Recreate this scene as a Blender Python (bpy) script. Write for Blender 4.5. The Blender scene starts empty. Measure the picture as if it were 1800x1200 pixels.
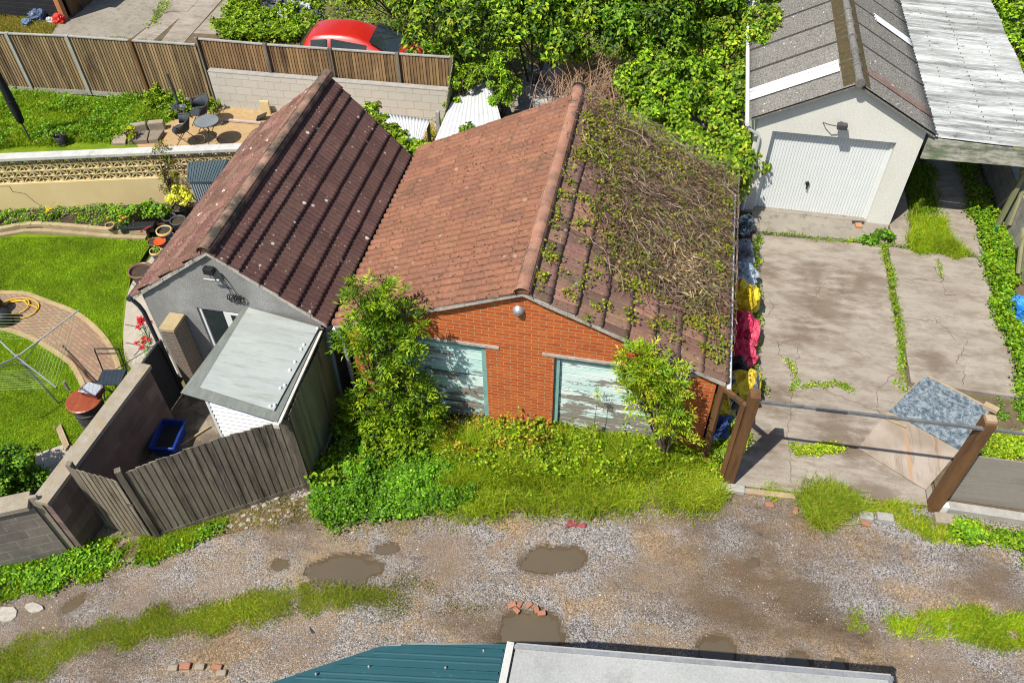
import bpy, math, random
import numpy as np
from mathutils import Vector, Matrix, noise as mnoise

rnd = random.Random(11)
rng = np.random.default_rng(11)
R = math.radians
sc = bpy.context.scene
col = sc.collection

# ------------------------------------------------------------------ camera
CAM_H = 12.0
AX_R = np.array([0.98063, 0.19556, -0.01088])
AX_U = np.array([-0.13465, 0.71348, 0.68762])
AX_F = np.array([-0.14224, 0.67284, -0.72599])
FPX = 1450.785
cam_d = bpy.data.cameras.new('camera')
cam = bpy.data.objects.new('camera', cam_d); col.objects.link(cam); sc.camera = cam
cam_d.sensor_width = 36.0; cam_d.lens = 36.0*FPX/1800.0; cam_d.clip_start = 0.1; cam_d.clip_end = 3000
cam.matrix_world = Matrix(((AX_R[0], AX_U[0], -AX_F[0], 0), (AX_R[1], AX_U[1], -AX_F[1], 0), (AX_R[2], AX_U[2], -AX_F[2], CAM_H), (0, 0, 0, 1)))

def G(px, py, z=0.0):
    """survey helper: plan position at height z of a point read off the photograph"""
    d = AX_F*FPX + AX_R*(px-900) - AX_U*(py-600)
    t = (z-CAM_H)/d[2]
    return (float(d[0]*t), float(d[1]*t), float(z))
def GY(px, py, Y):
    """the same, on the vertical plane y = Y"""
    d = AX_F*FPX + AX_R*(px-900) - AX_U*(py-600); t = Y/d[1]
    return (float(d[0]*t), float(Y), float(CAM_H+d[2]*t))
def G2(px, py, z=0.0): return G(px, py, z)[:2]

# ------------------------------------------------------------------ light
SUN_EL = R(57); SUN_DIR = Vector((-0.59*math.cos(SUN_EL), -0.807*math.cos(SUN_EL), math.sin(SUN_EL)))
w = bpy.data.worlds.new('World'); sc.world = w; w.use_nodes = True
nt = w.node_tree; nt.nodes.clear()
sky = nt.nodes.new('ShaderNodeTexSky'); sky.sky_type = 'NISHITA'; sky.sun_disc = False
sky.sun_elevation = SUN_EL; sky.sun_rotation = math.atan2(SUN_DIR.x, SUN_DIR.y)
sky.air_density = 1.0; sky.dust_density = 1.2
bg = nt.nodes.new('ShaderNodeBackground'); bg.inputs['Strength'].default_value = 0.095
wo = nt.nodes.new('ShaderNodeOutputWorld')
nt.links.new(sky.outputs[0], bg.inputs[0]); nt.links.new(bg.outputs[0], wo.inputs[0])
sd = bpy.data.lights.new('sun', 'SUN'); sd.energy = 5.0; sd.angle = R(0.5); sd.color = (1.0, 0.94, 0.83)
so = bpy.data.objects.new('sun', sd); col.objects.link(so)
so.rotation_euler = SUN_DIR.to_track_quat('Z', 'Y').to_euler(); so.location = (-20, -20, 30)
sc.view_settings.view_transform = 'Standard'; sc.view_settings.look = 'None'
sc.view_settings.exposure = 0.53; sc.view_settings.gamma = 1.0
sc.render.engine = 'CYCLES'
sc.cycles.pixel_filter_type = 'BLACKMAN_HARRIS'; sc.cycles.filter_width = 1.1
sc.cycles.max_bounces = 6; sc.cycles.diffuse_bounces = 3; sc.cycles.transparent_max_bounces = 6

# ------------------------------------------------------------------ naming helpers
W0 = {}
def tag(o, label=None, cat=None, group=None, kind=None):
    if label: o['label'] = label
    if cat: o['category'] = cat
    if group: o['group'] = group
    if kind: o['kind'] = kind
    return o
def thing(name, label, cat, loc=(0, 0, 0), group=None):
    o = bpy.data.objects.new(name, None); col.objects.link(o)
    o.empty_display_size = 0.2; o.location = loc; W0[o.name] = Vector(loc)
    return tag(o, label, cat, group)
def link(name, me, mats, parent=None, at=None):
    if parent is not None: off = W0[parent.name]
    elif at is not None: off = Vector(at)
    else: off = Vector((0, 0, 0))
    o = bpy.data.objects.new(name, me); col.objects.link(o)
    if off.length > 0: me.transform(Matrix.Translation(-off))
    if parent is not None: o.parent = parent
    else: o.location = off
    W0[o.name] = off
    for m in (mats if isinstance(mats, (list, tuple)) else [mats]): me.materials.append(m)
    return o
def copy_tree(o, parent=None):
    c = o.copy(); col.objects.link(c)
    if parent is not None: c.parent = parent
    for ch in list(o.children): copy_tree(ch, c)
    return c

# ------------------------------------------------------------------ mesh builder
class MB:
    def __init__(s): s.v = []; s.f = []; s.c = []; s.sm = []
    def add(s, vs, fs, c=None, sm=False):
        b = len(s.v); s.v.extend([tuple(map(float, p)) for p in vs])
        for f in fs:
            s.f.append([b+i for i in f]); s.c.append(c or (1, 1, 1)); s.sm.append(sm)
    def ob(s, o, a, b, c_, col=None):
        o = np.array(o, float); a = np.array(a, float); b = np.array(b, float); c_ = np.array(c_, float)
        if np.dot(np.cross(a, b), c_) < 0: a, b = b, a
        vs = [o, o+a, o+a+b, o+b, o+c_, o+a+c_, o+a+b+c_, o+b+c_]
        s.add(vs, [(0, 3, 2, 1), (4, 5, 6, 7), (0, 1, 5, 4), (1, 2, 6, 5), (2, 3, 7, 6), (3, 0, 4, 7)], col)
    def box(s, x0, x1, y0, y1, z0, z1, col=None): s.ob((x0, y0, z0), (x1-x0, 0, 0), (0, y1-y0, 0), (0, 0, z1-z0), col)
    def cbox(s, c, sx, sy, sz, rz=0, col=None, tilt=0):
        ca, sa = math.cos(rz), math.sin(rz); a = np.array((ca*sx, sa*sx, 0.)); b = np.array((-sa*sy, ca*sy, 0.)); u = np.array((0, 0, sz))
        if tilt: a = a+np.array((0, 0, math.sin(tilt)*sx))
        s.ob(np.array(c)-a/2-b/2, a, b, u, col)
    def prism(s, poly, z0, z1, col=None):
        n = len(poly)
        ar = sum(poly[i][0]*poly[(i+1) % n][1]-poly[(i+1) % n][0]*poly[i][1] for i in range(n))
        if ar < 0: poly = poly[::-1]
        vs = [(p[0], p[1], z0) for p in poly]+[(p[0], p[1], z1) for p in poly]
        fs = [tuple(range(n))[::-1], tuple(range(n, 2*n))]+[(i, (i+1) % n, n+(i+1) % n, n+i) for i in range(n)]
        s.add(vs, fs, col)
    def slab(s, pts, th, col=None):
        """closed slab: polygon pts (3D, any plane), pushed by the vector th"""
        n = len(pts); th = np.array(th, float)
        nn = np.zeros(3)
        for i in range(n): nn += np.cross(np.array(pts[i], float), np.array(pts[(i+1) % n], float))
        if np.dot(nn, th) < 0: pts = pts[::-1]
        vs = [np.array(p, float) for p in pts]+[np.array(p, float)+th for p in pts]
        fs = [tuple(range(n))[::-1], tuple(range(n, 2*n))]+[(i, (i+1) % n, n+(i+1) % n, n+i) for i in range(n)]
        s.add(vs, fs, col)
    def tube(s, pts, r, n=6, col=None, caps=True, sm=True):
        pts = [Vector(p) for p in pts]; m = len(pts)
        rs = r if isinstance(r, (list, tuple)) else [r]*m
        vs = []; prev = None
        for i, p in enumerate(pts):
            d = (pts[min(i+1, m-1)]-pts[max(i-1, 0)])
            if d.length < 1e-9: d = Vector((0, 0, 1))
            d.normalize()
            if prev is None: a = d.orthogonal().normalized()
            else:
                a = prev-d*prev.dot(d)
                a = a.normalized() if a.length > 1e-6 else d.orthogonal().normalized()
            prev = a; b = d.cross(a)
            for k in range(n):
                t = 2*math.pi*k/n; vs.append(p+(a*math.cos(t)+b*math.sin(t))*rs[i])
        fs = [(i*n+k, i*n+(k+1) % n, (i+1)*n+(k+1) % n, (i+1)*n+k) for i in range(m-1) for k in range(n)]
        s.add(vs, fs, col, sm)
        if caps: s.add([vs[k] for k in range(n)], [tuple(range(n))[::-1]], col); s.add(vs[-n:], [tuple(range(n))], col)
    def lathe(s, prof, c, n=20, col=None, sm=True, sx=1, sy=1):
        vs = []; m = len(prof)
        for (r, z) in prof:
            for k in range(n):
                t = 2*math.pi*k/n; vs.append((c[0]+sx*r*math.cos(t), c[1]+sy*r*math.sin(t), c[2]+z))
        s.add(vs, [(i*n+k, i*n+(k+1) % n, (i+1)*n+(k+1) % n, (i+1)*n+k) for i in range(m-1) for k in range(n)], col, sm)
    def grid(s, fn, nu, nv, col=None, sm=True):
        vs = [fn(i/nu, j/nv) for j in range(nv+1) for i in range(nu+1)]
        fs = [(j*(nu+1)+i, j*(nu+1)+i+1, (j+1)*(nu+1)+i+1, (j+1)*(nu+1)+i) for j in range(nv) for i in range(nu)]
        s.add(vs, fs, col, sm)
    def build(s, name, mat, parent=None, at=None, bevel=0, subsurf=0):
        me = bpy.data.meshes.new(name); me.from_pydata(s.v, [], s.f)
        a = me.attributes.new('Col', 'FLOAT_COLOR', 'FACE')
        cc = np.ones((len(s.f), 4), np.float32); cc[:, :3] = np.array(s.c); a.data.foreach_set('color', cc.ravel())
        me.polygons.foreach_set('use_smooth', s.sm); me.update()
        o = link(name, me, mat, parent, at)
        if subsurf:
            m = o.modifiers.new('s', 'SUBSURF'); m.levels = subsurf; m.render_levels = subsurf
        if bevel:
            m = o.modifiers.new('b', 'BEVEL'); m.width = bevel; m.segments = 2; m.limit_method = 'ANGLE'
        return o

def np_mesh(name, V, F, C, mat, parent=None, at=None, smooth=False):
    V = np.ascontiguousarray(V, np.float32); F = np.ascontiguousarray(F, np.int32); k = F.shape[1]
    me = bpy.data.meshes.new(name)
    me.vertices.add(len(V)); me.vertices.foreach_set('co', V.ravel())
    me.loops.add(F.size); me.loops.foreach_set('vertex_index', F.ravel())
    me.polygons.add(len(F)); me.polygons.foreach_set('loop_start', np.arange(0, F.size, k, dtype=np.int32))
    me.polygons.foreach_set('loop_total', np.full(len(F), k, np.int32))
    me.update(calc_edges=True)
    if C is not None:
        a = me.attributes.new('Col', 'FLOAT_COLOR', 'FACE')
        cc = np.ones((len(F), 4), np.float32); cc[:, :3] = C; a.data.foreach_set('color', cc.ravel())
    if smooth: me.polygons.foreach_set('use_smooth', np.ones(len(F), bool))
    return link(name, me, mat, parent, at)

def unit(v): return v/np.maximum(np.linalg.norm(v, axis=-1, keepdims=True), 1e-9)
def vn(x, y, s, seed=0):
    """smooth value noise 0..1"""
    x = np.asarray(x)/s+seed*17.3; y = np.asarray(y)/s+seed*7.7
    g = np.random.default_rng(seed).random((64, 64))
    xi = np.floor(x).astype(int); yi = np.floor(y).astype(int); fx = x-xi; fy = y-yi
    fx = fx*fx*(3-2*fx); fy = fy*fy*(3-2*fy)
    a = g[xi % 64, yi % 64]; b = g[(xi+1) % 64, yi % 64]; c = g[xi % 64, (yi+1) % 64]; d = g[(xi+1) % 64, (yi+1) % 64]
    return (a*(1-fx)+b*fx)*(1-fy)+(c*(1-fx)+d*fx)*fy
def pal(n, cols, jit=0.18, wts=None):
    cols = np.array(cols, float); i = rng.choice(len(cols), n, p=wts)
    return np.clip(cols[i]*(1+rng.normal(0, jit, (n, 1)))*(1+rng.normal(0, jit*.3, (n, 3))), 0.003, 1)
def inpoly(x, y, poly):
    c = np.zeros(len(x), bool); n = len(poly); j = n-1
    for i in range(n):
        xi, yi = poly[i][:2]; xj, yj = poly[j][:2]
        c ^= ((yi > y) != (yj > y)) & (x < (xj-xi)*(y-yi)/((yj-yi) or 1e-9)+xi); j = i
    return c
def sample(poly, n, edge=0.0):
    P = np.array([p[:2] for p in poly]); lo = P.min(0)-edge; hi = P.max(0)+edge; out = np.zeros((0, 2))
    while len(out) < n:
        q = lo+rng.random((n*2, 2))*(hi-lo)
        j = q+(np.stack([vn(q[:, 0], q[:, 1], .25, 3), vn(q[:, 0], q[:, 1], .25, 4)], 1)-.5)*2*edge if edge else q
        q = q[inpoly(j[:, 0], j[:, 1], poly)]
        if edge: q = q+rng.normal(0, edge*.45, q.shape)
        out = np.vstack([out, q])
    return out[:n]
def area(poly):
    n = len(poly); return abs(sum(poly[i][0]*poly[(i+1) % n][1]-poly[(i+1) % n][0]*poly[i][1] for i in range(n)))/2

def leaves(name, P, N, S, C, mat, parent=None, at=None, asp=.55, fold=.2, T=None):
    n = len(P); N = unit(N)
    if T is None: T = rng.normal(size=(n, 3))
    T = unit(T-N*(T*N).sum(1, keepdims=True)); B = np.cross(N, T); S = np.asarray(S).reshape(-1, 1)
    V = np.empty((n, 4, 3)); V[:, 0] = P
    V[:, 1] = P+T*.45*S+B*asp*.5*S+N*fold*.5*S; V[:, 2] = P+T*S-N*.12*S; V[:, 3] = P+T*.45*S-B*asp*.5*S+N*fold*.5*S
    i = np.arange(n)*4; F = np.empty((n, 2, 3), int)
    F[:, 0] = np.stack([i, i+2, i+1], 1); F[:, 1] = np.stack([i, i+3, i+2], 1)
    return np_mesh(name, V.reshape(-1, 3), F.reshape(-1, 3), np.repeat(C, 2, 0), mat, parent, at)
def blades(name, P, Hh, Wd, C, mat, parent=None, at=None, lean=.45):
    """grass: each blade two bent faces"""
    n = len(P); a = rng.random(n)*2*np.pi; D = np.stack([np.cos(a), np.sin(a), np.zeros(n)], 1)
    b = rng.random(n)*2*np.pi; Wv = np.stack([np.cos(b), np.sin(b), np.zeros(n)], 1)*(np.asarray(Wd)*.5).reshape(-1, 1)
    L = (rng.random(n)*lean).reshape(-1, 1); Hh = np.asarray(Hh).reshape(-1, 1); Z = np.array([0, 0, 1.])
    M = P+Z*Hh*.55+D*L*Hh*.35; Tp = P+Z*Hh*(1-.3*L)+D*L*Hh*1.3
    V = np.empty((n, 5, 3)); V[:, 0] = P-Wv; V[:, 1] = P+Wv; V[:, 2] = M+Wv*.8; V[:, 3] = M-Wv*.8; V[:, 4] = Tp
    i = np.arange(n)*5; F = np.stack([np.stack([i, i+1, i+2], 1), np.stack([i, i+2, i+3], 1), np.stack([i+3, i+2, i+4], 1)], 1)
    return np_mesh(name, V.reshape(-1, 3), F.reshape(-1, 3), np.repeat(C, 3, 0), mat, parent, at)

# ------------------------------------------------------------------ materials
class NT:
    def __init__(s, name):
        s.m = bpy.data.materials.new(name); s.m.use_nodes = True; s.t = s.m.node_tree
        s.b = s.t.nodes['Principled BSDF']; s.out = s.t.nodes['Material Output']
        s.co = s.t.nodes.new('ShaderNodeTexCoord').outputs['Object']
    def n(s, typ, **kw):
        x = s.t.nodes.new(typ)
        for k, v in kw.items(): setattr(x, k, v)
        return x
    def lk(s, a, b): s.t.links.new(a, b)
    def put(s, inp, v):
        if hasattr(v, 'is_linked'): s.lk(v, inp)
        elif isinstance(v, (tuple, list)) and len(v) == 3 and inp.type == 'RGBA': inp.default_value = (*v, 1)
        else: inp.default_value = v
    def map(s, scale=(1, 1, 1), rot=(0, 0, 0), loc=(0, 0, 0), v=None):
        x = s.n('ShaderNodeMapping'); s.lk(v or s.co, x.inputs[0]); x.inputs['Scale'].default_value = scale
        x.inputs['Rotation'].default_value = rot; x.inputs['Location'].default_value = loc; return x.outputs[0]
    def noise(s, scale, detail=4, rough=.55, v=None, dist=0):
        x = s.n('ShaderNodeTexNoise'); s.lk(v or s.co, x.inputs['Vector']); x.inputs['Scale'].default_value = scale
        x.inputs['Detail'].default_value = detail; x.inputs['Roughness'].default_value = rough; x.inputs['Distortion'].default_value = dist
        return x.outputs['Fac']
    def voro(s, scale, v=None, feat='F1', out='Distance', rand=1):
        x = s.n('ShaderNodeTexVoronoi', feature=feat); s.lk(v or s.co, x.inputs['Vector']); x.inputs['Scale'].default_value = scale
        x.inputs['Randomness'].default_value = rand
        return x.outputs[out]
    def ramp(s, fac, stops, interp='LINEAR'):
        x = s.n('ShaderNodeValToRGB'); x.color_ramp.interpolation = interp; s.lk(fac, x.inputs[0]); e = x.color_ramp.elements
        while len(e) < len(stops): e.new(.5)
        for i, (p, c) in enumerate(stops):
            e[i].position = p; e[i].color = (c, c, c, 1) if not isinstance(c, (tuple, list)) else (*c, 1)
        return x.outputs[0]
    def mix(s, f, a, b, mode='MIX'):
        x = s.n('ShaderNodeMix', data_type='RGBA', blend_type=mode); s.put(x.inputs[0], f); s.put(x.inputs[6], a); s.put(x.inputs[7], b); return x.outputs[2]
    def math(s, op, a, b=0.5, c=None):
        x = s.n('ShaderNodeMath', operation=op); s.put(x.inputs[0], a); s.put(x.inputs[1], b)
        if c is not None: s.put(x.inputs[2], c)
        return x.outputs[0]
    def attr(s, name='Col'):
        x = s.n('ShaderNodeAttribute'); x.attribute_name = name; return x.outputs['Color']
    def bump(s, h, st=.3, d=.01):
        x = s.n('ShaderNodeBump'); s.lk(h, x.inputs['Height']); x.inputs['Strength'].default_value = st; x.inputs['Distance'].default_value = d
        s.lk(x.outputs[0], s.b.inputs['Normal'])
    def fin(s, c, rough=.8, metal=0, spec=.3):
        s.put(s.b.inputs['Base Color'], c); s.put(s.b.inputs['Roughness'], rough); s.b.inputs['Metallic'].default_value = metal
        s.b.inputs['Specular IOR Level'].default_value = spec; return s.m

def m_var(name, c1, c2, scale=3, rough=.8, bump=.2, bs=60, attr=True, c3=None, s3=.7, th3=(.55, .7), stretch=(1, 1, 1), metal=0, spec=.3, bd=.01):
    """generic weathered surface: two tones, an optional third in patches, fine bump"""
    k = NT(name); v = k.map(stretch)
    c = k.mix(k.ramp(k.noise(scale, 5, .65, v), [(.3, 0.), (.7, 1.)]), c1, c2)
    if c3: c = k.mix(k.ramp(k.noise(s3, 6, .7, v), [(th3[0], 0.), (th3[1], 1.)]), c, c3)
    c = k.mix(k.ramp(k.noise(bs, 3, .6, v), [(.3, 0.), (.7, 1.)]), k.mix(1, c, (.78, .78, .78), 'MULTIPLY'), c)
    if attr: c = k.mix(1, c, k.attr(), 'MULTIPLY')
    if bump: k.bump(k.noise(bs, 4, .6, v), bump, bd)
    return k.fin(c, rough, metal, spec)

def m_flat(name, c, rough=.45, var=.06, metal=0):
    k = NT(name); cc = k.mix(k.ramp(k.noise(2.5, 5, .7), [(.3, 0.), (.7, 1.)]), tuple(x*(1-var) for x in c), c)
    cc = k.mix(k.ramp(k.noise(1.3, 6, .75, k.map((4, 4, .5))), [(.58, 0.), (.8, .35)]), cc, tuple(x*.78 for x in c)); return k.fin(cc, rough, metal, .45)
def m_leaf(name, trans=.30, rough=.55, spec=.35):
    k = NT(name); c = k.mix(1, k.attr(), (1.06, 1.10, .75), 'MULTIPLY') if trans > .1 else k.attr(); k.fin(c, rough, 0, spec)
    t = k.n('ShaderNodeBsdfTranslucent'); k.lk(k.mix(1, c, (1.35, 1.25, .55), 'MULTIPLY'), t.inputs[0])
    x = k.n('ShaderNodeMixShader'); x.inputs[0].default_value = trans
    k.lk(k.b.outputs[0], x.inputs[1]); k.lk(t.outputs[0], x.inputs[2]); k.lk(x.outputs[0], k.out.inputs[0]); return k.m

def m_brick(name, cols, mortar, bw=.235, bh=.075, ms=.012, flat=False, bump=.5, dirt_darken=None, rough=.85, dscale=1.2, rot=0, dth=(.5, .72), fine=.75):
    """brick or block work in object space, courses along z (or on the ground when flat)"""
    k = NT(name)
    if flat: vec = k.map((1, 1, 1), (0, 0, rot))
    else:
        sp = k.n('ShaderNodeSeparateXYZ'); k.lk(k.co, sp.inputs[0]); cb = k.n('ShaderNodeCombineXYZ')
        k.lk(k.math('ADD', sp.outputs[0], sp.outputs[1]), cb.inputs[0]); k.lk(sp.outputs[2], cb.inputs[1]); vec = cb.outputs[0]
    x = k.n('ShaderNodeTexBrick'); k.lk(vec, x.inputs['Vector']); x.inputs['Scale'].default_value = 1
    x.inputs['Brick Width'].default_value = bw; x.inputs['Row Height'].default_value = bh; x.inputs['Mortar Size'].default_value = ms
    x.inputs['Mortar Smooth'].default_value = .15; x.inputs['Color1'].default_value = (*cols[0], 1); x.inputs['Color2'].default_value = (*cols[1], 1)
    x.inputs['Mortar'].default_value = (*mortar, 1); x.inputs['Bias'].default_value = -.1
    c = k.mix(k.ramp(k.noise(1.7, 5, .7), [(.35, 0.), (.7, .55)]), x.outputs['Color'], cols[2] if len(cols) > 2 else cols[0])
    c = k.mix(x.outputs['Fac'], c, mortar)
    c = k.mix(k.ramp(k.noise(45, 4, .7), [(.3, 0.), (.65, 1.)]), k.mix(1, c, (fine,)*3, 'MULTIPLY'), c)
    if dirt_darken: c = k.mix(k.ramp(k.noise(dscale, 6, .72), [(dth[0], 0.), (dth[1], .85)]), c, dirt_darken)
    k.bump(k.math('SUBTRACT', k.math('MULTIPLY', k.noise(60, 3), .35), x.outputs['Fac']), bump, .008)
    return k.fin(c, rough)

# ------------------------------------------------------------------ material library
M = {}
M['render_grey'] = m_var('render_grey', (.19, .19, .185), (.28, .28, .275), 1.6, .95, .8, 38, False, c3=(.36, .365, .37), s3=.9, th3=(.5, .75), bd=.015)
M['render_white'] = m_var('render_white', (.60, .60, .545), (.67, .67, .62), 1.2, .8, .06, 30, False, c3=(.54, .54, .48), s3=.5, th3=(.6, .85))
M['brick'] = m_brick('orange_brick', [(.45, .088, .014), (.60, .145, .024), (.33, .055, .015)], (.42, .29, .175), .235, .077, .0062, dirt_darken=(.22, .055, .022), dscale=1.1, dth=(.52, .8))
M['brick_dark'] = m_brick('dirty_brick', [(.16, .12, .095), (.20, .15, .12), (.13, .11, .09)], (.21, .18, .14), dirt_darken=(.10, .09, .06))
M['block_pale'] = m_brick('pale_block', [(.46, .44, .40), (.50, .48, .43), (.43, .41, .375)], (.36, .34, .30), .45, .225, .008, dirt_darken=(.30, .27, .2), dscale=2, dth=(.6, .9), fine=.85)
M['block_dark'] = m_brick('dark_block', [(.19, .165, .145), (.26, .22, .195), (.17, .15, .135)], (.30, .27, .23), .45, .225, .010, dirt_darken=(.075, .07, .065), dscale=1.5)
M['block_brown'] = m_brick('brown_block', [(.14, .095, .085), (.25, .18, .16), (.08, .055, .05)], (.17, .14, .12), .45, .225, .006, dirt_darken=(.08, .065, .06), dscale=1.8)
M['block_grey'] = m_brick('grey_block', [(.27, .26, .25), (.32, .31, .29), (.2, .2, .19)], (.2, .19, .17), .45, .225, .012, dirt_darken=(.1, .1, .09), dscale=2)
M['paver'] = m_brick('path_brick', [(.27, .15, .10), (.36, .22, .15), (.24, .19, .13)], (.17, .13, .08), .155, .078, .008, flat=True, bump=.3, rot=R(27))
M['cream'] = m_var('cream_wall_paint', (.60, .47, .235), (.66, .53, .29), 1.5, .85, .15, 40, False, c3=(.50, .40, .22), s3=1.1, th3=(.58, .85))
M['coping'] = m_var('coping_white', (.42, .42, .395), (.53, .53, .505), 4, .8, .15, 50, False, c3=(.32, .32, .28), s3=3)
M['cope_old'] = m_var('old_coping', (.25, .21, .16), (.34, .31, .26), 5, .95, .5, 60, False, c3=(.30, .24, .13), s3=9, th3=(.5, .65))
M['metal_white'] = m_flat('painted_white_metal', (.60, .635, .64))
M['upvc'] = m_flat('upvc', (.62, .64, .64), .35)
M['clad_white'] = m_flat('white_cladding', (.70, .73, .76), .5)
M['black'] = m_var('black_plastic', (.012, .013, .016), (.022, .023, .027), 3, .5, .05, 50, False, spec=.4)
M['blackboard'] = m_var('black_painted_board', (.018, .020, .024), (.03, .032, .038), 2, .75, .1, 40, False)
M['steel'] = m_var('galvanised_steel', (.30, .31, .32), (.46, .47, .48), 6, .45, .1, 40, False, metal=.6, spec=.5)
M['darksteel'] = m_var('dark_steel', (.05, .052, .058), (.10, .10, .11), 6, .5, .05, 40, False, metal=.3)
M['pipe_grey'] = m_var('grey_downpipe', (.24, .28, .32), (.32, .36, .40), 3, .5, .05, 30, False)
M['pipe_blue'] = m_var('dark_blue_downpipe', (.02, .03, .045), (.04, .05, .065), 3, .5, .05, 30, False)
M['cement'] = m_var('cement_verge', (.30, .28, .25), (.48, .45, .40), 7, .95, .6, 60, False, c3=(.18, .16, .13), s3=6, th3=(.55, .7))
M['glass'] = m_var('dark_window_glass', (.02, .03, .03), (.035, .045, .045), 1, .06, 0, 10, False, spec=.6)
M['leaf'] = m_leaf('leaf'); M['grass'] = m_leaf('grass_blade', .3, .6, .25)
M['dry'] = m_leaf('dry_stem', .05, .9, .1)
M['stone'] = m_var('loose_stone', (.85, .85, .85), (1, 1, 1), 30, .85, 0, 60, True)
M['wood_grey'] = m_var('weathered_closeboard', (.135, .112, .082), (.26, .225, .175), 6, .9, .5, 45, True, c3=(.06, .05, .038), s3=4.5, th3=(.45, .62), stretch=(1, 1, .12))
M['wood_fence'] = m_var('golden_closeboard', (.21, .14, .065), (.32, .24, .135), 5, .85, .3, 45, True, c3=(.10, .065, .035), s3=5, th3=(.45, .65), stretch=(1, 1, .14))
M['wood_green'] = m_var('mossy_closeboard', (.16, .165, .085), (.26, .25, .14), 3, .9, .3, 45, True, c3=(.12, .10, .06), s3=4, stretch=(1, 1, .1))
M['wood_brown'] = m_var('brown_post_timber', (.105, .050, .020), (.165, .085, .035), 5, .7, .25, 50, True, c3=(.06, .032, .017), s3=4, th3=(.5, .7), stretch=(1, 1, .15))
M['wood_pale'] = m_var('sawn_timber', (.30, .22, .14), (.40, .31, .205), 5, .8, .2, 50, False)
M['post_conc'] = m_var('concrete_post', (.27, .265, .25), (.38, .37, .345), 6, .9, .4, 70, False)
M['soil'] = m_var('soil', (.10, .072, .045), (.17, .125, .08), 5, 1, .8, 30, False, c3=(.06, .07, .03), s3=1.5, bd=.02)
M['soil_dark'] = m_var('bed_soil', (.045, .032, .022), (.085, .06, .04), 9, 1, 1, 35, False, bd=.03)
M['sand'] = m_var('sandy_gravel', (.36, .24, .115), (.46, .32, .17), 7, 1, .8, 55, False, c3=(.36, .27, .14), s3=2, bd=.015)
M['flag'] = m_var('paving_slab', (.33, .29, .235), (.43, .39, .33), 3, .9, .3, 50, True, c3=(.30, .26, .2), s3=2)
M['ridge'] = m_var('ridge_tile', (.30, .145, .095), (.40, .21, .145), 4, .9, .5, 50, True, c3=(.11, .085, .065), s3=3.2, th3=(.46, .7))
M['ridge_dirty'] = m_var('mossy_ridge_tile', (.25, .14, .10), (.36, .22, .16), 4, .9, .5, 50, True, c3=(.055, .05, .04), s3=2.6, th3=(.38, .60))
M['blue'] = m_var('blue_plastic', (.006, .03, .22), (.010, .045, .30), 3, .4, .03, 40, False, spec=.5)
M['terracotta'] = m_var('terracotta', (.38, .17, .08), (.50, .26, .13), 5, .8, .2, 40, True)
M['glazed'] = m_var('glazed_pot', (.03, .07, .11), (.05, .10, .15), 3, .3, .02, 30, False, spec=.6)
M['card'] = m_var('printed_board', (1, 1, 1), (.9, .9, .9), 4, .6, .05, 30, True)

def m_tile(name, moss, lichen=True, spots=.5):
    k = NT(name); c = k.attr()
    c = k.mix(k.ramp(k.noise(14, 5, .7), [(.3, 0.), (.7, 1.)]), k.mix(1, c, (.66, .64, .62), 'MULTIPLY'), c)
    c = k.mix(k.ramp(k.noise(2.2, 6, .7), [(.55, 0.), (.75, moss)]), c, (.07, .055, .04))
    # pale lichen discs of uneven size
    d = k.voro(3.1); n2 = k.noise(7, 3); c0 = k.math('SUBTRACT', d, k.math('MULTIPLY', n2, .11))
    c = k.mix(k.ramp(c0, [(.045, spots), (.075, 0.)]), c, (.50, .46, .41))
    d = k.voro(9.0); c0 = k.math('SUBTRACT', d, k.math('MULTIPLY', n2, .16))
    c = k.mix(k.ramp(c0, [(.0, spots*.7), (.05, 0.)]), c, (.48, .40, .33))
    # moss dots
    d = k.voro(11.0); n3 = k.noise(1.6, 4); c0 = k.math('SUBTRACT', d, k.math('MULTIPLY', n3, .28))
    c = k.mix(k.ramp(c0, [(.02, .85), (.07, 0.)]), c, (.05, .035, .022))
    k.bump(k.noise(70, 4, .7), .35, .008); return k.fin(c, .92, 0, .2)
M['tile_dark'] = m_tile('dark_concrete_tile', .25, spots=.9); M['tile_red'] = m_tile('terracotta_concrete_tile', .75, spots=.22)
M['tile_moss'] = m_tile('mossy_concrete_tile', .9, spots=.4)

def m_asbestos():
    k = NT('asbestos_cement_sheet'); c = k.mix(k.noise(2.5, 6, .7), (.15, .145, .135), (.25, .24, .225))
    c = k.mix(k.ramp(k.noise(38, 5, .75), [(.42, 1.), (.55, 0.)]), c, (.085, .08, .07))
    c = k.mix(k.ramp(k.math('SUBTRACT', k.voro(7), k.math('MULTIPLY', k.noise(5, 3), .16)), [(0., .9), (.05, 0.)]), c, (.50, .49, .44))
    c = k.mix(1, c, k.attr(), 'MULTIPLY'); k.bump(k.noise(45, 5, .7), .5, .01); return k.fin(c, .95)
M['asbestos'] = m_asbestos()
def m_carport():
    k = NT('weathered_clear_corrugated_sheet'); v = k.map((.35, 3.2, 1)); 
    c = k.mix(k.ramp(k.noise(1.0, 6, .75, v), [(.40, 0.), (.58, 1.)]), (.15, .155, .15), (.42, .44, .445))
    c = k.mix(k.ramp(k.noise(9, 5, .75, k.map((.35, 1.3, 1))), [(.60, 0.), (.66, .9)]), c, (.08, .075, .065))
    c = k.mix(k.ramp(k.noise(1.1, 5, .7), [(.5, 0.), (.75, .6)]), c, (.27, .285, .26)); k.bump(k.noise(30, 3), .1, .005); return k.fin(c, .5, 0, .4)
M['carport'] = m_carport()
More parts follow.
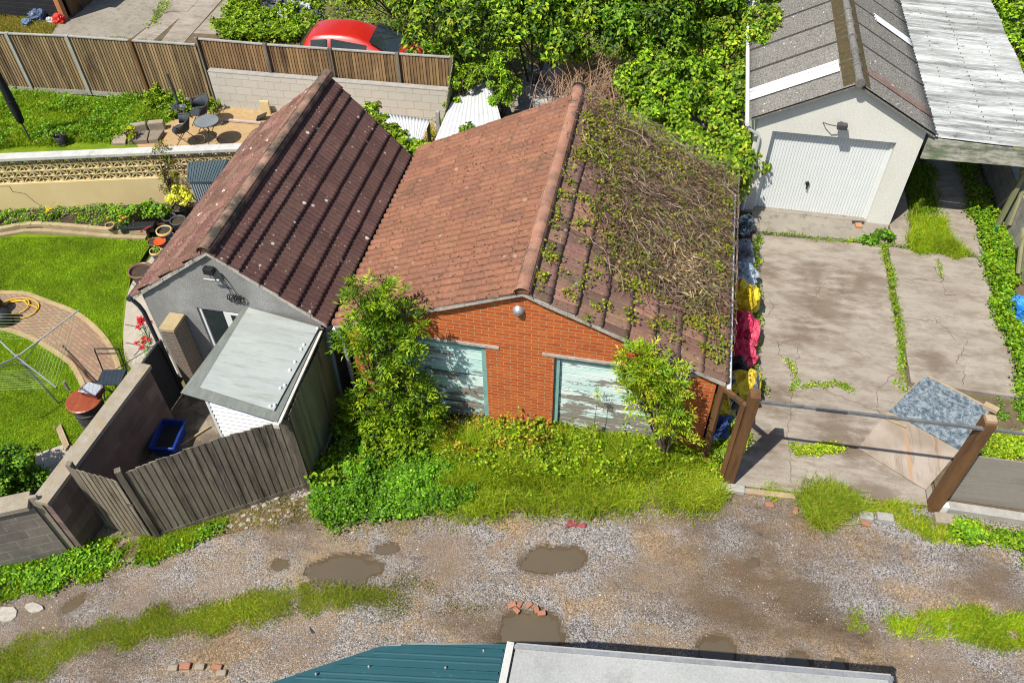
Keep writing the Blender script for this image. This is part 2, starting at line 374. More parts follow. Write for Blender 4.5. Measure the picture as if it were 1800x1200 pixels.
def m_peel(name, paint, paint2, lo, hi):
    k = NT(name); sp = k.n('ShaderNodeSeparateXYZ'); k.lk(k.co, sp.inputs[0])
    c = k.mix(k.ramp(k.noise(2.2, 5, .65, k.map((.6, 1, 2))), [(.40, 0.), (.60, 1.)]), paint, paint2)
    n = k.noise(2.6, 7, .72, k.map((.55, 1, 2.2))); h = k.math('MULTIPLY', sp.outputs[2], .11)
    wear = k.ramp(k.math('SUBTRACT', n, h), [(lo, 0.), (hi, 1.)])
    wd = k.mix(k.noise(9, 6, .7, k.map((.12, 1, 2.4))), (.13, .12, .105), (.30, .28, .25))
    c = k.mix(wear, c, wd)
    c = k.mix(k.ramp(k.noise(30, 4, .7), [(.28, .5), (.42, 0.)]), c, (.18, .2, .19)); k.bump(k.math('SUBTRACT', 1., wear), .4, .003); return k.fin(c, .65)
M['peel_white'] = m_peel('peeling_pale_paint', (.66, .75, .74), (.42, .64, .61), .38, .39)
M['peel_turq'] = m_peel('peeling_turquoise_paint', (.36, .60, .57), (.60, .73, .71), .40, .415)
M['turq'] = m_var('turquoise_frame_paint', (.16, .34, .32), (.24, .44, .42), 5, .7, .2, 40, False, c3=(.12, .16, .15), s3=6)
def m_shedroof():
    k = NT('flat_plastic_roof_sheet'); v = k.map((1, 1, 1), (0, 0, R(6)))
    c = k.mix(k.ramp(k.noise(1.6, 6, .7, k.map((.6, 2.6, 1))), [(.35, 0.), (.65, 1.)]), (.265, .29, .28), (.335, .36, .35))
    c = k.mix(k.ramp(k.noise(5, 6, .75, k.map((.35, 2.2, 1))), [(.50, 0.), (.70, .7)]), c, (.20, .22, .18)); return k.fin(c, .4, 0, .45)
M['shedroof'] = m_shedroof()
M['shedroof2'] = m_var('translucent_roof_edge', (.135, .15, .135), (.21, .225, .205), 4, .35, .05, 30, False, c3=(.15, .17, .13), s3=6, stretch=(3, .8, 1), spec=.5)
def m_teal():
    k = NT('teal_coated_steel'); c = k.mix(k.noise(1.3, 5, .6), (.011, .055, .068), (.017, .075, .09))
    c = k.mix(k.ramp(k.noise(7, 6, .7, k.map((1, 3, 1))), [(.60, 0.), (.75, .35)]), c, (.16, .2, .2)); return k.fin(c, .38, 0, .5)
M['teal'] = m_teal()
M['greyroof'] = m_var('grey_felt_roof', (.29, .30, .295), (.36, .37, .365), .9, .7, .2, 40, False, c3=(.23, .235, .23), s3=2, th3=(.5, .75))

def m_concrete():
    k = NT('driveway_concrete')
    c = k.mix(k.ramp(k.noise(.8, 6, .7), [(.3, 0.), (.7, 1.)]), (.240, .212, .178), (.335, .302, .260))
    c = k.mix(k.ramp(k.noise(1.9, 8, .8, k.map((.7, 1.8, 1))), [(.45, 0.), (.62, .9)]), c, (.175, .140, .108))
    nz = k.noise(2.3, 6, .75, k.map((.6, 1.5, 1)))
    for (px, py, r) in ((1440, 540, .85), (1510, 500, .7), (1405, 590, .55), (1345, 480, .5), (1360, 700, .6), (1470, 760, .7), (1500, 790, .5), (1430, 480, .5), (1640, 640, .5), (1345, 780, .5), (1540, 870, .5)):
        d = k.n('ShaderNodeVectorMath', operation='DISTANCE'); k.lk(k.co, d.inputs[0]); d.inputs[1].default_value = G(px, py, 0)
        m_ = k.math('ADD', k.math('DIVIDE', d.outputs['Value'], r), k.math('MULTIPLY', k.math('SUBTRACT', nz, .5), 3.4))
        c = k.mix(k.ramp(m_, [(.25, .72), (.95, 0.)]), c, (.115, .083, .056))
    c = k.mix(k.ramp(k.noise(6, 5, .75, k.map((.35, 5, 1))), [(.58, 0.), (.66, .38)]), c, (.13, .105, .082))
    c = k.mix(k.ramp(k.noise(60, 4, .7), [(.3, .4), (.55, 0.)]), c, (.19, .16, .13))
    k.bump(k.math('ADD', k.noise(14, 4, .7, k.map((.2, 5, 1))), k.noise(70, 4, .7)), .35, .006); return k.fin(c, .9, 0, .2)
M['concrete'] = m_concrete()
def m_conc2():
    k = NT('old_grey_concrete')
    c = k.mix(k.ramp(k.noise(1.1, 6, .75), [(.3, 0.), (.7, 1.)]), (.195, .175, .145), (.29, .265, .225))
    c = k.mix(k.ramp(k.noise(5, 5, .75), [(.52, 0.), (.66, .7)]), c, (.115, .095, .07))
    c = k.mix(k.ramp(k.noise(80, 4, .7), [(.3, .5), (.55, 0.)]), c, (.16, .14, .12)); k.bump(k.noise(60, 4, .7), .4, .006); return k.fin(c, .92, 0, .2)
M['concrete_old'] = m_conc2()
def m_lane():
    k = NT('gravel_lane')
    big = k.noise(.42, 7, .68, k.map((.55, 1.3, 1), (0, 0, R(-14)))); mud = k.ramp(big, [(.46, 0.), (.63, 1.)])
    grav = k.mix(k.ramp(k.voro(55, out='Color'), [(.2, 0.), (.8, 1.)]), (.085, .078, .075), (.36, .345, .345))
    tan = k.mix(k.ramp(k.voro(48, out='Color'), [(.2, 0.), (.8, 1.)]), (.15, .10, .06), (.38, .28, .175))
    grav = k.mix(k.ramp(k.noise(.8, 5, .7), [(.45, 0.), (.62, 1.)]), grav, tan)
    dirt_darken = k.mix(k.noise(3, 6, .7), (.085, .058, .038), (.18, .132, .09))
    dirt_darken = k.mix(k.ramp(k.noise(.9, 5, .7, k.map((.6, 1.5, 1))), [(.50, 0.), (.62, .85)]), dirt_darken, (.062, .043, .029))
    c = k.mix(mud, grav, dirt_darken)
    c = k.mix(k.ramp(k.noise(30, 5, .8), [(.38, .75), (.52, 0.)]), c, k.mix(1, c, (.5, .48, .45), 'MULTIPLY'))
    nz = k.noise(1.5, 7, .75, k.map((.7, 1.5, 1)))
    for (px, py, r, cc_, am) in ((790, 975, .75, (.20, .145, .10), .8), (1130, 1000, .7, (.19, .14, .10), .7), (560, 1025, .8, (.33, .235, .13), .7), (400, 1015, .6, (.24, .18, .12), .6), (1230, 905, .55, (.105, .073, .048), .9), (1330, 990, .5, (.12, .085, .055), .8),
                                (1400, 1030, .55, (.10, .072, .046), .9), (1270, 1065, .6, (.12, .085, .052), .85), (1320, 1035, .5, (.13, .09, .055), .8), (1720, 1000, .6, (.12, .088, .062), .8), (1780, 1050, .6, (.12, .088, .062), .8), (1690, 1040, .4, (.12, .088, .062), .7),
                                (1650, 1170, .9, (.20, .15, .11), .7), (250, 1060, .8, (.20, .155, .12), .6), (60, 1100, .8, (.21, .165, .13), .6), (900, 1120, .7, (.20, .15, .10), .6), (1120, 1130, .6, (.19, .14, .09), .6), (540, 1110, .6, (.2, .15, .11), .5), (1290, 880, .4, (.17, .12, .09), .7)):
        d = k.n('ShaderNodeVectorMath', operation='DISTANCE'); k.lk(k.co, d.inputs[0]); d.inputs[1].default_value = G(px, py, 0)
        m_ = k.math('ADD', k.math('DIVIDE', d.outputs['Value'], r), k.math('MULTIPLY', k.math('SUBTRACT', nz, .5), 3.6))
        c = k.mix(k.ramp(m_, [(.30, am*.78), (1.1, 0.)]), c, k.mix(k.ramp(k.noise(45, 4, .8), [(.3, 0.), (.7, 1.)]), tuple(x*.72 for x in cc_), tuple(x*1.2 for x in cc_)))
    wet = k.ramp(k.attr(), [(.0, 1.), (.9, 0.)])
    c = k.mix(wet, c, (.085, .062, .038))
    k.bump(k.math('SUBTRACT', k.noise(40, 5, .8), k.voro(55)), .7, .015); return k.fin(c, .92, 0, .2)
M['lane'] = m_lane()
def m_lawn():
    k = NT('lawn_turf'); c = k.mix(k.ramp(k.noise(1.4, 6, .7), [(.35, 0.), (.65, 1.)]), (.09, .18, .008), (.19, .27, .014))
    c = k.mix(k.ramp(k.noise(40, 4, .7), [(.3, 0.), (.6, 1.)]), k.mix(1, c, (.6, .6, .5), 'MULTIPLY'), c); k.bump(k.noise(50, 4, .8), .9, .02); return k.fin(c, .95, 0, .1)
M['lawn'] = m_lawn()
M['ground'] = m_var('rough_ground', (.10, .10, .035), (.16, .14, .06), 1.3, 1, .8, 25, False, c3=(.07, .12, .015), s3=.6, bd=.02)
k = NT('muddy_water'); M['water'] = k.fin(k.mix(k.noise(1.5, 4), (.085, .066, .040), (.115, .09, .056)), .03, 0, .9)
k = NT('blue_marbled_laminate'); nn = k.noise(9, 8, .85, dist=.6)
M['yard'] = m_var('damp_yard_concrete', (.085, .065, .05), (.17, .14, .105), 3, .9, .4, 50, False, c3=(.26, .22, .17), s3=1.4, th3=(.5, .62))
M['marble'] = k.fin(k.mix(k.ramp(nn, [(.44, 0.), (.58, 1.)]), (.045, .070, .095), (.24, .28, .305)), .6)
k = NT('ply_sheet'); nn = k.noise(2.2, 5, .7, k.map((3, .35, 1), (0, 0, R(-50))))
cc = k.mix(k.ramp(k.noise(1.1, 4), [(.4, 0.), (.6, 1.)]), (.24, .195, .15), (.34, .29, .245))
cc = k.mix(k.ramp(nn, [(.54, 0.), (.66, .7)]), cc, (.17, .12, .085)); cc = k.mix(k.ramp(k.noise(1.7, 5, .7, k.map((3, .35, 1), (0, 0, R(-50)), (5, 2, 0))), [(.60, 0.), (.64, .9)]), cc, (.34, .22, .13))
M['ply'] = k.fin(cc, .8)
M['ply_grey'] = m_var('weathered_ply', (.20, .18, .155), (.29, .265, .235), 3, .75, .15, 40, False, c3=(.18, .155, .13), s3=3, stretch=(.3, 1, 3))
k = NT('red_car_paint'); M['car_red'] = k.fin((.40, .012, .006), .35, 0, .6); k.b.inputs['Coat Weight'].default_value = .25
def m_bag(name, a, b, rough=.35):
    k = NT(name); c = k.mix(k.ramp(k.noise(2.4, 3, .6), [(.45, 0.), (.55, 1.)]), a, b); k.bump(k.noise(9, 5, .6, dist=1.0), .9, .05); return k.fin(c, rough, 0, .5)

# ------------------------------------------------------------------ roof tile builder
def tile_roof(name, mat, parent, rx, rz, ex, ez, y0, yr1, ye1, cuts, palette, tw=.33, rolls=2, amp=.024, th=.03, jit=.006, seed=1, gr=.012, sharp=.8, pv=.09, scal=0., drop=-.012, hw=.5, gw=.05, saw=False, dirt_darken=0.):
    g = np.random.default_rng(seed); S = math.copysign(1, ex-rx)
    if isinstance(cuts, int): cuts = [i/cuts for i in range(cuts+1)]
    dx, dz = ex-rx, ez-rz; L = math.hypot(dx, dz); nx, nz = -dz/L*S, abs(dx)/L
    pr = tw/rolls; one = np.array([.0, .035, .07, .16, .22, .30, .40, .5, .60, .70, .78, .84, .93, .965]); per = np.concatenate([(one+i)/rolls for i in range(rolls)])
    nt_ = int(math.ceil((max(yr1, ye1)-y0)/tw))+1; V = []; Fc = []; Cc = []; nb = 0
    for kx in range(len(cuts)-1):
        offs = (kx % 2)*.5*tw
        us = (np.arange(-1, nt_+1)[:, None]*tw+per[None]*tw+offs).ravel(); tid = np.repeat(np.arange(nt_+2), len(per)); ph = np.tile((per*rolls) % 1, nt_+2); first = np.tile(per < .04/rolls, nt_+2)
        keep = (us >= 0) & (us <= yr1-y0); us = us[keep]; tid = tid[keep]; ph = ph[keep]; first = first[keep]
        roll = np.clip(1-(np.abs(ph-.5)/hw)**2.2, 0, None)**sharp; roll = np.where(ph < .80, (np.clip(ph, .01, 1)/.80)**.55, 0) if saw else roll; groove = np.where((ph < gw) | (ph > 1-gw), -gr, 0)+np.where(first, -.006, 0)
        tr = g.normal(0, 1, (3, 300)); jt = tr[0][tid]*jit; jt2 = tr[1][tid]*jit; n = len(us); rows = []
        for s, hh in ((0, 0), (.5, 0), (.82, 0), (1, 0), (1, -1)):
            v = cuts[kx]+(cuts[kx+1]-cuts[kx])*s
            if s == 1: v = v+(jt2*1.2)/L
            h = (.010+th*s+amp*roll*(1-scal+scal*s**5)+groove+jt*s) if hh != -1 else drop+amp*roll*(1-scal)
            rows.append(np.stack([rx+dx*v+nx*h, y0+us*((yr1-y0)*(1-v)+(ye1-y0)*v)/(yr1-y0), rz+dz*v+nz*h], 1))
        V.extend(rows); cols = pal(300, palette, pv)
        for r in range(4):
            i = nb+r*n+np.arange(n-1); q = np.stack([i, i+1, i+n+1, i+n], 1)
            if S < 0: q = q[:, ::-1]
            cc = cols[tid[:-1]].copy()
            if dirt_darken:
                cell = np.floor(us[:-1]/pr+.001).astype(int); dm = g.uniform(1-dirt_darken, 1.0, 400)[cell]; inch = (ph[:-1] > .82) | (ph[:-1] < .06); cc[inch] *= dm[inch][:, None]  # channel faces darkened by a random factor per roll
            Fc.append(q); Cc.append(cc)
        nb += 5*n
    return np_mesh(name, np.vstack(V), np.vstack(Fc)[:, ::-1], np.vstack(Cc), mat, parent)

def ridge_caps(name, mat, parent, x, z, y0, y1, r=.13, seg=.42, col=(1, 1, 1)):
    mb = MB(); y = y0; i = 0
    while y < y1-.01:
        e = min(y+seg, y1); rr = r*(1+rnd.uniform(-.015, .015)); dz = rnd.uniform(-.003, .003); t = rnd.uniform(.95, 1.04); c = tuple(q*t for q in col)
        prof = [(math.pi*(-.08+1.16*k/10)) for k in range(11)]
        def ring(yy, q): return [(x+math.cos(a)*q, yy, z-.055+dz+math.sin(a)*q*.95) for a in prof]
        rs = [ring(y-.01, rr), ring(y+.2, rr*.995), ring(e-.004, rr*.985)]
        vs = [p for q in rs for p in q]; m = len(prof)
        mb.add(vs, [(a*m+b, (a+1)*m+b, (a+1)*m+b+1, a*m+b+1) for a in range(2) for b in range(m-1)], c, True)
        y = e; i += 1
    mb.box(x-r*.75, x+r*.75, y0+.03, y1-.03, z-.07, z+.035, (.55, .5, .45))
    return mb.build(name, mat, parent)

def wall_with_opens(mb, x0, x1, y0, y1, z1, opens):
    """front wall between x0 and x1 up to z1, with door or window openings (xa, xb, za, zb)"""
    xs = x0
    for (a, b, za, zb) in sorted(opens):
        mb.box(xs, a, y0, y1, 0, z1)
        if za > 0: mb.box(a, b, y0, y1, 0, za)
        if zb < z1: mb.box(a, b, y0, y1, zb, z1)
        xs = b
    mb.box(xs, x1, y0, y1, 0, z1)

def gable_shell(name, mat, parent, x0, x1, xr, zl, zr, zt, y0, y1, opens, t=.2):
    mb = MB(); zb = min(zl, zr)
    wall_with_opens(mb, x0, x1, y0, y0+t, zb, opens)
    for ya in (y0, y1-t):
        mb.slab([(x0, ya, zb), (x1, ya, zb), (x1, ya, zr), (xr, ya, zt), (x0, ya, zl)], (0, t, 0))
    mb.box(x0, x1, y1-t, y1, 0, zb)
    mb.box(x0, x0+t, y0+t, y1-t, 0, zl-.02); mb.box(x1-t, x1, y0+t, y1-t, 0, zr-.02)
    return mb.build(name, mat, parent)

def pipe(name, mat, parent, pts, r=.035):
    mb = MB(); mb.tube(pts, r, 8)
    return mb.build(name, mat, parent)

def verge(name, mat, parent, xr, zt, xl, zl, xrr, zr, y0, y1, h=.06, drop=.0):
    """strip under the tile edge at the gable"""
    mb = MB()
    for (xa, za, n) in ((xl, zl, -1), (xrr, zr, 1)):
        N = 14
        for i in range(N):
            a = i/N; b = (i+1)/N; j = rnd.uniform(-.006, .006)
            pa = (xr+(xa-xr)*a, zt+(za-zt)*a); pb = (xr+(xa-xr)*b, zt+(za-zt)*b)
            mb.slab([(pa[0], y0+j, pa[1]-h-drop), (pb[0], y0+j, pb[1]-h-drop), (pb[0], y0+j, pb[1]+.006-drop), (pa[0], y0+j, pa[1]+.006-drop)], (0, y1-y0, 0))
    return mb.build(name, mat, parent)

# ================================================================== grey rendered garage
g1 = thing('rendered_garage', 'grey pebble dashed garage with dark brown tiled roof and white window', 'garage', (-6.9, 9.0, 0))
gable_shell('wall', M['render_grey'], g1, -8.48, -5.22, -6.88, 2.18, 2.12, 3.40, 9.0, 14.2, [(-7.50, -6.30, .95, 2.06)])
dk_shaded = [(.105, .056, .050), (.116, .062, .054), (.095, .050, .046)]; dk_sunlit = [(.185, .100, .078), (.215, .12, .095), (.155, .085, .068)]  # same tile both sides; sunlit and shaded slopes painted into the two palettes
DC = [0, .168, .264, .43, .583, .733, .87, 1]
tile_roof('roof', M['tile_dark'], g1, -6.88, 3.46, -5.06, 2.12, 8.93, 14.62, 14.0, DC, dk_shaded, tw=.33, rolls=3, amp=.020, th=.023, jit=.0012, seed=3, gr=.003, scal=.75, pv=.05)
tile_roof('roof', M['tile_dark'], g1, -6.88, 3.46, -8.66, 2.16, 8.93, 14.62, 14.2, DC, dk_sunlit, tw=.33, rolls=3, amp=.024, th=.026, jit=.004, seed=4, gr=.012, pv=.12)
ridge_caps('ridge_cap', M['ridge_dirty'], g1, -6.88, 3.53, 8.9, 14.64, .122)
verge('verge', M['cement'], g1, -6.88, 3.46, -8.64, 2.17, -5.08, 2.13, 8.94, 9.06, .075)
w_ = MB(); w_.box(-7.50, -7.44, 9.03, 9.09, .95, 2.06); w_.box(-6.36, -6.30, 9.03, 9.09, .95, 2.06); w_.box(-7.44, -6.36, 9.03, 9.09, .95, 1.01); w_.box(-7.44, -6.36, 9.03, 9.09, 2.0, 2.06)
w_.box(-7.03, -6.95, 9.025, 9.09, 1.01, 2.0)
wf = w_.build('window_frame', M['upvc'], g1, bevel=.006)
w_ = MB(); w_.box(-7.44, -7.03, 9.055, 9.07, 1.01, 2.0); w_.build('pane', M['glass'], wf)
w_ = MB(); w_.box(-6.95, -6.90, 9.02, 9.05, 1.01, 2.0); w_.box(-6.41, -6.36, 9.02, 9.05, 1.01, 2.0); w_.box(-6.90, -6.41, 9.02, 9.05, 1.01, 1.06); w_.box(-6.90, -6.41, 9.02, 9.05, 1.95, 2.0)
sa = w_.build('sash', M['upvc'], wf, bevel=.005); w_ = MB(); w_.box(-6.90, -6.41, 9.03, 9.04, 1.06, 1.95); w_.build('pane', M['glass'], wf)
w_ = MB(); w_.box(-7.54, -6.26, 8.96, 9.03, .90, .95); w_.build('window_sill', M['upvc'], g1, bevel=.006)
pipe('gutter', M['pipe_blue'], g1, [(-8.70, 8.9, 2.12), (-8.70, 14.1, 2.12)], .055)
pipe('downpipe', M['pipe_blue'], g1, [(-8.66, 8.93, 2.10), (-8.60, 8.95, 1.95), (-8.56, 8.95, 1.8), (-8.56, 8.95, .02)], .038)
pipe('gutter', M['black'], g1, [(-5.04, 8.88, 2.06), (-5.04, 14.05, 2.06)], .055)
pipe('downpipe', M['pipe_grey'], g1, [(-5.06, 8.95, 2.04), (-5.10, 8.95, 1.9), (-5.12, 8.93, .02)], .04)
w_ = MB(); w_.cbox((-6.93, 8.93, 3.00), .17, .10, .12, 0); w_.tube([(-6.98, 9.0, 2.98), (-7.05, 8.93, 2.98)], .012)
fl = w_.build('floodlight', M['black'], g1, bevel=.008)
w_ = MB(); w_.slab([(-7.00, 8.90, 2.86), (-6.80, 8.90, 2.86), (-6.80, 8.82, 2.96), (-7.00, 8.82, 2.96)], (0, .008, .008)); w_.build('lamp_glass', M['steel'], fl)
w_ = MB(); w_.cbox((-6.84, 8.94, 2.80), .05, .06, .06); w_.build('motion_sensor', M['upvc'], fl, bevel=.01)
w_ = MB()
for (cx_, rr) in ((-6.70, .085), (-6.68, .07), (-6.57, .085), (-6.60, .06)):
    w_.tube([(cx_+rr*math.cos(t*math.pi/10), 8.96-.008*(t % 3), 2.46+rr*math.sin(t*math.pi/10)) for t in range(21)], .010, 5, caps=False)
w_.tube([(-6.70, 8.97, 2.55), (-6.74, 8.98, 2.75), (-6.78, 8.985, 2.98)], .006, 4); w_.tube([(-6.60, 8.97, 2.55), (-6.68, 8.98, 2.8), (-6.77, 8.985, 2.98)], .006, 4)
w_.tube([(-6.64, 9.0, 2.5), (-6.64, 8.94, 2.5)], .02, 6)
cc_ = w_.build('cable_coil', M['black'], at=(-6.64, 8.96, 2.46)); tag(cc_, 'black cable coiled in two loops on the grey rendered gable', 'cable')

# ================================================================== brick double garage
g2 = thing('brick_garage', 'orange brick double garage with faded red tiled roof and two boarded doors', 'garage', (-1.7, 9.0, 0))
gable_shell('wall', M['brick'], g2, -4.76, 1.42, -1.71, 2.14, 2.06, 3.42, 9.0, 14.0, [(-4.42, -2.35, 0, 2.06), (-1.20, .98, 0, 2.06)])
rd = [(.250, .119, .075), (.270, .130, .082), (.235, .112, .073), (.22, .107, .073)]; rr_ = [(.185, .108, .082), (.21, .125, .095), (.16, .098, .078), (.25, .14, .10)]
tile_roof('roof', M['tile_red'], g2, -1.71, 3.49, -4.95, 2.18, 8.90, 14.72, 14.25, 9, rd, tw=.35, rolls=2, amp=.038, th=.010, jit=.002, seed=6, gr=.012, pv=.03, drop=.002, gw=.05, hw=.42, dirt_darken=.8)
tile_roof('roof', M['tile_moss'], g2, -1.71, 3.49, 1.56, 2.09, 8.90, 14.72, 14.0, 8, rr_, tw=.35, rolls=2, amp=.016, th=.034, jit=.006, seed=7, gr=.006, sharp=.5, pv=.11, scal=.75)
ridge_caps('ridge_cap', M['ridge'], g2, -1.71, 3.56, 8.86, 14.75, .132)
verge('verge', M['cement'], g2, -1.71, 3.48, -4.93, 2.18, 1.54, 2.09, 8.91, 9.06, .075)
pipe('gutter', M['upvc'], g2, [(1.60, 8.85, 2.03), (1.60, 14.0, 2.03)], .04)
pipe('gutter', M['upvc'], g2, [(-4.93, 8.88, 2.08), (-4.93, 14.2, 2.08)], .045)
pipe('downpipe', M['pipe_grey'], g2, [(-4.90, 8.93, 2.08), (-4.83, 8.93, 1.9), (-4.82, 8.94, .02)], .038)
for (a, b) in ((-4.6, -2.12), (-1.40, 1.12)):
    w_ = MB(); w_.box(a, b, 8.985, 9.19, 2.06, 2.125); w_.build('lintel', M['cement'], g2, bevel=.005)
def board_door(a, b, mat, nm):
    fr = MB(); fr.box(a, a+.09, 9.05, 9.15, 0, 2.055); fr.box(b-.09, b, 9.05, 9.15, 0, 2.055); fr.box(a+.09, b-.09, 9.05, 9.15, 1.95, 2.055)
    f = fr.build('garage_door', M['turq'], g2, bevel=.004)
    m = MB(); z = .03; i = 0
    while z < 1.93:
        h = min(.195, 1.94-z); j = rnd.uniform(-.006, .006); m.ob((a+.092, 9.10+j, z), (b-a-.184, 0, rnd.uniform(-.006, .006)), (0, .02, 0), (0, 0, h-.020)); z += .195; i += 1
    return m.build('door_boards', mat, f, bevel=.003)
board_door(-4.42, -2.35, M['peel_turq'], 'l'); board_door(-1.20, .98, M['peel_white'], 'r')
w_ = MB(); w_.lathe([(0, .06), (.05, .055), (.08, .03), (.10, 0)], (0, 0, 0), 14)
lm = w_
lm.v = [(-1.79+x, 8.99-z*1.4, 3.02+y) for (x, y, z) in lm.v]
lm.tube([(-1.79, 8.99, 3.02), (-1.79, 8.90, 3.02)], .035, 10)
lm.build('bulkhead_lamp', M['steel'], g2)

# ================================================================== white garage + carport
g3 = thing('white_garage', 'white rendered single garage with grey corrugated asbestos roof and up-and-over door', 'garage', (3.7, 16.3, 0))
gable_shell('wall', M['render_white'], g3, 2.02, 5.42, 3.75, 2.42, 2.44, 3.38, 16.3, 23.2, [(2.37, 4.92, 0, 2.14)], t=.22)
def corr_roof(name, mat, parent, rx, rz, ex, ez, y0, y1, per=.146, amp=.022, sheet=1.02, lift=0, th=0.0, palette=None, nv=6):
    S = math.copysign(1, ex-rx); dx, dz = ex-rx, ez-rz; L = math.hypot(dx, dz); nx, nz = -dz/L*S, abs(dx)/L
    us = np.arange(0, y1-y0+1e-6, per/6); n = len(us)
    sh = np.floor(us/sheet); loc = us-sh*sheet
    h = lift+amp*np.sin(us/per*2*np.pi)+.018*np.clip(1-loc/.12, 0, 1)+.03
    V = []
    for j in range(nv+1):
        v = j/nv; V.append(np.stack([rx+dx*v+nx*h, y0+us, rz+dz*v+nz*h], 1))
    V.append(V[-1]-np.array([nx, 0, nz])*.012); V = np.vstack(V)
    F = []
    for j in range(nv+1):
        i = j*n+np.arange(n-1); F.append(np.stack([i, i+1, i+n+1, i+n], 1))
    F = np.vstack(F); g = np.random.default_rng(5); sc_ = g.uniform(.86, 1.08, 60)[sh[:-1].astype(int)]; C = np.tile(np.stack([sc_]*3, 1), (nv+1, 1))
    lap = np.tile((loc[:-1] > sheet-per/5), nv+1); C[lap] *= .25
    if S > 0: F = F[:, ::-1]
    return np_mesh(name, V, F, C, mat, parent, smooth=True)
corr_roof('roof', M['asbestos'], g3, 3.77, 3.45, 1.84, 2.46, 16.12, 23.4); corr_roof('roof', M['asbestos'], g3, 3.77, 3.45, 5.58, 2.46, 16.12, 23.4)
lt = m_var('painted_rooflight', (.60, .62, .64), (.68, .70, .71), 2, .5, .1, 30, False, c3=(.3, .27, .22), s3=4, th3=(.66, .7))
corr_roof('rooflight', lt, g3, 3.50, 3.312, 1.83, 2.46, 16.82, 17.32, lift=.014)
corr_roof('rooflight', lt, g3, 3.50, 3.312, 1.83, 2.46, 21.2, 21.8, lift=.014)
corr_roof('rooflight', m_var('dirty_rooflight', (.14, .075, .06), (.24, .17, .14), 6, .6, .1, 30, False, c3=(.55, .52, .5), s3=3, th3=(.62, .7), stretch=(.5, 3, 1)), g3, 4.0, 3.33, 5.56, 2.475, 16.75, 17.2, lift=.012)
corr_roof('rooflight', lt, g3, 4.55, 3.04, 5.56, 2.475, 19.9, 20.35, lift=.014)
w_ = MB()
for S, ex, ez in ((-1, 3.50, 3.335), (1, 4.02, 3.35)):
    w_.slab([(3.77, 16.14, 3.505), (ex, 16.14, ez+.035), (ex, 23.3, ez+.035), (3.77, 23.3, 3.505)], (0, 0, .012))
w_.build('ridge_flashing', m_var('mossy_flashing', (.05, .045, .03), (.10, .075, .03), 9, .95, .9, 35, False, c3=(.15, .09, .02), s3=7, th3=(.55, .66), bd=.03), g3)
w_ = MB(); y = 16.08
while y < 23: w_.tube([(3.77, y, 3.53), (3.77, y+.62, 3.53)], [.085, .075], 10, (rnd.uniform(.8, 1.1),)*3); w_.tube([(3.77, y-.02, 3.53), (3.77, y+.05, 3.53)], .098, 10, (.9, .9, .9)); y += .64
w_.build('ridge_roll', M['asbestos'], g3)
w_ = MB(); w_.box(2.37, 4.92, 16.46, 16.47, .02, 2.13)
n_ = 38
for i in range(n_):
    x = 2.40+i*(2.49/n_); w_.slab([(x, 16.46, .04), (x+.012, 16.448, .04), (x+.047, 16.448, .04), (x+.058, 16.46, .04)], (0, 0, 2.06))
for (a, b, za, zb) in ((2.37, 2.42, 0.02, 2.13), (4.87, 4.92, .02, 2.13)): w_.box(a, b, 16.42, 16.46, za, zb)
gd = w_.build('garage_door', M['metal_white'], g3)
w_ = MB(); w_.tube([(3.42, 16.45, .82), (3.42, 16.40, .82)], .045, 10); w_.tube([(3.42, 16.39, .82), (3.42, 16.385, .70)], .018, 8); w_.build('handle', M['black'], gd)
w_ = MB(); w_.cbox((3.70, 16.12, 2.46), .20, .13, .11, 0); w_.tube([(3.58, 16.14, 2.50), (3.45, 16.12, 2.52), (3.36, 16.2, 2.50), (3.34, 16.29, 2.46)], .012); w_.box(3.67, 3.73, 16.18, 16.3, 2.46, 2.52)
w_.build('floodlight', M['darksteel'], g3, bevel=.01)
pipe('downpipe', M['upvc'], g3, [(1.80, 16.1, 2.38), (1.84, 16.12, 2.26), (2.08, 16.2, 2.08), (2.12, 16.24, 1.95), (2.12, 16.24, .05)], .035)
pipe('gutter', M['upvc'], g3, [(1.79, 16.05, 2.39), (1.79, 23.3, 2.39)], .05)
w_ = MB(); w_.slab([(3.77, 16.14, 3.455), (1.86, 16.14, 2.47), (1.86, 16.14, 2.43), (3.77, 16.14, 3.415)], (0, .16, 0)); w_.slab([(3.77, 16.14, 3.455), (5.56, 16.14, 2.47), (5.56, 16.14, 2.43), (3.77, 16.14, 3.415)], (0, .16, 0))
w_.build('verge', M['asbestos'], g3)
bz = thing('iron_bootscraper', 'small rusty iron block lying on the step by the white garage door', 'doorstop', (4.72, 16.28, 0))
w_ = MB(); w_.cbox((4.72, 16.22, .04), .26, .05, .05, .1); w_.build('bar', M['darksteel'], bz); w_ = MB(); w_.cbox((4.72, 16.10, .012), .14, .14, .08, .1); w_.build('block', M['terracotta'], bz, bevel=.008)

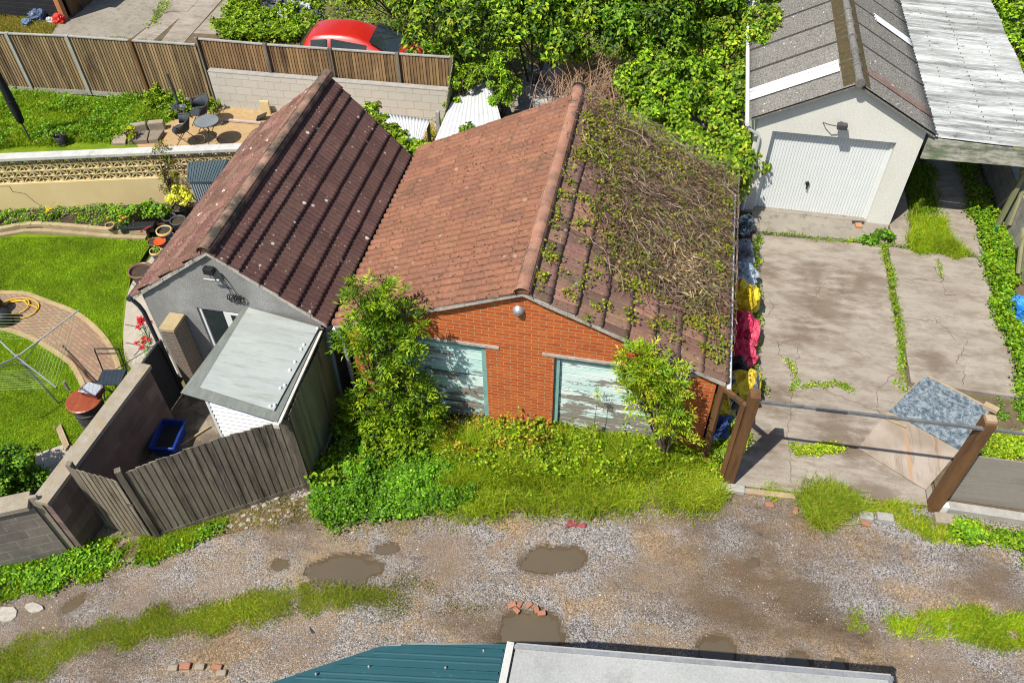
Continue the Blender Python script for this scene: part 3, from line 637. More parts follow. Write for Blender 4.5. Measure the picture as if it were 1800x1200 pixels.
cp = thing('carport', 'carport beside the white garage roofed with pale weathered corrugated sheets', 'carport', (6.5, 16.25, 0))
def carport_roof():
    ys = np.arange(16.2, 23.6, .02); n = len(ys); xs = np.linspace(5.46, 8.0, 9); V = []
    for x in xs:
        sag = .03*math.sin((x-5.5)/2.5*9)
        loc = (ys-16.2) % .62
        V.append(np.stack([np.full(n, x), ys, 2.415-(x-5.5)*.03+sag*.3+.014*np.sin((ys-16.2)/.076*2*np.pi)+.012*(loc < .05)+.018*np.sin(ys*3.1+x)], 1))
    V = np.vstack(V); F = np.vstack([np.stack([j*n+np.arange(n-1), (j+1)*n+np.arange(n-1), (j+1)*n+np.arange(n-1)+1, j*n+np.arange(n-1)+1], 1) for j in range(8)])
    return np_mesh('roof_sheet', V, F, None, M['carport'], cp, smooth=True)
carport_roof()
for x in (6.05, 6.72, 7.40):
    for y in np.arange(16.4, 22.9, .217):
        w_ = MB(); w_.lathe([(.0, .010), (.011, .006), (.013, -.008)], (x+rnd.uniform(-.015, .015), y, 2.43-(x-5.5)*.03+.018*math.sin(y*3.1+x)), 6); w_.build('roof_screw', M['darksteel'], cp)
w_ = MB(); w_.slab([(5.46, 16.18, 1.90), (8.1, 16.18, 1.95), (8.1, 16.18, 2.31), (5.46, 16.18, 2.39)], (0, .035, 0))
k = NT('mossy_fascia'); cc = k.mix(k.ramp(k.noise(5, 7, .75, k.map((.5, 1, 2), (0, R(20), 0))), [(.4, 0.), (.6, 1.)]), (.09, .105, .075), (.36, .35, .30)); cc = k.mix(k.ramp(k.noise(2, 5), [(.5, 0.), (.65, .7)]), cc, (.075, .12, .045)); M['fascia'] = k.fin(cc, .9)
w_.build('fascia', M['fascia'], cp)
w_ = MB(); w_.box(7.74, 7.83, 16.6, 16.69, 0, 2.3); w_.build('post', M['wood_green'], cp)
w_ = MB(); w_.box(7.80, 7.89, 19.6, 19.69, 0, 2.3); w_.build('post', M['wood_green'], cp)
w_ = MB(); w_.ob((7.78, 16.7, 1.2), (0, .9, 1.0), (.06, 0, 0), (0, -.05, .06)); w_.build('brace', M['wood_green'], cp)
for y in (17.5, 19.2, 21, 22.8): w_ = MB(); w_.box(5.45, 7.95, y, y+.05, 2.20, 2.30); w_.build('rafter', M['wood_green'], cp)

# ================================================================== ground
def sheet(name, poly, z, mat, th=.03, kind='structure', **kw):
    mb = MB(); P = [(p[0], p[1]) for p in poly]; mb.prism(P, z-th, z)
    return tag(mb.build(name, mat), kind=kind, **kw)
mb = MB(); mb.grid(lambda u, v: (-400+800*u, -300+800*v, -.09), 4, 4); tag(mb.build('ground', M['ground']), kind='structure')

PUD = []   # centre, semi-axes, turn
for (px, py, rx, ry, a) in ((602, 1002, .64, .30, 10), (975, 982, .52, .29, 22), (925, 1110, .50, .34, 8), (1255, 1145, .32, .24, 5), (1402, 1162, .20, .18, 5), (1472, 1168, .17, .11, 5),
                            (488, 992, .14, .10, 0), (678, 966, .18, .11, 20), (125, 1062, .20, .12, 60), (1324, 988, .12, .08, 0)):
    q = G2(px, py); PUD.append((q[0], q[1], rx, ry, R(a)))
def pdist(x, y, p):
    c, s = math.cos(p[4]), math.sin(p[4]); u = ((x-p[0])*c+(y-p[1])*s)/p[2]; v = (-(x-p[0])*s+(y-p[1])*c)/p[3]
    return np.sqrt(u*u+v*v)+(vn(x, y, .22, 9)-.5)*.5+(vn(x, y, .07, 10)-.5)*.25
def lane_h(x, y):
    x = np.asarray(x, float); y = np.asarray(y, float)
    h = (vn(x, y, .9, 1)-.5)*.03+(vn(x, y, .25, 2)-.5)*.016+(vn(x, y, .08, 5)-.5)*.007
    wet = np.full(x.shape, 9.)
    for p in PUD:
        d = pdist(x, y, p); wet = np.minimum(wet, d); h = h*np.clip(d-.6, 0, 1)-.055*np.clip(1.12-d, 0, .55)/.55
    return h, wet
nx_, ny_ = 560, 190
gx = np.linspace(-16, 12, nx_); gy = np.linspace(-.6, 8.66, ny_); X, Y = np.meshgrid(gx, gy); H_, WT = lane_h(X, Y)
idx = np.arange(nx_*ny_).reshape(ny_, nx_); F = np.stack([idx[:-1, :-1], idx[:-1, 1:], idx[1:, 1:], idx[1:, :-1]], -1).reshape(-1, 4)
wf_ = (np.clip((WT-.92)/.28, 0, 1)**.6)[:-1, :-1].reshape(-1, 1)
tag(np_mesh('lane', np.stack([X, Y, H_], -1).reshape(-1, 3), F, np.repeat(wf_, 3, 1), M['lane'], smooth=True), kind='structure')
for p in PUD:
    mb = MB(); c, s = math.cos(p[4]), math.sin(p[4]); n = 24
    mb.add([(p[0]+1.35*(p[2]*math.cos(2*math.pi*k/n)*c-p[3]*math.sin(2*math.pi*k/n)*s), p[1]+1.35*(p[2]*math.cos(2*math.pi*k/n)*s+p[3]*math.sin(2*math.pi*k/n)*c), -.030) for k in range(n)], [tuple(range(n))])
    tag(mb.build('puddle', M['water']), kind='structure')

# loose stones of the lane
def stones(name, P, S, C, flat=.55):
    n = len(P); a = rng.random(n)*6.28; q = rng.uniform(.6, 1.3, (n, 6)); 
    D = np.array([(1, 0, 0), (0, 1, 0), (-1, 0, 0), (0, -1, 0), (0, 0, 1), (0, 0, -1)], float)
    V = D[None]*q[:, :, None]*S[:, None, None]; V[:, :, 2] *= flat
    ca, sa = np.cos(a)[:, None], np.sin(a)[:, None]; x = V[:, :, 0]*ca-V[:, :, 1]*sa; y = V[:, :, 0]*sa+V[:, :, 1]*ca
    V[:, :, 0] = x; V[:, :, 1] = y; V[:, 4, :2] += rng.normal(0, .35, (n, 2))*S[:, None]; V += P[:, None, :]
    T = np.array([(0, 1, 4), (1, 2, 4), (2, 3, 4), (3, 0, 4)]); F = (np.arange(n)[:, None, None]*6+T[None]).reshape(-1, 3)
    return np_mesh(name, V.reshape(-1, 3), F, np.repeat(C, 4, 0), M['stone'])
LANE = [(-9.6, 2.6), (-3.5, 2.6), (7.5, 4.5), (7.8, 8.4), (5.3, 8.4), (1.6, 7.9), (-.6, 7.3), (-2.9, 6.9), (-4.7, 6.3), (-7.2, 5.35), (-9.6, 4.4)]
q = sample(LANE, 120000, .2); dens = vn(q[:, 0]*.55, q[:, 1]*1.3, .75, 21)*.6+vn(q[:, 0], q[:, 1], .35, 22)*.4
for (px, py, r) in ((790, 975, .8), (1130, 1000, .6), (1230, 905, .6), (1400, 1030, .5), (1270, 1065, .6), (1720, 1000, .7), (1780, 1050, .7), (560, 1025, .5), (1290, 880, .5)):
    g_ = G2(px, py); dens = dens-.30*np.exp(-((q[:, 0]-g_[0])**2+((q[:, 1]-g_[1])*1.6)**2)/(r*r))
q = q[(dens > .36+rng.random(len(q))*.3)]; h, wt = lane_h(q[:, 0], q[:, 1]); ok = wt > 1.0; q = q[ok]; h = h[ok]
S = .004+.0075*rng.random(len(q))**2.2+.010*(rng.random(len(q)) > .985)
C = pal(len(q), [(.225, .215, .22), (.38, .37, .375), (.11, .105, .105), (.36, .27, .17), (.48, .46, .44), (.18, .125, .08), (.36, .22, .09)], .2, [.24, .17, .2, .13, .08, .12, .06])
tag(stones('gravel', np.stack([q[:, 0], q[:, 1], h+S*.3], 1), S, C), 'loose grey and tan gravel stones scattered over the lane', 'gravel', kind='stuff')

RB = [G2(300, 945), G2(400, 905), G2(545, 850), G2(575, 865), G2(545, 905), G2(420, 935)]
q = sample(RB, 420, .05); S = .01+.045*rng.random(len(q))**4; h, wt = lane_h(q[:, 0], q[:, 1])
tag(stones('rubble', np.stack([q[:, 0], q[:, 1], h+.022], 1), S, pal(len(q), [(.34, .31, .26), (.24, .20, .16), (.44, .41, .36), (.16, .13, .1)], .15), flat=.35), 'broken pale concrete fragments under the grey fence', 'rubble', kind='stuff')
DRIVE_L = [G2(1330, 416), G2(1548, 432), G2(1590, 668), G2(1590, 705), (5.30, 8.66), (1.50, 8.40), (1.50, 15.3)]
sheet('driveway', [(1.50, 15.35), (5.17, 15.52), (5.20, 11.5), (5.22, 8.68), (1.55, 8.46), (1.50, 9.0)], .030, M['concrete'], .11)
sheet('driveway', [(5.32, 15.50), (7.33, 15.44), (7.30, 11.45), (5.30, 11.45)], .026, M['concrete'], .11)
sheet('driveway', [(5.22, 11.35), (5.24, 8.70), (5.34, 8.7), (5.32, 11.3)], .022, M['concrete_old'], .11)
sheet('threshold', [(1.9, 15.50), (5.30, 15.62), (5.40, 16.29), (1.9, 16.29)], .034, M['concrete_old'], .11)
sheet('threshold', [(2.38, 16.30), (4.91, 16.30), (4.91, 16.5), (2.38, 16.5)], .036, M['concrete_old'], .10)
sheet('driveway', [(5.43, 15.60), (5.90, 15.62), (5.98, 23), (5.43, 23)], .028, M['concrete'], .11)
sheet('driveway', [(6.58, 15.55), (7.34, 15.52), (7.40, 19), (7.40, 23), (6.62, 23)], .028, M['concrete'], .11)
sheet('path', [(7.55, 17.0), (7.84, 17.0), (7.84, 23), (7.6, 23)], .02, M['concrete_old'], .11)
# cracks and open joints in the slabs: thin dark soil lines
mb = MB()
def crack(pts, wd=.008, z=.033, jit=.022, step=.07):
    P = []
    for (a, b) in zip(pts[:-1], pts[1:]):
        a = np.array(G2(*a)); b = np.array(G2(*b)); n = max(2, int(np.linalg.norm(b-a)/step))
        for i in range(n): P.append(a+(b-a)*i/n+np.array([rnd.gauss(0, jit), rnd.gauss(0, jit)])*(0 if i == 0 else 1))
    P.append(np.array(G2(*pts[-1])))
    for a, b in zip(P[:-1], P[1:]):
        d = b-a; d = d/(np.linalg.norm(d)+1e-9); nrm = np.array([-d[1], d[0]])*wd*rnd.uniform(.3, 1.0)
        mb.add([(*(a-nrm*.7), z), (*(b-nrm), z), (*(b+nrm), z), (*(a+nrm*.7), z)], [(0, 1, 2, 3)])
for pts in ([(1405, 590), (1392, 690), (1385, 760), (1390, 850)], [(1330, 600), (1362, 605), (1398, 600)], [(1362, 600), (1385, 650)], [(1392, 690), (1470, 680), (1510, 688)], [(1450, 690), (1560, 730)],
            [(1330, 690), (1392, 690)], [(1570, 660), (1540, 690)], [(1480, 610), (1530, 632)], [(1420, 540), (1450, 500)], [(1345, 560), (1360, 540), (1352, 528)], [(1385, 640), (1400, 700)], [(1540, 690), (1545, 735)],
            [(1570, 490), (1655, 496)], [(1648, 458), (1660, 520), (1682, 521)], [(1590, 560), (1640, 566)], [(1680, 640), (1700, 600)], [(1690, 680), (1695, 650)], [(1640, 560), (1680, 600)]):
    crack(pts)
tag(mb.build('crack', M['soil']), kind='structure')
sheet('verge_soil', [(-5.2, 6.8), (-4.8, 6.5), (-2.9, 7.0), (-.6, 7.45), (1.5, 7.95), (1.62, 8.5), (1.45, 9.0), (-5.0, 9.0)], .024, M['soil'])
sheet('side_soil', [(1.42, 9.0), (1.55, 8.7), (1.95, 8.7), (2.3, 11), (2.35, 16.2), (1.42, 16.2)], .036, M['soil_dark'], .05)
sheet('side_soil', [(7.30, 11.3), (7.35, 17.0), (7.85, 17.0), (9.2, 11.2), (9.2, 8.8), (5.40, 8.8), (5.40, 11.3)], .020, M['soil'])
sheet('fence_soil', [(-8.3, 5.3), (-7.1, 5.6), (-5.1, 6.95), (-5.2, 6.5), (-6.2, 5.9), (-7.6, 5.2)], .022, M['soil'])
sheet('yard_floor', [(-8.35, 5.35), (-7.2, 5.8), (-5.15, 7.15), (-5.15, 9.0), (-8.0, 9.0), (-8.3, 8.0)], .034, M['yard'], .04)
sheet('passage', [(-5.14, 7.2), (-4.76, 7.2), (-4.76, 14), (-5.14, 14)], .03, M['soil_dark'])
# garden
LAWN = [(-9.0, 5.1), (-8.5, 8.0), (-9.2, 8.2), (-9.9, 9.3), (-10.9, 11.5), (-11.0, 12.75), (-14.6, 12.3), (-20, 11.3), (-20, 2), (-12, 3.4)]
sheet('lawn', LAWN, .020, M['lawn'])
def curve_px(pts, n=6):
    P = [np.array(p, float) for p in pts]; out = []
    for i in range(len(P)-1):
        p0, p1, p2, p3 = P[max(i-1, 0)], P[i], P[i+1], P[min(i+2, len(P)-1)]
        for k in range(n):
            t = k/n; out.append(.5*((2*p1)+(-p0+p2)*t+(2*p0-5*p1+4*p2-p3)*t*t+(-p0+3*p1-3*p2+p3)*t**3))
    out.append(P[-1]); return [tuple(map(float, q)) for q in out]
up = curve_px([G2(-160, 500), G2(-60, 505), G2(0, 515), (-12.85, 10.55), (-12.29, 10.43), (-11.4, 10.2), (-10.56, 9.73), (-9.95, 9.2), (-9.6, 8.75)])
lo = curve_px([(-9.95, 8.2), G2(135, 655), (-10.9, 8.98), (-11.84, 9.35), G2(0, 578), G2(-80, 570), G2(-160, 565)])
PATH = up+lo
sheet('garden_path', PATH, .030, M['paver'])
for nm, ln in (('a', up), ('b', lo)):
    mb = MB()
    for a, b in zip(ln[:-1], ln[1:]):
        d = np.array(b)-np.array(a); L = np.linalg.norm(d); d = d/L; nn = np.array([-d[1], d[0]])*.05
        mb.prism([tuple(np.array(a)-nn), tuple(np.array(b)-nn), tuple(np.array(b)+nn), tuple(np.array(a)+nn)], -.02, .040+rnd.uniform(0, .004), (1, .85, .55))
    tag(mb.build('path_edging', M['flag']), kind='structure')
PAT = curve_px([(-10.85, 13.0), (-10.75, 12.3), G2(232, 500), G2(220, 560), G2(218, 612), G2(225, 640), G2(248, 668)])+[(-8.5, 8.4), (-8.5, 13.2)]
sheet('patio', PAT, .034, M['flag'])
mb = MB()
for (a, b) in (((220, 572), (258, 580)), ((222, 604), (262, 612)), ((232, 500), (250, 512)), ((236, 628), (262, 600)), ((262, 440), (290, 452))):
    A = np.array(G2(*a)); B = np.array(G2(*b)); d = (B-A)/np.linalg.norm(B-A); nn = np.array([-d[1], d[0]])*.009
    mb.add([(*(A-nn), .037), (*(B-nn), .037), (*(B+nn), .037), (*(A+nn), .037)], [(0, 1, 2, 3)])
tag(mb.build('patio_joint', M['soil_dark']), kind='structure')
sheet('slab_path', [G2(62, 800), G2(120, 780), G2(135, 790), (-8.65, 6.0), (-8.7, 5.2), (-9.3, 4.9), G2(66, 830)], .034, M['flag'])
sheet('flower_bed', [(-15.4, 12.4), (-14.7, 12.36), (-12.15, 12.95), (-10.7, 13.0), (-10.5, 14.15), (-15.4, 12.85), (-16.6, 12.5), (-16.6, 12.1)], .10, M['soil_dark'], .15)
mb = MB(); pts = curve_px([G2(-60, 418), G2(0, 411), G2(60, 402), G2(120, 405), G2(200, 412), G2(262, 415)])
for a, b in zip(pts[:-1], pts[1:]):
    d = np.array(b)-np.array(a); d = d/np.linalg.norm(d); nn = np.array([-d[1], d[0]])*.055
    mb.prism([tuple(np.array(a)-nn), tuple(np.array(b)-nn), tuple(np.array(b)+nn), tuple(np.array(a)+nn)], -.02, .17+rnd.uniform(-.004, .004), (.95, .85, .62))
for a, b in zip(pts[:-1], pts[1:]):
    d = np.array(b)-np.array(a); d = d/np.linalg.norm(d); nn = np.array([-d[1], d[0]])*.055; o = np.array([.02, -.13])
    mb.prism([tuple(np.array(a)-nn+o), tuple(np.array(b)-nn+o), tuple(np.array(b)+nn+o), tuple(np.array(a)+nn+o)], -.02, .08+rnd.uniform(-.004, .004), (.85, .76, .52))
tag(mb.build('bed_kerb', M['flag']), kind='structure')
# upper garden, gravel seating area, far driveway
sheet('rough_lawn', [(-24, 11.5), (-10.5, 14.5), (-12.6, 16.6), (-12.3, 18.3), (-25, 18.0)], .014, M['lawn'])
sheet('wall_shade_strip', [(-19, 12.1), (-10.9, 14.28), (-11.2, 15.35), (-19.4, 13.2)], .022, M['soil_dark'])  # dark strip standing in for the wall's shade behind the pierced blocks
sheet('gravel_patch', [G2(235, 250), G2(300, 215), G2(330, 195), (-12.0, 18.35), (-5.4, 18.5), (-5.4, 14.6), (-10.8, 14.2)], .020, M['sand'])
sheet('rear_driveway', [G2(92, 60), G2(225, 73), G2(400, -60), G2(150, -60)], .012, M['concrete_old'])
for zk, P in enumerate(([G2(232, 72), G2(268, 74), G2(330, 20), G2(290, 24)], [G2(282, 76), G2(322, 78), G2(400, -10), G2(350, -10)], [G2(340, 60), G2(395, 62), G2(470, -20), G2(405, -10)], [G2(270, 20), G2(330, 22), G2(380, -30), G2(300, -30)])):
    sheet('rear_slab', P, .016+.004*zk, M['concrete'])
sheet('rear_soil', [G2(220, 78), G2(430, 88), G2(540, -60), G2(330, -60)], .006, M['soil'])
sheet('rubble_ground', [(-5.3, 18.6), (-5.2, 14.3), (1.5, 14.3), (1.8, 20), (-4.0, 21.5)], .012, M['concrete_old'])

# ================================================================== walls and fences
def block_run(name, mat, a, b, h, t, parent=None, at=None, z0=-.05):
    """straight wall from plan point a to b, thickness to the left of a->b; texture runs along its length"""
    L = math.hypot(b[0]-a[0], b[1]-a[1]); me = MB(); me.box(0, L, 0, t, z0, h)
    bmn = me.build(name, mat)
    ang = math.atan2(b[1]-a[1], b[0]-a[0])
    if parent is not None:
        off = W0[parent.name]; bmn.parent = parent; bmn.location = Vector((a[0], a[1], 0))-off
    else: bmn.location = (a[0], a[1], 0)
    bmn.rotation_euler = (0, 0, ang); return bmn
# yard wall
yw = thing('yard_wall', 'tall brown concrete block wall running between the lawn and the small yard', 'wall', (-8.4, 6.6, 0))
block_run('wall', M['block_brown'], (-8.22, 5.22), (-8.06, 7.98), 1.44, .22, yw)
block_run('coping', M['cope_old'], (-8.19, 5.18), (-8.03, 8.02), 1.52, .28, yw, z0=1.443)
lw = thing('lane_wall', 'dark concrete block wall with mossy rough coping beside the lane', 'wall', (-9.4, 4.8, 0))
block_run('wall', M['block_dark'], (-14.0, 2.42), (-8.45, 5.14), 1.40, .22, lw)
block_run('coping', M['cope_old'], (-14.0, 2.36), (-8.47, 5.08), 1.49, .30, lw, z0=1.403)
mb = MB(); mb.ob((-8.46, 5.17, 0), (.10, .04, 0), (-.02, .05, 0), (0, 0, 1.60)); lp = mb.build('post', M['cope_old'], at=(-8.43, 5.2, 0)); tag(lp, 'thin concrete post at the corner where the two block walls meet', 'post')
# black side gate and brick pillar
bgp = thing('side_gate', 'black boarded side gate between block wall and the garage pillar', 'gate', (-8.25, 8.0, 0))
mb = MB(); mb.ob((-8.28, 8.04, .05), (.03, .60, 0), (.04, 0, 0), (0, 0, 1.40)); mb.build('panel', M['blackboard'], bgp)
mb = MB(); mb.ob((-8.235, 8.04, .05), (.03, 0, 0), (.003, .07, 0), (0, 0, 1.40)); mb.ob((-8.205, 8.57, .05), (.03, 0, 0), (.003, .07, 0), (0, 0, 1.42)); mb.build('frame', M['black'], bgp)
mb = MB(); mb.box(-8.04, -7.79, 8.58, 8.96, 0, 1.80); mb2 = MB(); mb2.box(-8.055, -7.775, 8.565, 8.975, 1.803, 1.86)
bp = thing('brick_pillar', 'square brick gate pillar with mossy cap by the grey garage corner', 'pillar', (-7.9, 8.7, 0)); mb.build('shaft', M['brick_dark'], bp); mb2.build('cap', m_var('mossy_cap', (.32, .24, .13), (.42, .34, .2), 6, .95, .5, 50, False), bp)

def board_run(name, mat, parent, a, b, z0, top, bw=.10, t=.018, lap=.015, cj=.16, wave=0, base=(1, 1, 1), gapo=.004):
    """vertical overlapping boards between plan points a and b; top is a function of 0..1"""
    a = np.array(a, float); b = np.array(b, float); L = np.linalg.norm(b-a); d = (b-a)/L; nn = np.array([-d[1], d[0]]); n = max(1, int(round(L/bw))); m = MB()
    for i in range(n):
        s0 = i*L/n-(lap if i else 0); s1 = (i+1)*L/n; jj = 1+rnd.uniform(-cj, cj); c = tuple(base[k]*jj*(1+rnd.uniform(-.03, .03)) for k in range(3)); tt = rnd.uniform(-.012, .012)
        o0 = -.5*t; o1 = .5*t+gapo
        za = top((i+.0)/n)+tt; zb = top((i+1)/n)+tt
        P0 = a+d*s0+nn*o1; P1 = a+d*s1+nn*o0; Q1 = P1-nn*.008; Q0 = P0-nn*.02
        vs = [(*P0, z0), (*P1, z0), (*Q1, z0), (*Q0, z0), (*P0, za), (*P1, zb), (*Q1, zb), (*Q0, za)]
        fs = [(0, 1, 2, 3), (7, 6, 5, 4), (0, 4, 5, 1), (1, 5, 6, 2), (2, 6, 7, 3), (3, 7, 4, 0)]
        m.add(vs, [f[::-1] for f in fs], c)
    return m.build(name, mat, parent)
def rail(m, a, b, z, w=.05, h=.05, col=None, off=0):
    a = np.array(a, float); b = np.array(b, float); d = (b-a)/np.linalg.norm(b-a); nn = np.array([-d[1], d[0]])
    o = a+nn*off; m.ob((*o, z), (*(b-a), 0), (*(nn*w), 0), (0, 0, h), col)

# grey closeboard yard fence and its open gate
yf = thing('yard_fence', 'weathered grey closeboard fence closing off the small yard', 'fence', (-6.2, 6.3, 0))
A0, B0 = (-7.14, 5.72), (-5.14, 7.07)
board_run('boards', M['wood_grey'], yf, A0, B0, .08, lambda s: 1.83+.09*math.sin(s*3.0)-.03*(s > .28)*(s < .34)+.03*s, .10)
for z in (.45, 1.5): m = MB(); rail(m, A0, B0, z, off=.03); m.build('rail', M['wood_grey'], yf)
m = MB(); rail(m, A0, B0, .0, .04, .14, off=-.02); m.build('gravel_board', M['wood_grey'], yf)
m = MB(); m.cbox((-7.19, 5.70, 0), .09, .09, 1.92, .6); m.build('post', M['wood_grey'], yf)
m = MB(); m.cbox((-5.09, 7.06, 0), .09, .09, 1.96, .6); m.build('post', M['wood_grey'], yf)
yg = thing('yard_gate', 'grey boarded timber gate standing ajar beside the dark block wall', 'gate', (-7.6, 5.66, 0))
board_run('boards', M['wood_grey'], yg, (-7.99, 5.68), (-7.27, 5.67), .08, lambda s: 1.78-.11*s, .095, base=(1.1, 1.1, 1.05))
for z in (.35, 1.40): m = MB(); rail(m, (-7.99, 5.70), (-7.27, 5.69), z, off=.03); m.build('rail', M['wood_grey'], yg)
m = MB(); m.cbox((-7.29, 5.655, 1.0), .10, .02, .03, 0); m.build('latch', M['darksteel'], yg)
m = MB(); m.cbox((-8.03, 5.72, 0), .08, .08, 1.84, .1); m.build('post', M['wood_grey'], yg)
sf = thing('side_fence', 'tall greenish closeboard fence along the shed beside the brick garage passage', 'fence', (-5.1, 8.1, 0))
board_run('boards', M['wood_green'], sf, (-5.06, 7.12), (-5.14, 8.94), .10, lambda s: 1.98+.03*math.sin(s*6), .10)
m = MB(); rail(m, (-5.02, 7.12), (-5.10, 8.94), .0, .04, .14, off=-.02); m.build('gravel_board', M['wood_green'], sf)
m = MB(); m.ob((-5.16, 7.05, 1.98), (-.06, 1.9, .03), (.08, 0, 0), (0, 0, .03)); m.build('top_rail', M['wood_grey'], sf)

# small shed under flat sheet roof
sh = thing('yard_shed', 'small white clad shed with flat pale sheet roof against the grey garage', 'shed', (-5.8, 8.0, 0))
m = MB()
for i in range(19): m.slab([(-6.48, 7.21, .02+i*.105), (-6.48, 7.170, .02+i*.105), (-6.48, 7.198, .118+i*.105), (-6.48, 7.21, .118+i*.105)], (1.30, 0, 0))
m.build('front_cladding', M['clad_white'], sh)
m = MB()
for i in range(19): m.slab([(-6.48, 7.22, .02+i*.105), (-6.496, 7.22, .02+i*.105), (-6.484, 7.22, .12+i*.105), (-6.47, 7.22, .12+i*.105)], (0, 1.72, 0))
m.build('side_cladding', M['clad_white'], sh)
m = MB(); m.box(-6.50, -6.455, 7.17, 7.21, 0, 2.03); m.build('corner_trim', M['upvc'], sh)
m = MB(); m.box(-5.20, -5.18, 7.22, 8.95, 0, 1.98); m.build('wall', M['wood_green'], sh)
RA, RB, RC, RD = G(428, 540, 2.20), G(563, 576, 2.12), G(487, 741, 2.08), G(317, 690, 2.16)
m = MB(); m.slab([RA, RB, RC, RD], (0, 0, -.012)); m.build('roof_sheet', M['shedroof2'], sh)
IA, IB, IC, ID = G(437, 541, 2.222), G(561, 576, 2.142), G(482, 722, 2.108), G(352, 681, 2.176)
m = MB(); m.slab([IA, IB, IC, ID], (0, 0, .014)); m.build('roof_panel', M['shedroof'], sh)
for (px, py) in ((440, 542), (413, 587), (387, 630), (358, 680), (558, 577), (534, 605), (529, 613), (518, 635), (509, 649), (500, 675), (492, 680), (482, 709), (474, 711)):
    q = G(px, py, 2.17); 
    m = MB(); m.lathe([(0, .016), (.012, .014), (.022, .006), (.024, -.02)], (q[0], q[1], 2.165+(q[1]-8)*.02), 8); m.build('roof_screw', M['upvc'], sh)
m = MB(); m.ob(np.array(RC)+(-.02, -.04, -.05), np.array(RB)-np.array(RC), (.07, 0, 0), (0, 0, .03)); m.ob(np.array(RC)+(-.05, -.06, -.09), (.10, 0, 0), (0, .05, 0), (0, 0, .09)); m.build('roof_batten', m_var('white_batten', (.42, .40, .36), (.6, .58, .54), 8, .8, .2, 50, False), sh)
# flaking edge of the batten is ivy-less; keep plain

# blue recycling box
bb = thing('recycling_box', 'blue open plastic recycling box lying in the yard corner', 'recycling box', (-7.84, 7.46, .034))
m = MB(); ca = R(8)
def bx_(w, l, z): 
    c, s = math.cos(ca), math.sin(ca); return [(-7.84+x*c-y*s, 7.46+x*s+y*c, z) for (x, y) in ((-w, -l), (w, -l), (w, l), (-w, l))]
o0, o1, i1, i0 = bx_(.17, .26, .036), bx_(.215, .31, .36), bx_(.195, .29, .36), bx_(.155, .245, .05)
vs = o0+o1+i1+i0; fs = [(3, 2, 1, 0)]+[(k, (k+1) % 4, 4+(k+1) % 4, 4+k) for k in range(4)]+[(4+k, 4+(k+1) % 4, 8+(k+1) % 4, 8+k) for k in range(4)]+[(8+k, 8+(k+1) % 4, 12+(k+1) % 4, 12+k) for k in range(4)]+[(12, 13, 14, 15)]
m.add(vs, fs); m.build('tub', M['blue'], bb, bevel=.012)
r0, r1 = bx_(.235, .33, .355), bx_(.215, .31, .355); r2, r3 = bx_(.235, .33, .33), bx_(.217, .312, .33)
m = MB(); m.add(r0+r1+r2+r3, [(k, (k+1) % 4, 4+(k+1) % 4, 4+k) for k in range(4)]+[(k, 8+k, 8+(k+1) % 4, (k+1) % 4) for k in range(4)]+[(8+k, 12+k, 12+(k+1) % 4, 8+(k+1) % 4) for k in range(4)])
m.build('rim', M['blue'], bb)
m = MB(); q = bx_(.188, .28, .24); m.add(q, [(0, 1, 2, 3)]); m.build('dark_sheet', M['black'], bb)  # black sheet set inside the tub below its rim
m = MB(); m.ob((-7.35, 7.95, .05), (-.42, -.62, 0), (.025, -.017, 0), (0, 0, .03)); tag(m.build('timber_batten', M['wood_pale'], at=(-7.6, 7.6, .05)), 'pale thin timber batten lying on the yard floor by the shed', 'batten')

# cream garden wall with decorative screen blocks
cw = thing('garden_wall', 'cream painted garden wall with two rows of pierced screen blocks', 'wall', (-13, 13.4, 0))
WA, WB = np.array((-18.9, 11.95)), np.array((-8.4, 14.70)); WD = (WB-WA)/np.linalg.norm(WB-WA); WL = float(np.linalg.norm(WB-WA)); WANG = math.atan2(WD[1], WD[0])
def rot_local(o, par, z=0):
    off = W0[par.name]; o.parent = par; o.location = Vector((WA[0], WA[1], z))-off; o.rotation_euler = (0, 0, WANG); return o
m = MB(); m.box(0, WL, 0, .21, -.05, .82); rot_local(m.build('base_wall', M['cream']), cw)
m = MB(); m.box(-.02, WL, -.035, .20, 1.44, 1.53); rot_local(m.build('coping', M['coping'], bevel=.015), cw)
m = MB(); B = .303; nb = int(WL/B)
for r in range(2):
    z = .825+r*(B+.004)
    for i in range(nb):
        x = i*B; f = .013; T0, T1 = .03, .15
        m.box(x+.002, x+B-.002, T0, T1, z, z+f); m.box(x+.002, x+B-.002, T0, T1, z+B-f, z+B-.001); m.box(x+.002, x+f, T0+.001, T1-.001, z+f, z+B-f); m.box(x+B-f, x+B-.002, T0+.001, T1-.001, z+f, z+B-f)
        c = (x+B/2, z+B/2); ro = B*.46
        for kk in range(8):
            a = kk*math.pi/4+.0001; ln = ro*(1.30 if kk % 2 else 1.0); w2 = .0075 if kk % 2 else .006
            da = (math.cos(a), math.sin(a)); na = (-da[1]*w2, da[0]*w2)
            p = [(c[0]+na[0]*.7, c[1]+na[1]*.7), (c[0]+da[0]*ln+na[0]*1.5, c[1]+da[1]*ln+na[1]*1.5), (c[0]+da[0]*ln-na[0]*1.5, c[1]+da[1]*ln-na[1]*1.5), (c[0]-na[0]*.7, c[1]-na[1]*.7)]
            m.slab([(q[0], T0+.004+.002*(kk % 2), q[1]) for q in p], (0, T1-T0-.01, 0))
rot_local(m.build('screen_blocks', M['cream']), cw)
m = MB()
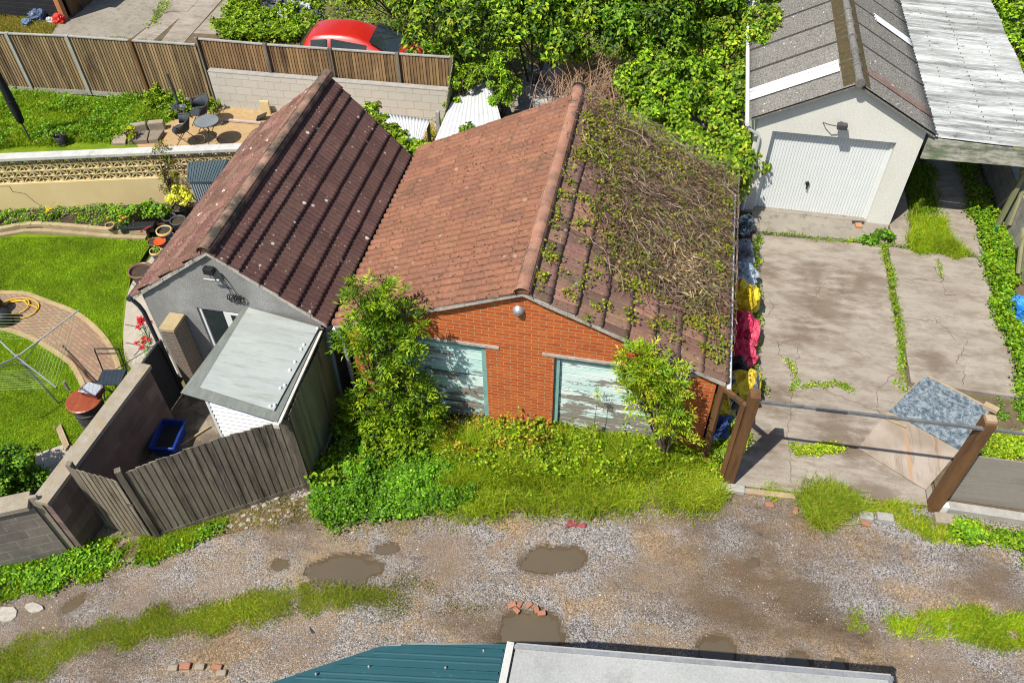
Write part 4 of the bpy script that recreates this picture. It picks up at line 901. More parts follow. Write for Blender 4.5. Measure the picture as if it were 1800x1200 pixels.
for P in ([(8.9, .78), (8.9, .62), (9.15, .55), (9.28, .3), (9.45, .1)], [(8.55, .79), (8.9, .77)]):
    for a, b in zip(P[:-1], P[1:]):
        d = np.array(b)-np.array(a); d = d/np.linalg.norm(d); nn = np.array([-d[1], d[0]])*.006
        pts = [np.array(a)-nn, np.array(b)-nn, np.array(b)+nn, np.array(a)+nn]; m.add([(q[0]-4.4, -.003, q[1]) for q in pts], [(0, 1, 2, 3)])
rot_local(m.build('crack', M['soil_dark']), cw)

# golden closeboard rear fence (four bays in view) and fence over the pale block wall
rf = thing('rear_fence', 'golden brown closeboard fence with grey concrete posts behind the rough grass', 'fence', (-16, 18.3, 0))
PO = [(-21.2, 18.0), (-19.4, 18.1), (-17.62, 18.20), (-15.92, 18.35), (-14.10, 18.42), (-12.24, 18.50)]
for a, b in zip(PO[:-1], PO[1:]):
    board_run('panel', M['wood_fence'], rf, (a[0]+.05, a[1]), (b[0]-.05, b[1]), .12, lambda s: 1.68, .085, cj=.34, gapo=.014)
    m = MB(); rail(m, (a[0]+.05, a[1]), (b[0]-.05, b[1]), 1.70, .07, .03, off=-.03); m.build('capping', M['post_conc'], rf)
    m = MB(); rail(m, (a[0]+.05, a[1]), (b[0]-.05, b[1]), -.02, .05, .14, off=-.02); m.build('gravel_board', M['post_conc'], rf)
for i, a in enumerate(PO[:-1]): m = MB(); m.cbox((a[0], a[1], 0), .09, .10, 1.74); m.build('post', M['post_conc'] if i < 4 else M['wood_brown'], rf)
pw = thing('rear_block_wall', 'pale grey concrete block wall below the golden brown fence', 'wall', (-8.8, 18.5, 0))
block_run('wall', M['block_pale'], (-12.05, 18.34), (-5.42, 18.50), 1.05, .18, pw)
block_run('coping', M['post_conc'], (-12.06, 18.335), (-5.41, 18.495), 1.075, .19, pw, z0=1.053)
uf = thing('wall_top_fence', 'closeboard fence standing behind and above the pale block wall', 'fence', (-8.8, 18.7, 0))
PO = [(-12.26, 18.60), (-10.35, 18.62), (-8.60, 18.68), (-6.82, 18.74), (-5.40, 18.80)]
for a, b in zip(PO[:-1], PO[1:]):
    board_run('panel', M['wood_fence'], uf, (a[0]+.04, a[1]), (b[0]-.04, b[1]), 0, lambda s: 1.80, .085, cj=.34, gapo=.014, base=(.95, .85, .8))
    m = MB(); rail(m, (a[0]+.04, a[1]), (b[0]-.04, b[1]), 1.82, .07, .03, off=-.03); m.build('capping', M['post_conc'], uf)
for i, a in enumerate(PO): m = MB(); m.cbox((a[0], a[1]-.03, 0), .09, .09, 1.88); m.build('post', M['wood_grey'], uf)
rf2 = thing('return_fence', 'green stained side fence panel seen end-on beside the lean-to roofs', 'fence', (-5.3, 17.8, 0))
board_run('panel', M['wood_green'], rf2, (-5.36, 18.72), (-5.24, 17.2), .05, lambda s: 1.8-.65*s, .10); m = MB(); m.cbox((-5.36, 17.05, 0), .09, .11, 1.35); m.build('post', M['post_conc'], rf2)

# right-hand low block wall
rw = thing('boundary_block_wall', 'grey concrete block wall along the right edge of the drive', 'wall', (7.95, 15, 0))
block_run('wall', M['block_grey'], (8.02, 12.0), (7.92, 20.5), .95, -.18, rw)

# ================================================================== gateway to the driveway
M['steel_old'] = m_var('old_grey_steel', (.10, .105, .11), (.20, .205, .21), 6, .6, .1, 40, False, metal=.2)
gw = thing('gateway', 'brown timber gateway frame with two thick posts and a thin top rail', 'gateway', (3.6, 8.6, 0))
def post(name, cxy, sx, sy, h, par, mat=M['wood_brown'], rz=0): m = MB(); m.cbox((cxy[0], cxy[1], 0), sx, sy, h, rz); return m.build(name, mat, par, bevel=.006)
post('post', (1.945, 8.56), .155, .20, 2.36, gw, rz=.05); post('post', (5.30, 8.68), .17, .20, 2.36, gw, rz=.05)
m = MB(); m.ob((2.02, 8.47, 2.24), (3.22, .10, -.01), (0, .04, 0), (0, 0, .045)); m.build('top_rail', M['steel_old'], gw)
m = MB(); m.ob((5.39, 8.58, 2.22), (1.8, .06, -.02), (0, .04, 0), (0, 0, .05)); m.build('top_rail', M['steel_old'], gw)
m = MB(); m.ob((2.85, 8.487, 2.236), (.45, .014, 0), (0, .02, 0), (0, 0, .052)); m.build('rail_sleeve', M['darksteel'], gw)
m = MB(); m.cbox((5.30, 8.68, 2.36), .15, .12, .05, .05); m.build('post_cap', M['wood_pale'], gw)
sfm = bpy.data.objects.new('side_frame', None); col.objects.link(sfm); sfm.parent = gw; sfm.empty_display_size = .2; W0[sfm.name] = W0[gw.name]
m = MB(); m.ob((1.44, 8.93, .06), (.08, -.08, 0), (.05, .05, 0), (0, 0, 1.98)); m.build('stile', M['wood_brown'], sfm, bevel=.004)
m = MB(); m.ob((1.78, 8.62, .06), (.07, -.07, 0), (.05, .05, 0), (0, 0, 1.98)); m.build('stile', M['wood_brown'], sfm, bevel=.004)
m = MB(); m.ob((1.52, 8.855, 1.96), (.27, -.25, 0), (.05, .05, 0), (0, 0, .08)); m.build('rail', M['wood_brown'], sfm, bevel=.004)
m = MB(); m.ob((1.52, 8.855, .06), (.27, -.25, 0), (.05, .05, 0), (0, 0, .09)); m.build('rail', M['wood_brown'], sfm, bevel=.004)

m = MB(); m.slab([G(1560, 724, .05), G(1700, 775, .05), G(1627, 861, .05), G(1508, 788, .05)], (0, 0, .02)); tag(m.build('plywood_sheet', M['ply'], at=(5.0, 9.9, .05)), 'stained brown plywood sheet lying on the drive under the blue board', 'board')
m = MB(); m.slab([G(1626, 660, .10), G(1740, 720, .10), G(1688, 792, .08), G(1563, 722, .08)], (0, 0, .012)); bl = thing('laminate_board', 'blue and white marbled board lying askew on the plywood sheet', 'board', (5.6, 10.8, .1))
m.build('face', M['marble'], bl); m = MB(); m.slab([G(1627, 657, .085), G(1743, 718, .085), G(1689, 792, .065), G(1562, 721, .065)], (0, 0, .014)); m.build('backing', M['wood_pale'], bl)
m = MB(); m.ob((*G2(1722, 722), .10), (.22, -.12, 0), (.06, .10, 0), (0, 0, .08)); tag(m.build('timber_offcut', M['wood_pale'], at=(6.4, 11.1, .1)), 'short pale timber offcut at the corner of the blue marbled board', 'offcut')
m = MB(); m.ob((*G2(1545, 738), .075), (.42, -.18, .02), (.02, .04, 0), (0, 0, .02)); tag(m.build('timber_batten', M['wood_pale'], at=(5.0, 10.5, .1)), 'thin splintered batten poking from under the blue marbled board', 'batten')
lp_ = thing('plywood_hoarding', 'grey weathered plywood hoarding standing right of the thick gatepost', 'hoarding', (6.2, 8.9, 0))
m = MB(); m.ob((5.44, 8.86, .05), (2.5, .04, 0), (0, .02, 0), (0, 0, 1.22)); m.build('sheet', M['ply_grey'], lp_)
m = MB(); m.ob((5.42, 8.62, -.02), (2.6, .0, 0), (0, .16, 0), (0, 0, .14)); tag(m.build('concrete_kerb', M['post_conc'], at=(6.4, 8.7, 0), bevel=.01), 'long pale concrete kerb in front of the grey plywood hoarding', 'kerb')
m = MB(); m.cbox((5.46, 8.43, -.01), .38, .20, .14, .05); tag(m.build('kerb_block', M['cope_old'], at=(5.46, 8.43, 0), bevel=.02), 'rough concrete block at the foot of the right gatepost', 'block')
m = MB(); m.cbox((5.43, 8.62, .0), .10, .10, .22, .1); tag(m.build('post_stub', M['upvc'], at=(5.43, 8.62, 0)), 'pale stub of concrete hugging the right gatepost base', 'post')
for (x0, x1, y, lb) in ((1.72, 2.22, 8.40, 'pale kerb stone below the left gatepost'), (4.08, 4.30, 8.27, 'small grey kerb stone near the middle of the drive edge, left of its twin'), (4.36, 4.62, 8.30, 'larger grey kerb stone lying by the drive edge, right of its twin')):
    m = MB(); m.cbox(((x0+x1)/2, y, -.02), x1-x0, .15, .11, rnd.uniform(-.1, .1)); tag(m.build('kerb_stone', M['post_conc'], at=((x0+x1)/2, y, 0), bevel=.015), lb, 'kerb stone', 'kerb stones along the lane edge')
m = MB(); m.ob((1.96, 8.34, .0), (1.1, .05, 0), (0, .10, 0), (0, 0, .05)); tag(m.build('timber_edging', M['wood_pale'], at=(2.5, 8.4, 0), bevel=.005), 'strip of pale timber along the front edge of the drive', 'edging')

# bricks in the lane
BR = [(900, 1064, .5, 'orange broken brick at the left end of the heap above the puddle'), (914, 1062, 1.3, 'upright-looking orange brick piece second in the heap above the puddle'), (930, 1064, .9, 'chipped orange brick in the middle of the heap above the puddle'),
      (943, 1071, 2.0, 'small orange brick piece right of centre in the heap above the puddle'), (952, 1078, .3, 'orange brick piece at the right end of the heap above the puddle'), (908, 1073, 2.6, 'dull brick fragment at the water edge under the heap'),
      (1352, 888, .2, 'lone salmon brick on the lane in front of the drive'), (1521, 921, .1, 'small salmon brick beside the grey kerb stones'), (383, 1173, .15, 'salmon pink brick at the right of the row in the lower lane'), (326, 1171, .2, 'brown brick at the left of the row in the lower lane'), (1398, 898, 1.1, 'buried salmon brick shard at the drive edge')]
for i, (px, py, a, lb) in enumerate(BR):
    q = G(px, py); s = rnd.uniform(.6, 1.0); m = MB(); m.cbox((q[0], q[1], -.015), .16*s, .095*s, .06, a, tilt=rnd.uniform(-.2, .2)); c = (rnd.uniform(.9, 1.1),)*3
    tag(m.build('brick', m_var('loose_brick', (.30, .125, .075), (.40, .20, .13), 7, .9, .3, 50, False) if i == 0 else bpy.data.materials['loose_brick'], at=q, bevel=.01), lb, 'brick', 'loose bricks on the lane')
for (px, py, lb) in ((352, 1172, 'grey stone block between the two bricks in the lower lane'), (305, 1174, 'buff stone lump left of the brick row in the lower lane'), (390, 1183, 'rounded pale stone under the pink brick')):
    q = G(px, py); m = MB(); m.cbox((q[0], q[1], -.02), .15, .09, .07, .2); tag(m.build('stone', M['cope_old'], at=q, bevel=.02), lb, 'stone', 'stones in the lower lane')
q = G(1010, 925); V = []
m = MB()
for (a, l, w_2) in ((.2, .16, .05), (2.6, .12, .05), (3.4, .13, .03), (1.5, .07, .06)):
    m.slab([(q[0], q[1], .02), (q[0]+l*math.cos(a)-w_2*math.sin(a), q[1]+l*math.sin(a)+w_2*math.cos(a), .035), (q[0]+l*1.3*math.cos(a+.2), q[1]+l*1.3*math.sin(a+.2), .02), (q[0]+l*math.cos(a)+w_2*math.sin(a), q[1]+l*math.sin(a)-w_2*math.cos(a), .03)], (0, 0, .006))
tag(m.build('red_rag', m_var('maroon_cloth', (.22, .035, .05), (.32, .07, .08), 12, .9, .3, 40, False), at=q), 'crumpled maroon rag lying on the gravel above the middle puddle', 'rag')
q = G(548, 1108); m = MB(); m.slab([(q[0]-.06, q[1]+.05, .01), (q[0]+.07, q[1]-.03, .01), (q[0]+.02, q[1]-.05, .03)], (0, 0, .008)); tag(m.build('slate_shard', M['darksteel'], at=q), 'small dark slate shard on the lane between the grass strip and the teal roof', 'slate')
for (px, py, s, lb) in ((572, 820, .22, 'flat pale concrete lump at the foot of the grey fence corner'), (540, 872, .12, 'pale flat stone beside the clover near the fence corner'), (12, 1080, .20, 'white worn concrete patch at the left of the lane'), (62, 1068, .13, 'smaller white worn concrete patch right of the first one')):
    q = G(px, py); n = 9; m = MB(); m.prism([(q[0]+s*rnd.uniform(.6, 1)*math.cos(2*math.pi*k/n)*1.3, q[1]+s*rnd.uniform(.6, 1)*math.sin(2*math.pi*k/n)*.7) for k in range(n)], -.03, .024 if s > .15 else .03); tag(m.build('concrete_patch', M['cement'], at=q), lb, 'concrete')

# foreground roofs
ts = thing('teal_roofed_shed', 'shed with teal ribbed metal roof at the bottom edge of the photo', 'shed', (-2.2, 2.6, 0))
zt = 2.42
m = MB(); m.slab([(-6.0, 1.3, zt-.05), (-6.0, 1.64, zt-.05), (-2.44, 3.72, zt-.02), (-2.0, 3.84, zt), (-.98, 4.02, zt), (-.98, .3, zt)], (0, 0, -.01)); m.build('roof_sheet', M['teal'], ts)
m = MB()
def clipx(x): 
    return np.interp(x, [-6.0, -2.44, -2.0, -.98], [1.64, 3.72, 3.84, 4.02])
for i in range(14):
    y1 = 3.93-i*.27; sl = .14; 
    for (off, hh, w2) in ((0, .026, .014), (.09, .010, .010), (.16, .010, .010)):
        P = []
        for x in np.linspace(-5.9, -1.0, 50):
            y = y1-off+(x+1.0)*sl
            if y < clipx(x)-.02 and y > .35: P.append((x, y))
        if len(P) > 1:
            a, b = P[0], P[-1]; d = np.array(b)-np.array(a); d = d/np.linalg.norm(d); nn = np.array([-d[1], d[0]])*w2
            za = lambda x: zt+np.interp(x, [-6, -2.44, -2], [-.05, -.02, 0])
            m.add([(*(np.array(a)-nn*1.6), za(a[0])+.001), (*(np.array(b)-nn*1.6), za(b[0])+.001), (*(np.array(b)-nn*.5), za(b[0])+hh), (*(np.array(a)-nn*.5), za(a[0])+hh), (*(np.array(b)+nn*.5), za(b[0])+hh), (*(np.array(a)+nn*.5), za(a[0])+hh), (*(np.array(b)+nn*1.6), za(b[0])+.001), (*(np.array(a)+nn*1.6), za(a[0])+.001)], [(0, 1, 2, 3), (3, 2, 4, 5), (5, 4, 6, 7), (1, 6, 4, 2), (0, 3, 5, 7)])
m.build('roof_ribs', M['teal'], ts)
m = MB(); m.prism([(-5.9, 1.35), (-5.9, 1.60), (-2.44, 3.62), (-1.0, 3.92), (-1.0, 1.3)], 0, zt-.07); m.build('wall', M['teal'], ts)
for (px, py) in ((555, 1183), (648, 1170), (783, 1172), (850, 1142)):
    q = G(px, py, zt+.03); m = MB(); m.lathe([(0, .012), (.012, .008), (.016, -.03)], (q[0], q[1], zt+.03), 8); m.build('roof_screw', M['steel'], ts)
gs = thing('flat_roofed_garage', 'garage with long flat grey roof at the bottom edge of the photo', 'garage', (1.2, 2.8, 0))
ga, gb = (-.86, 4.06), (3.44, 4.52)
m = MB(); m.slab([(*ga, zt), (*gb, zt), (3.70, .3, zt-.03), (-.86, .3, zt-.03)], (0, 0, -.06)); m.build('roof', M['greyroof'], gs)
m = MB(); m.ob((-.90, 4.03, zt-.09), (4.36, .466, 0), (.004, -.05, 0), (0, 0, .105)); m.ob((3.40, 4.49, zt-.09), (.27, -4.2, -.03), (.045, .004, 0), (0, 0, .10)); m.build('roof_trim', M['steel'], gs)
m = MB(); m.ob((-.97, 4.04, zt-.05), (0, -3.7, 0), (.085, 0, 0), (0, 0, .09)); m.build('joint_trim', M['coping'], gs)
m = MB(); m.prism([(-.84, 3.98), (3.36, 4.42), (3.6, .3), (-.84, .3)], 0, zt-.10); m.build('wall', M['render_grey'], gs)

# ================================================================== garden furniture
# rotary washing line
rl = thing('rotary_washing_line', 'rotary washing line with grey arms open over the lawn and path', 'washing line', (-10.4, 7.94, 0))
base = Vector((-10.4, 7.94, 0)); hub = Vector(G(30, 627, 1.42)); hub2 = hub+(base-hub)*.12
m = MB(); m.tube([base, hub], .02, 8); m.tube([hub2-(hub-base)*.02, hub2+(hub-base)*.02], .04, 10); m.tube([hub-Vector((0, 0, .03)), hub+Vector((0, 0, .03))], .035, 10); m.build('pole', M['steel'], rl)
ends = [Vector(G(138, 545, 1.62)), Vector(G(100, 681, 1.62))]; ends += [hub+(hub-ends[1])*1.0, hub+(hub-ends[0])*1.0]
ends[2].z = 1.62; ends[3].z = 1.62
for e in ends: m = MB(); m.tube([hub, e], .014, 7); m.tube([hub2, hub+(e-hub)*.38], .009, 6); m.tube([e-(e-hub)*.01, e], .02, 8); m.build('arm', M['steel'], rl)
order = [ends[0], ends[1], ends[3], ends[2]]; m = MB()
for kx in range(9):
    t = .42+.56*kx/8
    for i in range(4):
        a = hub+(order[i]-hub)*t; b = hub+(order[(i+1) % 4]-hub)*t; mid = (a+b)/2-Vector((0, 0, .03)); m.tube([a, mid, b], .0024, 4, caps=False)
m.build('line_cord', m_var('washing_line_cord', (.28, .42, .18), (.40, .52, .28), 3, .6, 0, 30, False), rl)
# barrel table with a grill tray
bt = thing('barrel_table', 'dark barrel with a round reddish wooden top beside the block wall', 'table', (-9.4, 7.62, 0))
tc = G(148, 703, .75); m = MB(); m.lathe([(.20, .0), (.25, .2), (.265, .4), (.25, .62), (.22, .735)], (tc[0], tc[1], .02), 22); m.build('barrel', m_var('barrel_staves', (.03, .028, .03), (.07, .06, .06), 8, .7, .3, 30, False, stretch=(6, 6, .3)), bt)
m = MB(); m.lathe([(0, .03), (.29, .03), (.31, .02), (.31, 0), (0, 0)], (tc[0], tc[1], .75), 26, sm=False); m.build('table_top', m_var('red_stained_wood', (.20, .04, .015), (.32, .08, .03), 6, .35, .05, 30, False, stretch=(3, .6, 1), spec=.5), bt)
m = MB()
for z in (.25, .55): m.lathe([(.262, 0), (.272, .0), (.272, .035), (.262, .035)], (tc[0], tc[1], z), 22)
m.build('hoop', M['darksteel'], bt)
gb_ = thing('grill_tray', 'open silver metal box grill standing on the barrel table', 'barbecue', (tc[0]+.12, tc[1]+.16, .79))
m = MB(); X_, Y_ = tc[0]+.10, tc[1]+.17; m.ob((X_-.17, Y_-.10, .79), (.34, -.04, 0), (.03, .22, 0), (0, 0, .10)); m.build('body', m_var('maroon_enamel', (.10, .02, .02), (.16, .03, .03), 4, .4, 0, 30, False), gb_, bevel=.006)
m = MB(); m.ob((X_-.16, Y_-.09, .892), (.32, -.04, 0), (.03, .20, 0), (0, 0, .012)); m.build('tray', m_var('bright_foil', (.55, .57, .6), (.75, .77, .8), 16, .3, .9, 25, False, c3=(.1, .1, .1), s3=9, th3=(.55, .62), metal=.5), gb_)
m = MB(); m.tube([(X_-.19, Y_-.10, .90), (X_-.16, Y_+.12, .90), (X_+.17, Y_+.09, .90), (X_+.16, Y_-.13, .90), (X_-.19, Y_-.10, .90)], .012, 6); m.build('rim', M['steel'], gb_)
m = MB(); q = G(120, 684, .8); m.tube([(q[0], q[1], .78), (q[0]-.02, q[1]+.02, .98)], .028, 10); tag(m.build('metal_canister', M['steel'], at=(q[0], q[1], .78)), 'thin grey canister standing at the back edge of the barrel table', 'canister')
m = MB(); q = G(172, 712, .45); m.ob((q[0]-.22, q[1]-.12, .40), (.34, .20, 0), (.10, -.16, 0), (0, 0, .03)); tag(m.build('orange_board', m_var('orange_board', (.45, .16, .03), (.55, .22, .05), 4, .6, .1, 30, False), at=(q[0], q[1], .4)), 'orange board tucked beneath the barrel table against the wall', 'board')
# folding chair in the garden
ch = thing('folding_chair', 'black folding chair with flat fabric seat at the end of the brick path', 'chair', (-9.4, 8.4, 0))
c0 = Vector((-9.42, 8.42, 0)); ux = Vector((.80, .18, 0)).normalized(); uy = Vector((-ux.y, ux.x, 0))
P = lambda a, b, z: c0+ux*a+uy*b+Vector((0, 0, z))
m = MB(); m.slab([P(-.22, -.20, .45), P(.22, -.20, .45), P(.22, .18, .44), P(-.22, .18, .44)], (0, 0, .025)); m.build('seat', m_var('navy_fabric', (.015, .025, .04), (.03, .045, .065), 5, .8, .2, 60, False), ch)
for s in (-.22, .22):
    m = MB(); m.tube([P(s, -.24, 0), P(s, .18, .46), P(s, .26, .95)], .013, 7); m.build('leg', M['black'], ch)
    m = MB(); m.tube([P(s*.92, .28, 0), P(s*.92, -.20, .46)], .013, 7); m.build('leg', M['black'], ch)
m = MB(); m.tube([P(-.22, .26, .95), P(.22, .26, .95)], .016, 7); m.tube([P(-.22, .24, .84), P(.22, .24, .84)], .013, 7); m.build('backrest', M['black'], ch)
# brown stick leaning by the path
m = MB(); m.tube([G(120, 625, .035), G(172, 682, .05)], .02, 7); tag(m.build('wooden_pole', M['wood_brown'], at=G(145, 655, .04)), 'dark brown pole lying across the brick path', 'pole')
# hose
m = MB(); P_ = []
hc = G(28, 541, .05)
for t in range(60):
    a = t/60*2*math.pi*2.2; r1 = .42+.10*math.sin(a*.5); P_.append((hc[0]+r1*math.cos(a)*(.9 if t < 30 else .7)+(.1 if t < 30 else -.05), hc[1]+r1*.62*math.sin(a), .05+.018*(t/60)))
P_ += [(hc[0]-.7, hc[1]-.05, .045), (hc[0]-1.2, hc[1]+.1, .045)]
m.tube(P_, .014, 6); tag(m.build('hose', m_var('yellow_hose', (.62, .36, .02), (.70, .44, .04), 3, .5, 0, 30, False), at=hc), 'yellow garden hose looped on the brick path at the left edge', 'hose')
q = G(10, 566, .05); m = MB(); m.lathe([(.0, .30), (.15, .29), (.19, .2), (.16, .0)], (q[0], q[1], .03), 16); tag(m.build('upturned_bucket', M['black'], at=(q[0], q[1], .03)), 'dark upturned bucket beside the hose at the left edge', 'bucket')
q = G(-6, 548, .05); m = MB(); m.lathe([(.0, .34), (.17, .33), (.21, .2), (.18, .0)], (q[0], q[1], .03), 16); tag(m.build('dark_pot', M['black'], at=(q[0], q[1], .03)), 'dark plant pot standing in the hose loop at the left edge', 'pot')

def lathe_pot(name, label, px, py, r, h, mat, group='plant pots by the grey garage', zrim=None, fill=True, at0=.034, rimmat=None, sx=1):
    q = G(px, py, h+at0); t = thing(name, label, 'plant pot', (q[0], q[1], at0), group)
    m = MB(); m.lathe([(r*.66, 0), (r*.72, .02), (r*.95, h*.85), (r, h*.86), (r*1.02, h), (r*.90, h), (r*.86, h*.86)], (q[0], q[1], at0), 24); m.lathe([(0, .0), (r*.66, 0)], (q[0], q[1], at0), 24); m.build('pot', mat, t)
    if fill: m = MB(); m.lathe([(0, .012), (r*.5, .006), (r*.88, 0)], (q[0], q[1], at0+h*.84), 20); m.build('soil', M['soil_dark'], t)
    if rimmat: m = MB(); m.lathe([(r*.88, h), (r*.90, h+.02), (r*1.03, h+.02), (r*1.05, h-.03)], (q[0], q[1], at0), 24); m.build('rim', rimmat, t)
    return t, q
tanrim = m_var('tan_glazed_rim', (.50, .33, .12), (.60, .42, .18), 6, .5, .1, 40, False)
brownpot = m_var('brown_glazed_pot', (.14, .075, .05), (.20, .11, .08), 4, .4, .1, 40, False, spec=.5)
darkgl = m_var('dark_slate_pot', (.05, .055, .06), (.09, .095, .10), 4, .5, .1, 40, False)
POTS = []
POTS.append(lathe_pot('plant_pot', 'largest round brown pot of bare soil at the lawn edge by the garage corner', 246, 474, .25, .36, brownpot, rimmat=None))
POTS.append(lathe_pot('plant_pot', 'blue glazed pot with tan rim second largest by the lawn corner', 288, 405, .17, .30, M['glazed'], rimmat=tanrim))
POTS.append(lathe_pot('plant_pot', 'small blue pot with green seedlings between the big brown pot and red lid', 273, 441, .125, .22, M['glazed'], rimmat=tanrim))
POTS.append(lathe_pot('plant_pot', 'low brown bowl partly covered by an orange red saucer', 270, 424, .14, .15, brownpot))
POTS.append(lathe_pot('plant_pot', 'tiny tan rimmed pot standing on the flower bed kerb', 193, 396, .10, .14, M['glazed'], rimmat=tanrim, at0=.17))
POTS.append(lathe_pot('plant_pot', 'empty dark grey pot below the yellow shrub, left of the teal one', 296, 380, .16, .30, darkgl, fill=False))
POTS.append(lathe_pot('plant_pot', 'teal grey glazed pot wedged against the garage eaves', 312, 386, .18, .34, darkgl, fill=True))
POTS.append(lathe_pot('plant_pot', 'dark pot holding the yellow variegated shrub', 315, 362, .19, .32, darkgl))
q = G(281, 424, .22); m = MB(); m.lathe([(0, .012), (.10, .006), (.125, .03), (.135, .03), (.13, 0), (0, -.01)], (q[0], q[1], .20), 20); tag(m.build('saucer', m_var('orange_red_plastic', (.62, .07, .015), (.70, .10, .02), 3, .5, 0, 30, False), at=(q[0], q[1], .2)), 'bright orange red plastic saucer resting on the low brown bowl', 'saucer')
for (px, py, lb) in ((232, 392, 'long black trough of leafy plants behind the kerb'), ):
    q = G(245, 396, .2); m = MB(); m.cbox((q[0], q[1]-.05, .10), .75, .22, .16, WANG); tag(m.build('planter_trough', M['black'], at=(q[0], q[1], .1), bevel=.01), lb, 'planter')
m = MB(); m.tube([G(246, 407, .18), G(266, 397, .30)], .012, 6); tag(m.build('red_stick', m_var('red_plastic', (.4, .02, .03), (.5, .03, .05), 3, .5, 0, 30, False), at=G(256, 402, .2)), 'thin red stick leaning on the black planter trough', 'stick')

# blue-grey plastic store
ps = thing('plastic_store', 'blue grey plastic garden store half hidden behind the brown tiled roof', 'garden store', (-9.7, 13.4, 0))
sa_, sb_, sc2, sd_ = G2(331, 288, 1.25), G2(402, 283, 1.25), G2(385, 322, 1.15), G2(329, 323, 1.15)
m = MB(); m.slab([(*sa_, 1.30), (*sb_, 1.30), (*sc2, 1.22), (*sd_, 1.22)], (0, 0, -.05)); m.build('lid', m_var('slate_blue_plastic', (.055, .085, .10), (.075, .11, .125), 2, .6, .1, 40, False), ps, bevel=.01)
m = MB()
for i in range(14):
    a = np.array(sa_)+(np.array(sb_)-np.array(sa_))*(i+.5)/14; b = np.array(sd_)+(np.array(sc2)-np.array(sd_))*(i+.5)/14; m.ob((*a, 1.30), (*(b-a), -.08), (.012, 0, 0), (0, 0, .012))
m.build('lid_ribs', bpy.data.materials['slate_blue_plastic'], ps)
m = MB(); pp = [np.array(sa_)+(.04, -.04), np.array(sb_)+(-.04, -.04), np.array(sc2)+(-.04, .05), np.array(sd_)+(.04, .05)]; m.prism([tuple(p) for p in pp], .03, 1.16)
for i in range(12):
    t = i/12; a = pp[3]+(pp[2]-pp[3])*t; m.ob((a[0], a[1]-.012, .05), (.028, 0, 0), (0, .012, 0), (0, 0, 1.08))
m.build('body', m_var('pale_blue_plastic', (.20, .25, .29), (.25, .30, .34), 2, .6, .1, 40, False), ps)

# ================================================================== upper garden
def mesh_chair(name, label, c, ang, par_mat=M['darksteel']):
    t = thing(name, label, 'chair', (c[0], c[1], .02), 'metal chairs at the garden table')
    ux = Vector((math.cos(ang), math.sin(ang), 0)); uy = Vector((-ux.y, ux.x, 0)); c0 = Vector((c[0], c[1], .02)); P = lambda a, b, z: c0+ux*a+uy*b+Vector((0, 0, z))
    m = MB(); n = 18; ring = [P(.23*math.cos(2*math.pi*k/n), .22*math.sin(2*math.pi*k/n), .44) for k in range(n)]; m.slab(ring, (0, 0, .018)); m.build('seat', M['mesh_seat'], t)
    m = MB(); arc = [(math.pi*(-.12+1.24*k/16)) for k in range(17)]
    lo_ = [P(.25*math.cos(a), .22*math.sin(a), .47) for a in arc]; hi = [P(.31*math.cos(a), .28*math.sin(a)+.04, .80-.12*abs(math.cos(a))**3) for a in arc]
    m.add(lo_+hi, [(k, k+1, 18+k, 17+k) for k in range(16)], sm=True); o = m.build('backrest', M['mesh_seat'], t); s_ = o.modifiers.new('t', 'SOLIDIFY'); s_.thickness = .006
    m = MB(); m.tube(hi, .014, 7); m.build('top_rail', M['darksteel'], t)
    for a in (-.21, .21):
        m = MB(); m.tube([P(a, -.24, 0), P(a*.95, .14, .46)], .011, 6); m.build('leg', M['darksteel'], t); m = MB(); m.tube([P(a*.9, .27, 0), P(a*.95, -.12, .46)], .011, 6); m.build('leg', M['darksteel'], t)
    return t
M['mesh_seat'] = m_var('dark_mesh_fabric', (.03, .035, .045), (.05, .06, .07), 5, .7, .3, 90, False)
c1 = G(318, 228, .45); mesh_chair('garden_chair', 'dark metal garden chair left of the round table', c1, R(-75))
c2 = G(350, 197, .45); mesh_chair('garden_chair', 'dark metal garden chair behind the round table near the fence', c2, R(-40))
c3 = G(363, 213, .70); gt = thing('bistro_table', 'round glass topped dark metal garden table on the sandy gravel', 'table', (c3[0], c3[1], .02))
m = MB(); m.lathe([(0, .012), (.30, .012), (.31, .006), (.30, 0), (0, 0)], (c3[0], c3[1], .70), 26, sm=False); m.build('table_top', m_var('smoked_glass_top', (.16, .175, .18), (.22, .235, .24), 2, .25, 0, 30, False, spec=.6), gt)
m = MB(); m.tube([(c3[0]+.31*math.cos(a*math.pi/12), c3[1]+.31*math.sin(a*math.pi/12), .705) for a in range(25)], .012, 6); m.build('rim', M['darksteel'], gt)
for k_ in range(4):
    a = k_*math.pi/2+.4; m = MB(); m.tube([(c3[0]+.24*math.cos(a), c3[1]+.24*math.sin(a), .70), (c3[0]+.06*math.cos(a+.6), c3[1]+.06*math.sin(a+.6), .38), (c3[0]+.24*math.cos(a+1.1), c3[1]+.24*math.sin(a+1.1), .02)], .011, 6); m.build('leg', M['darksteel'], gt)
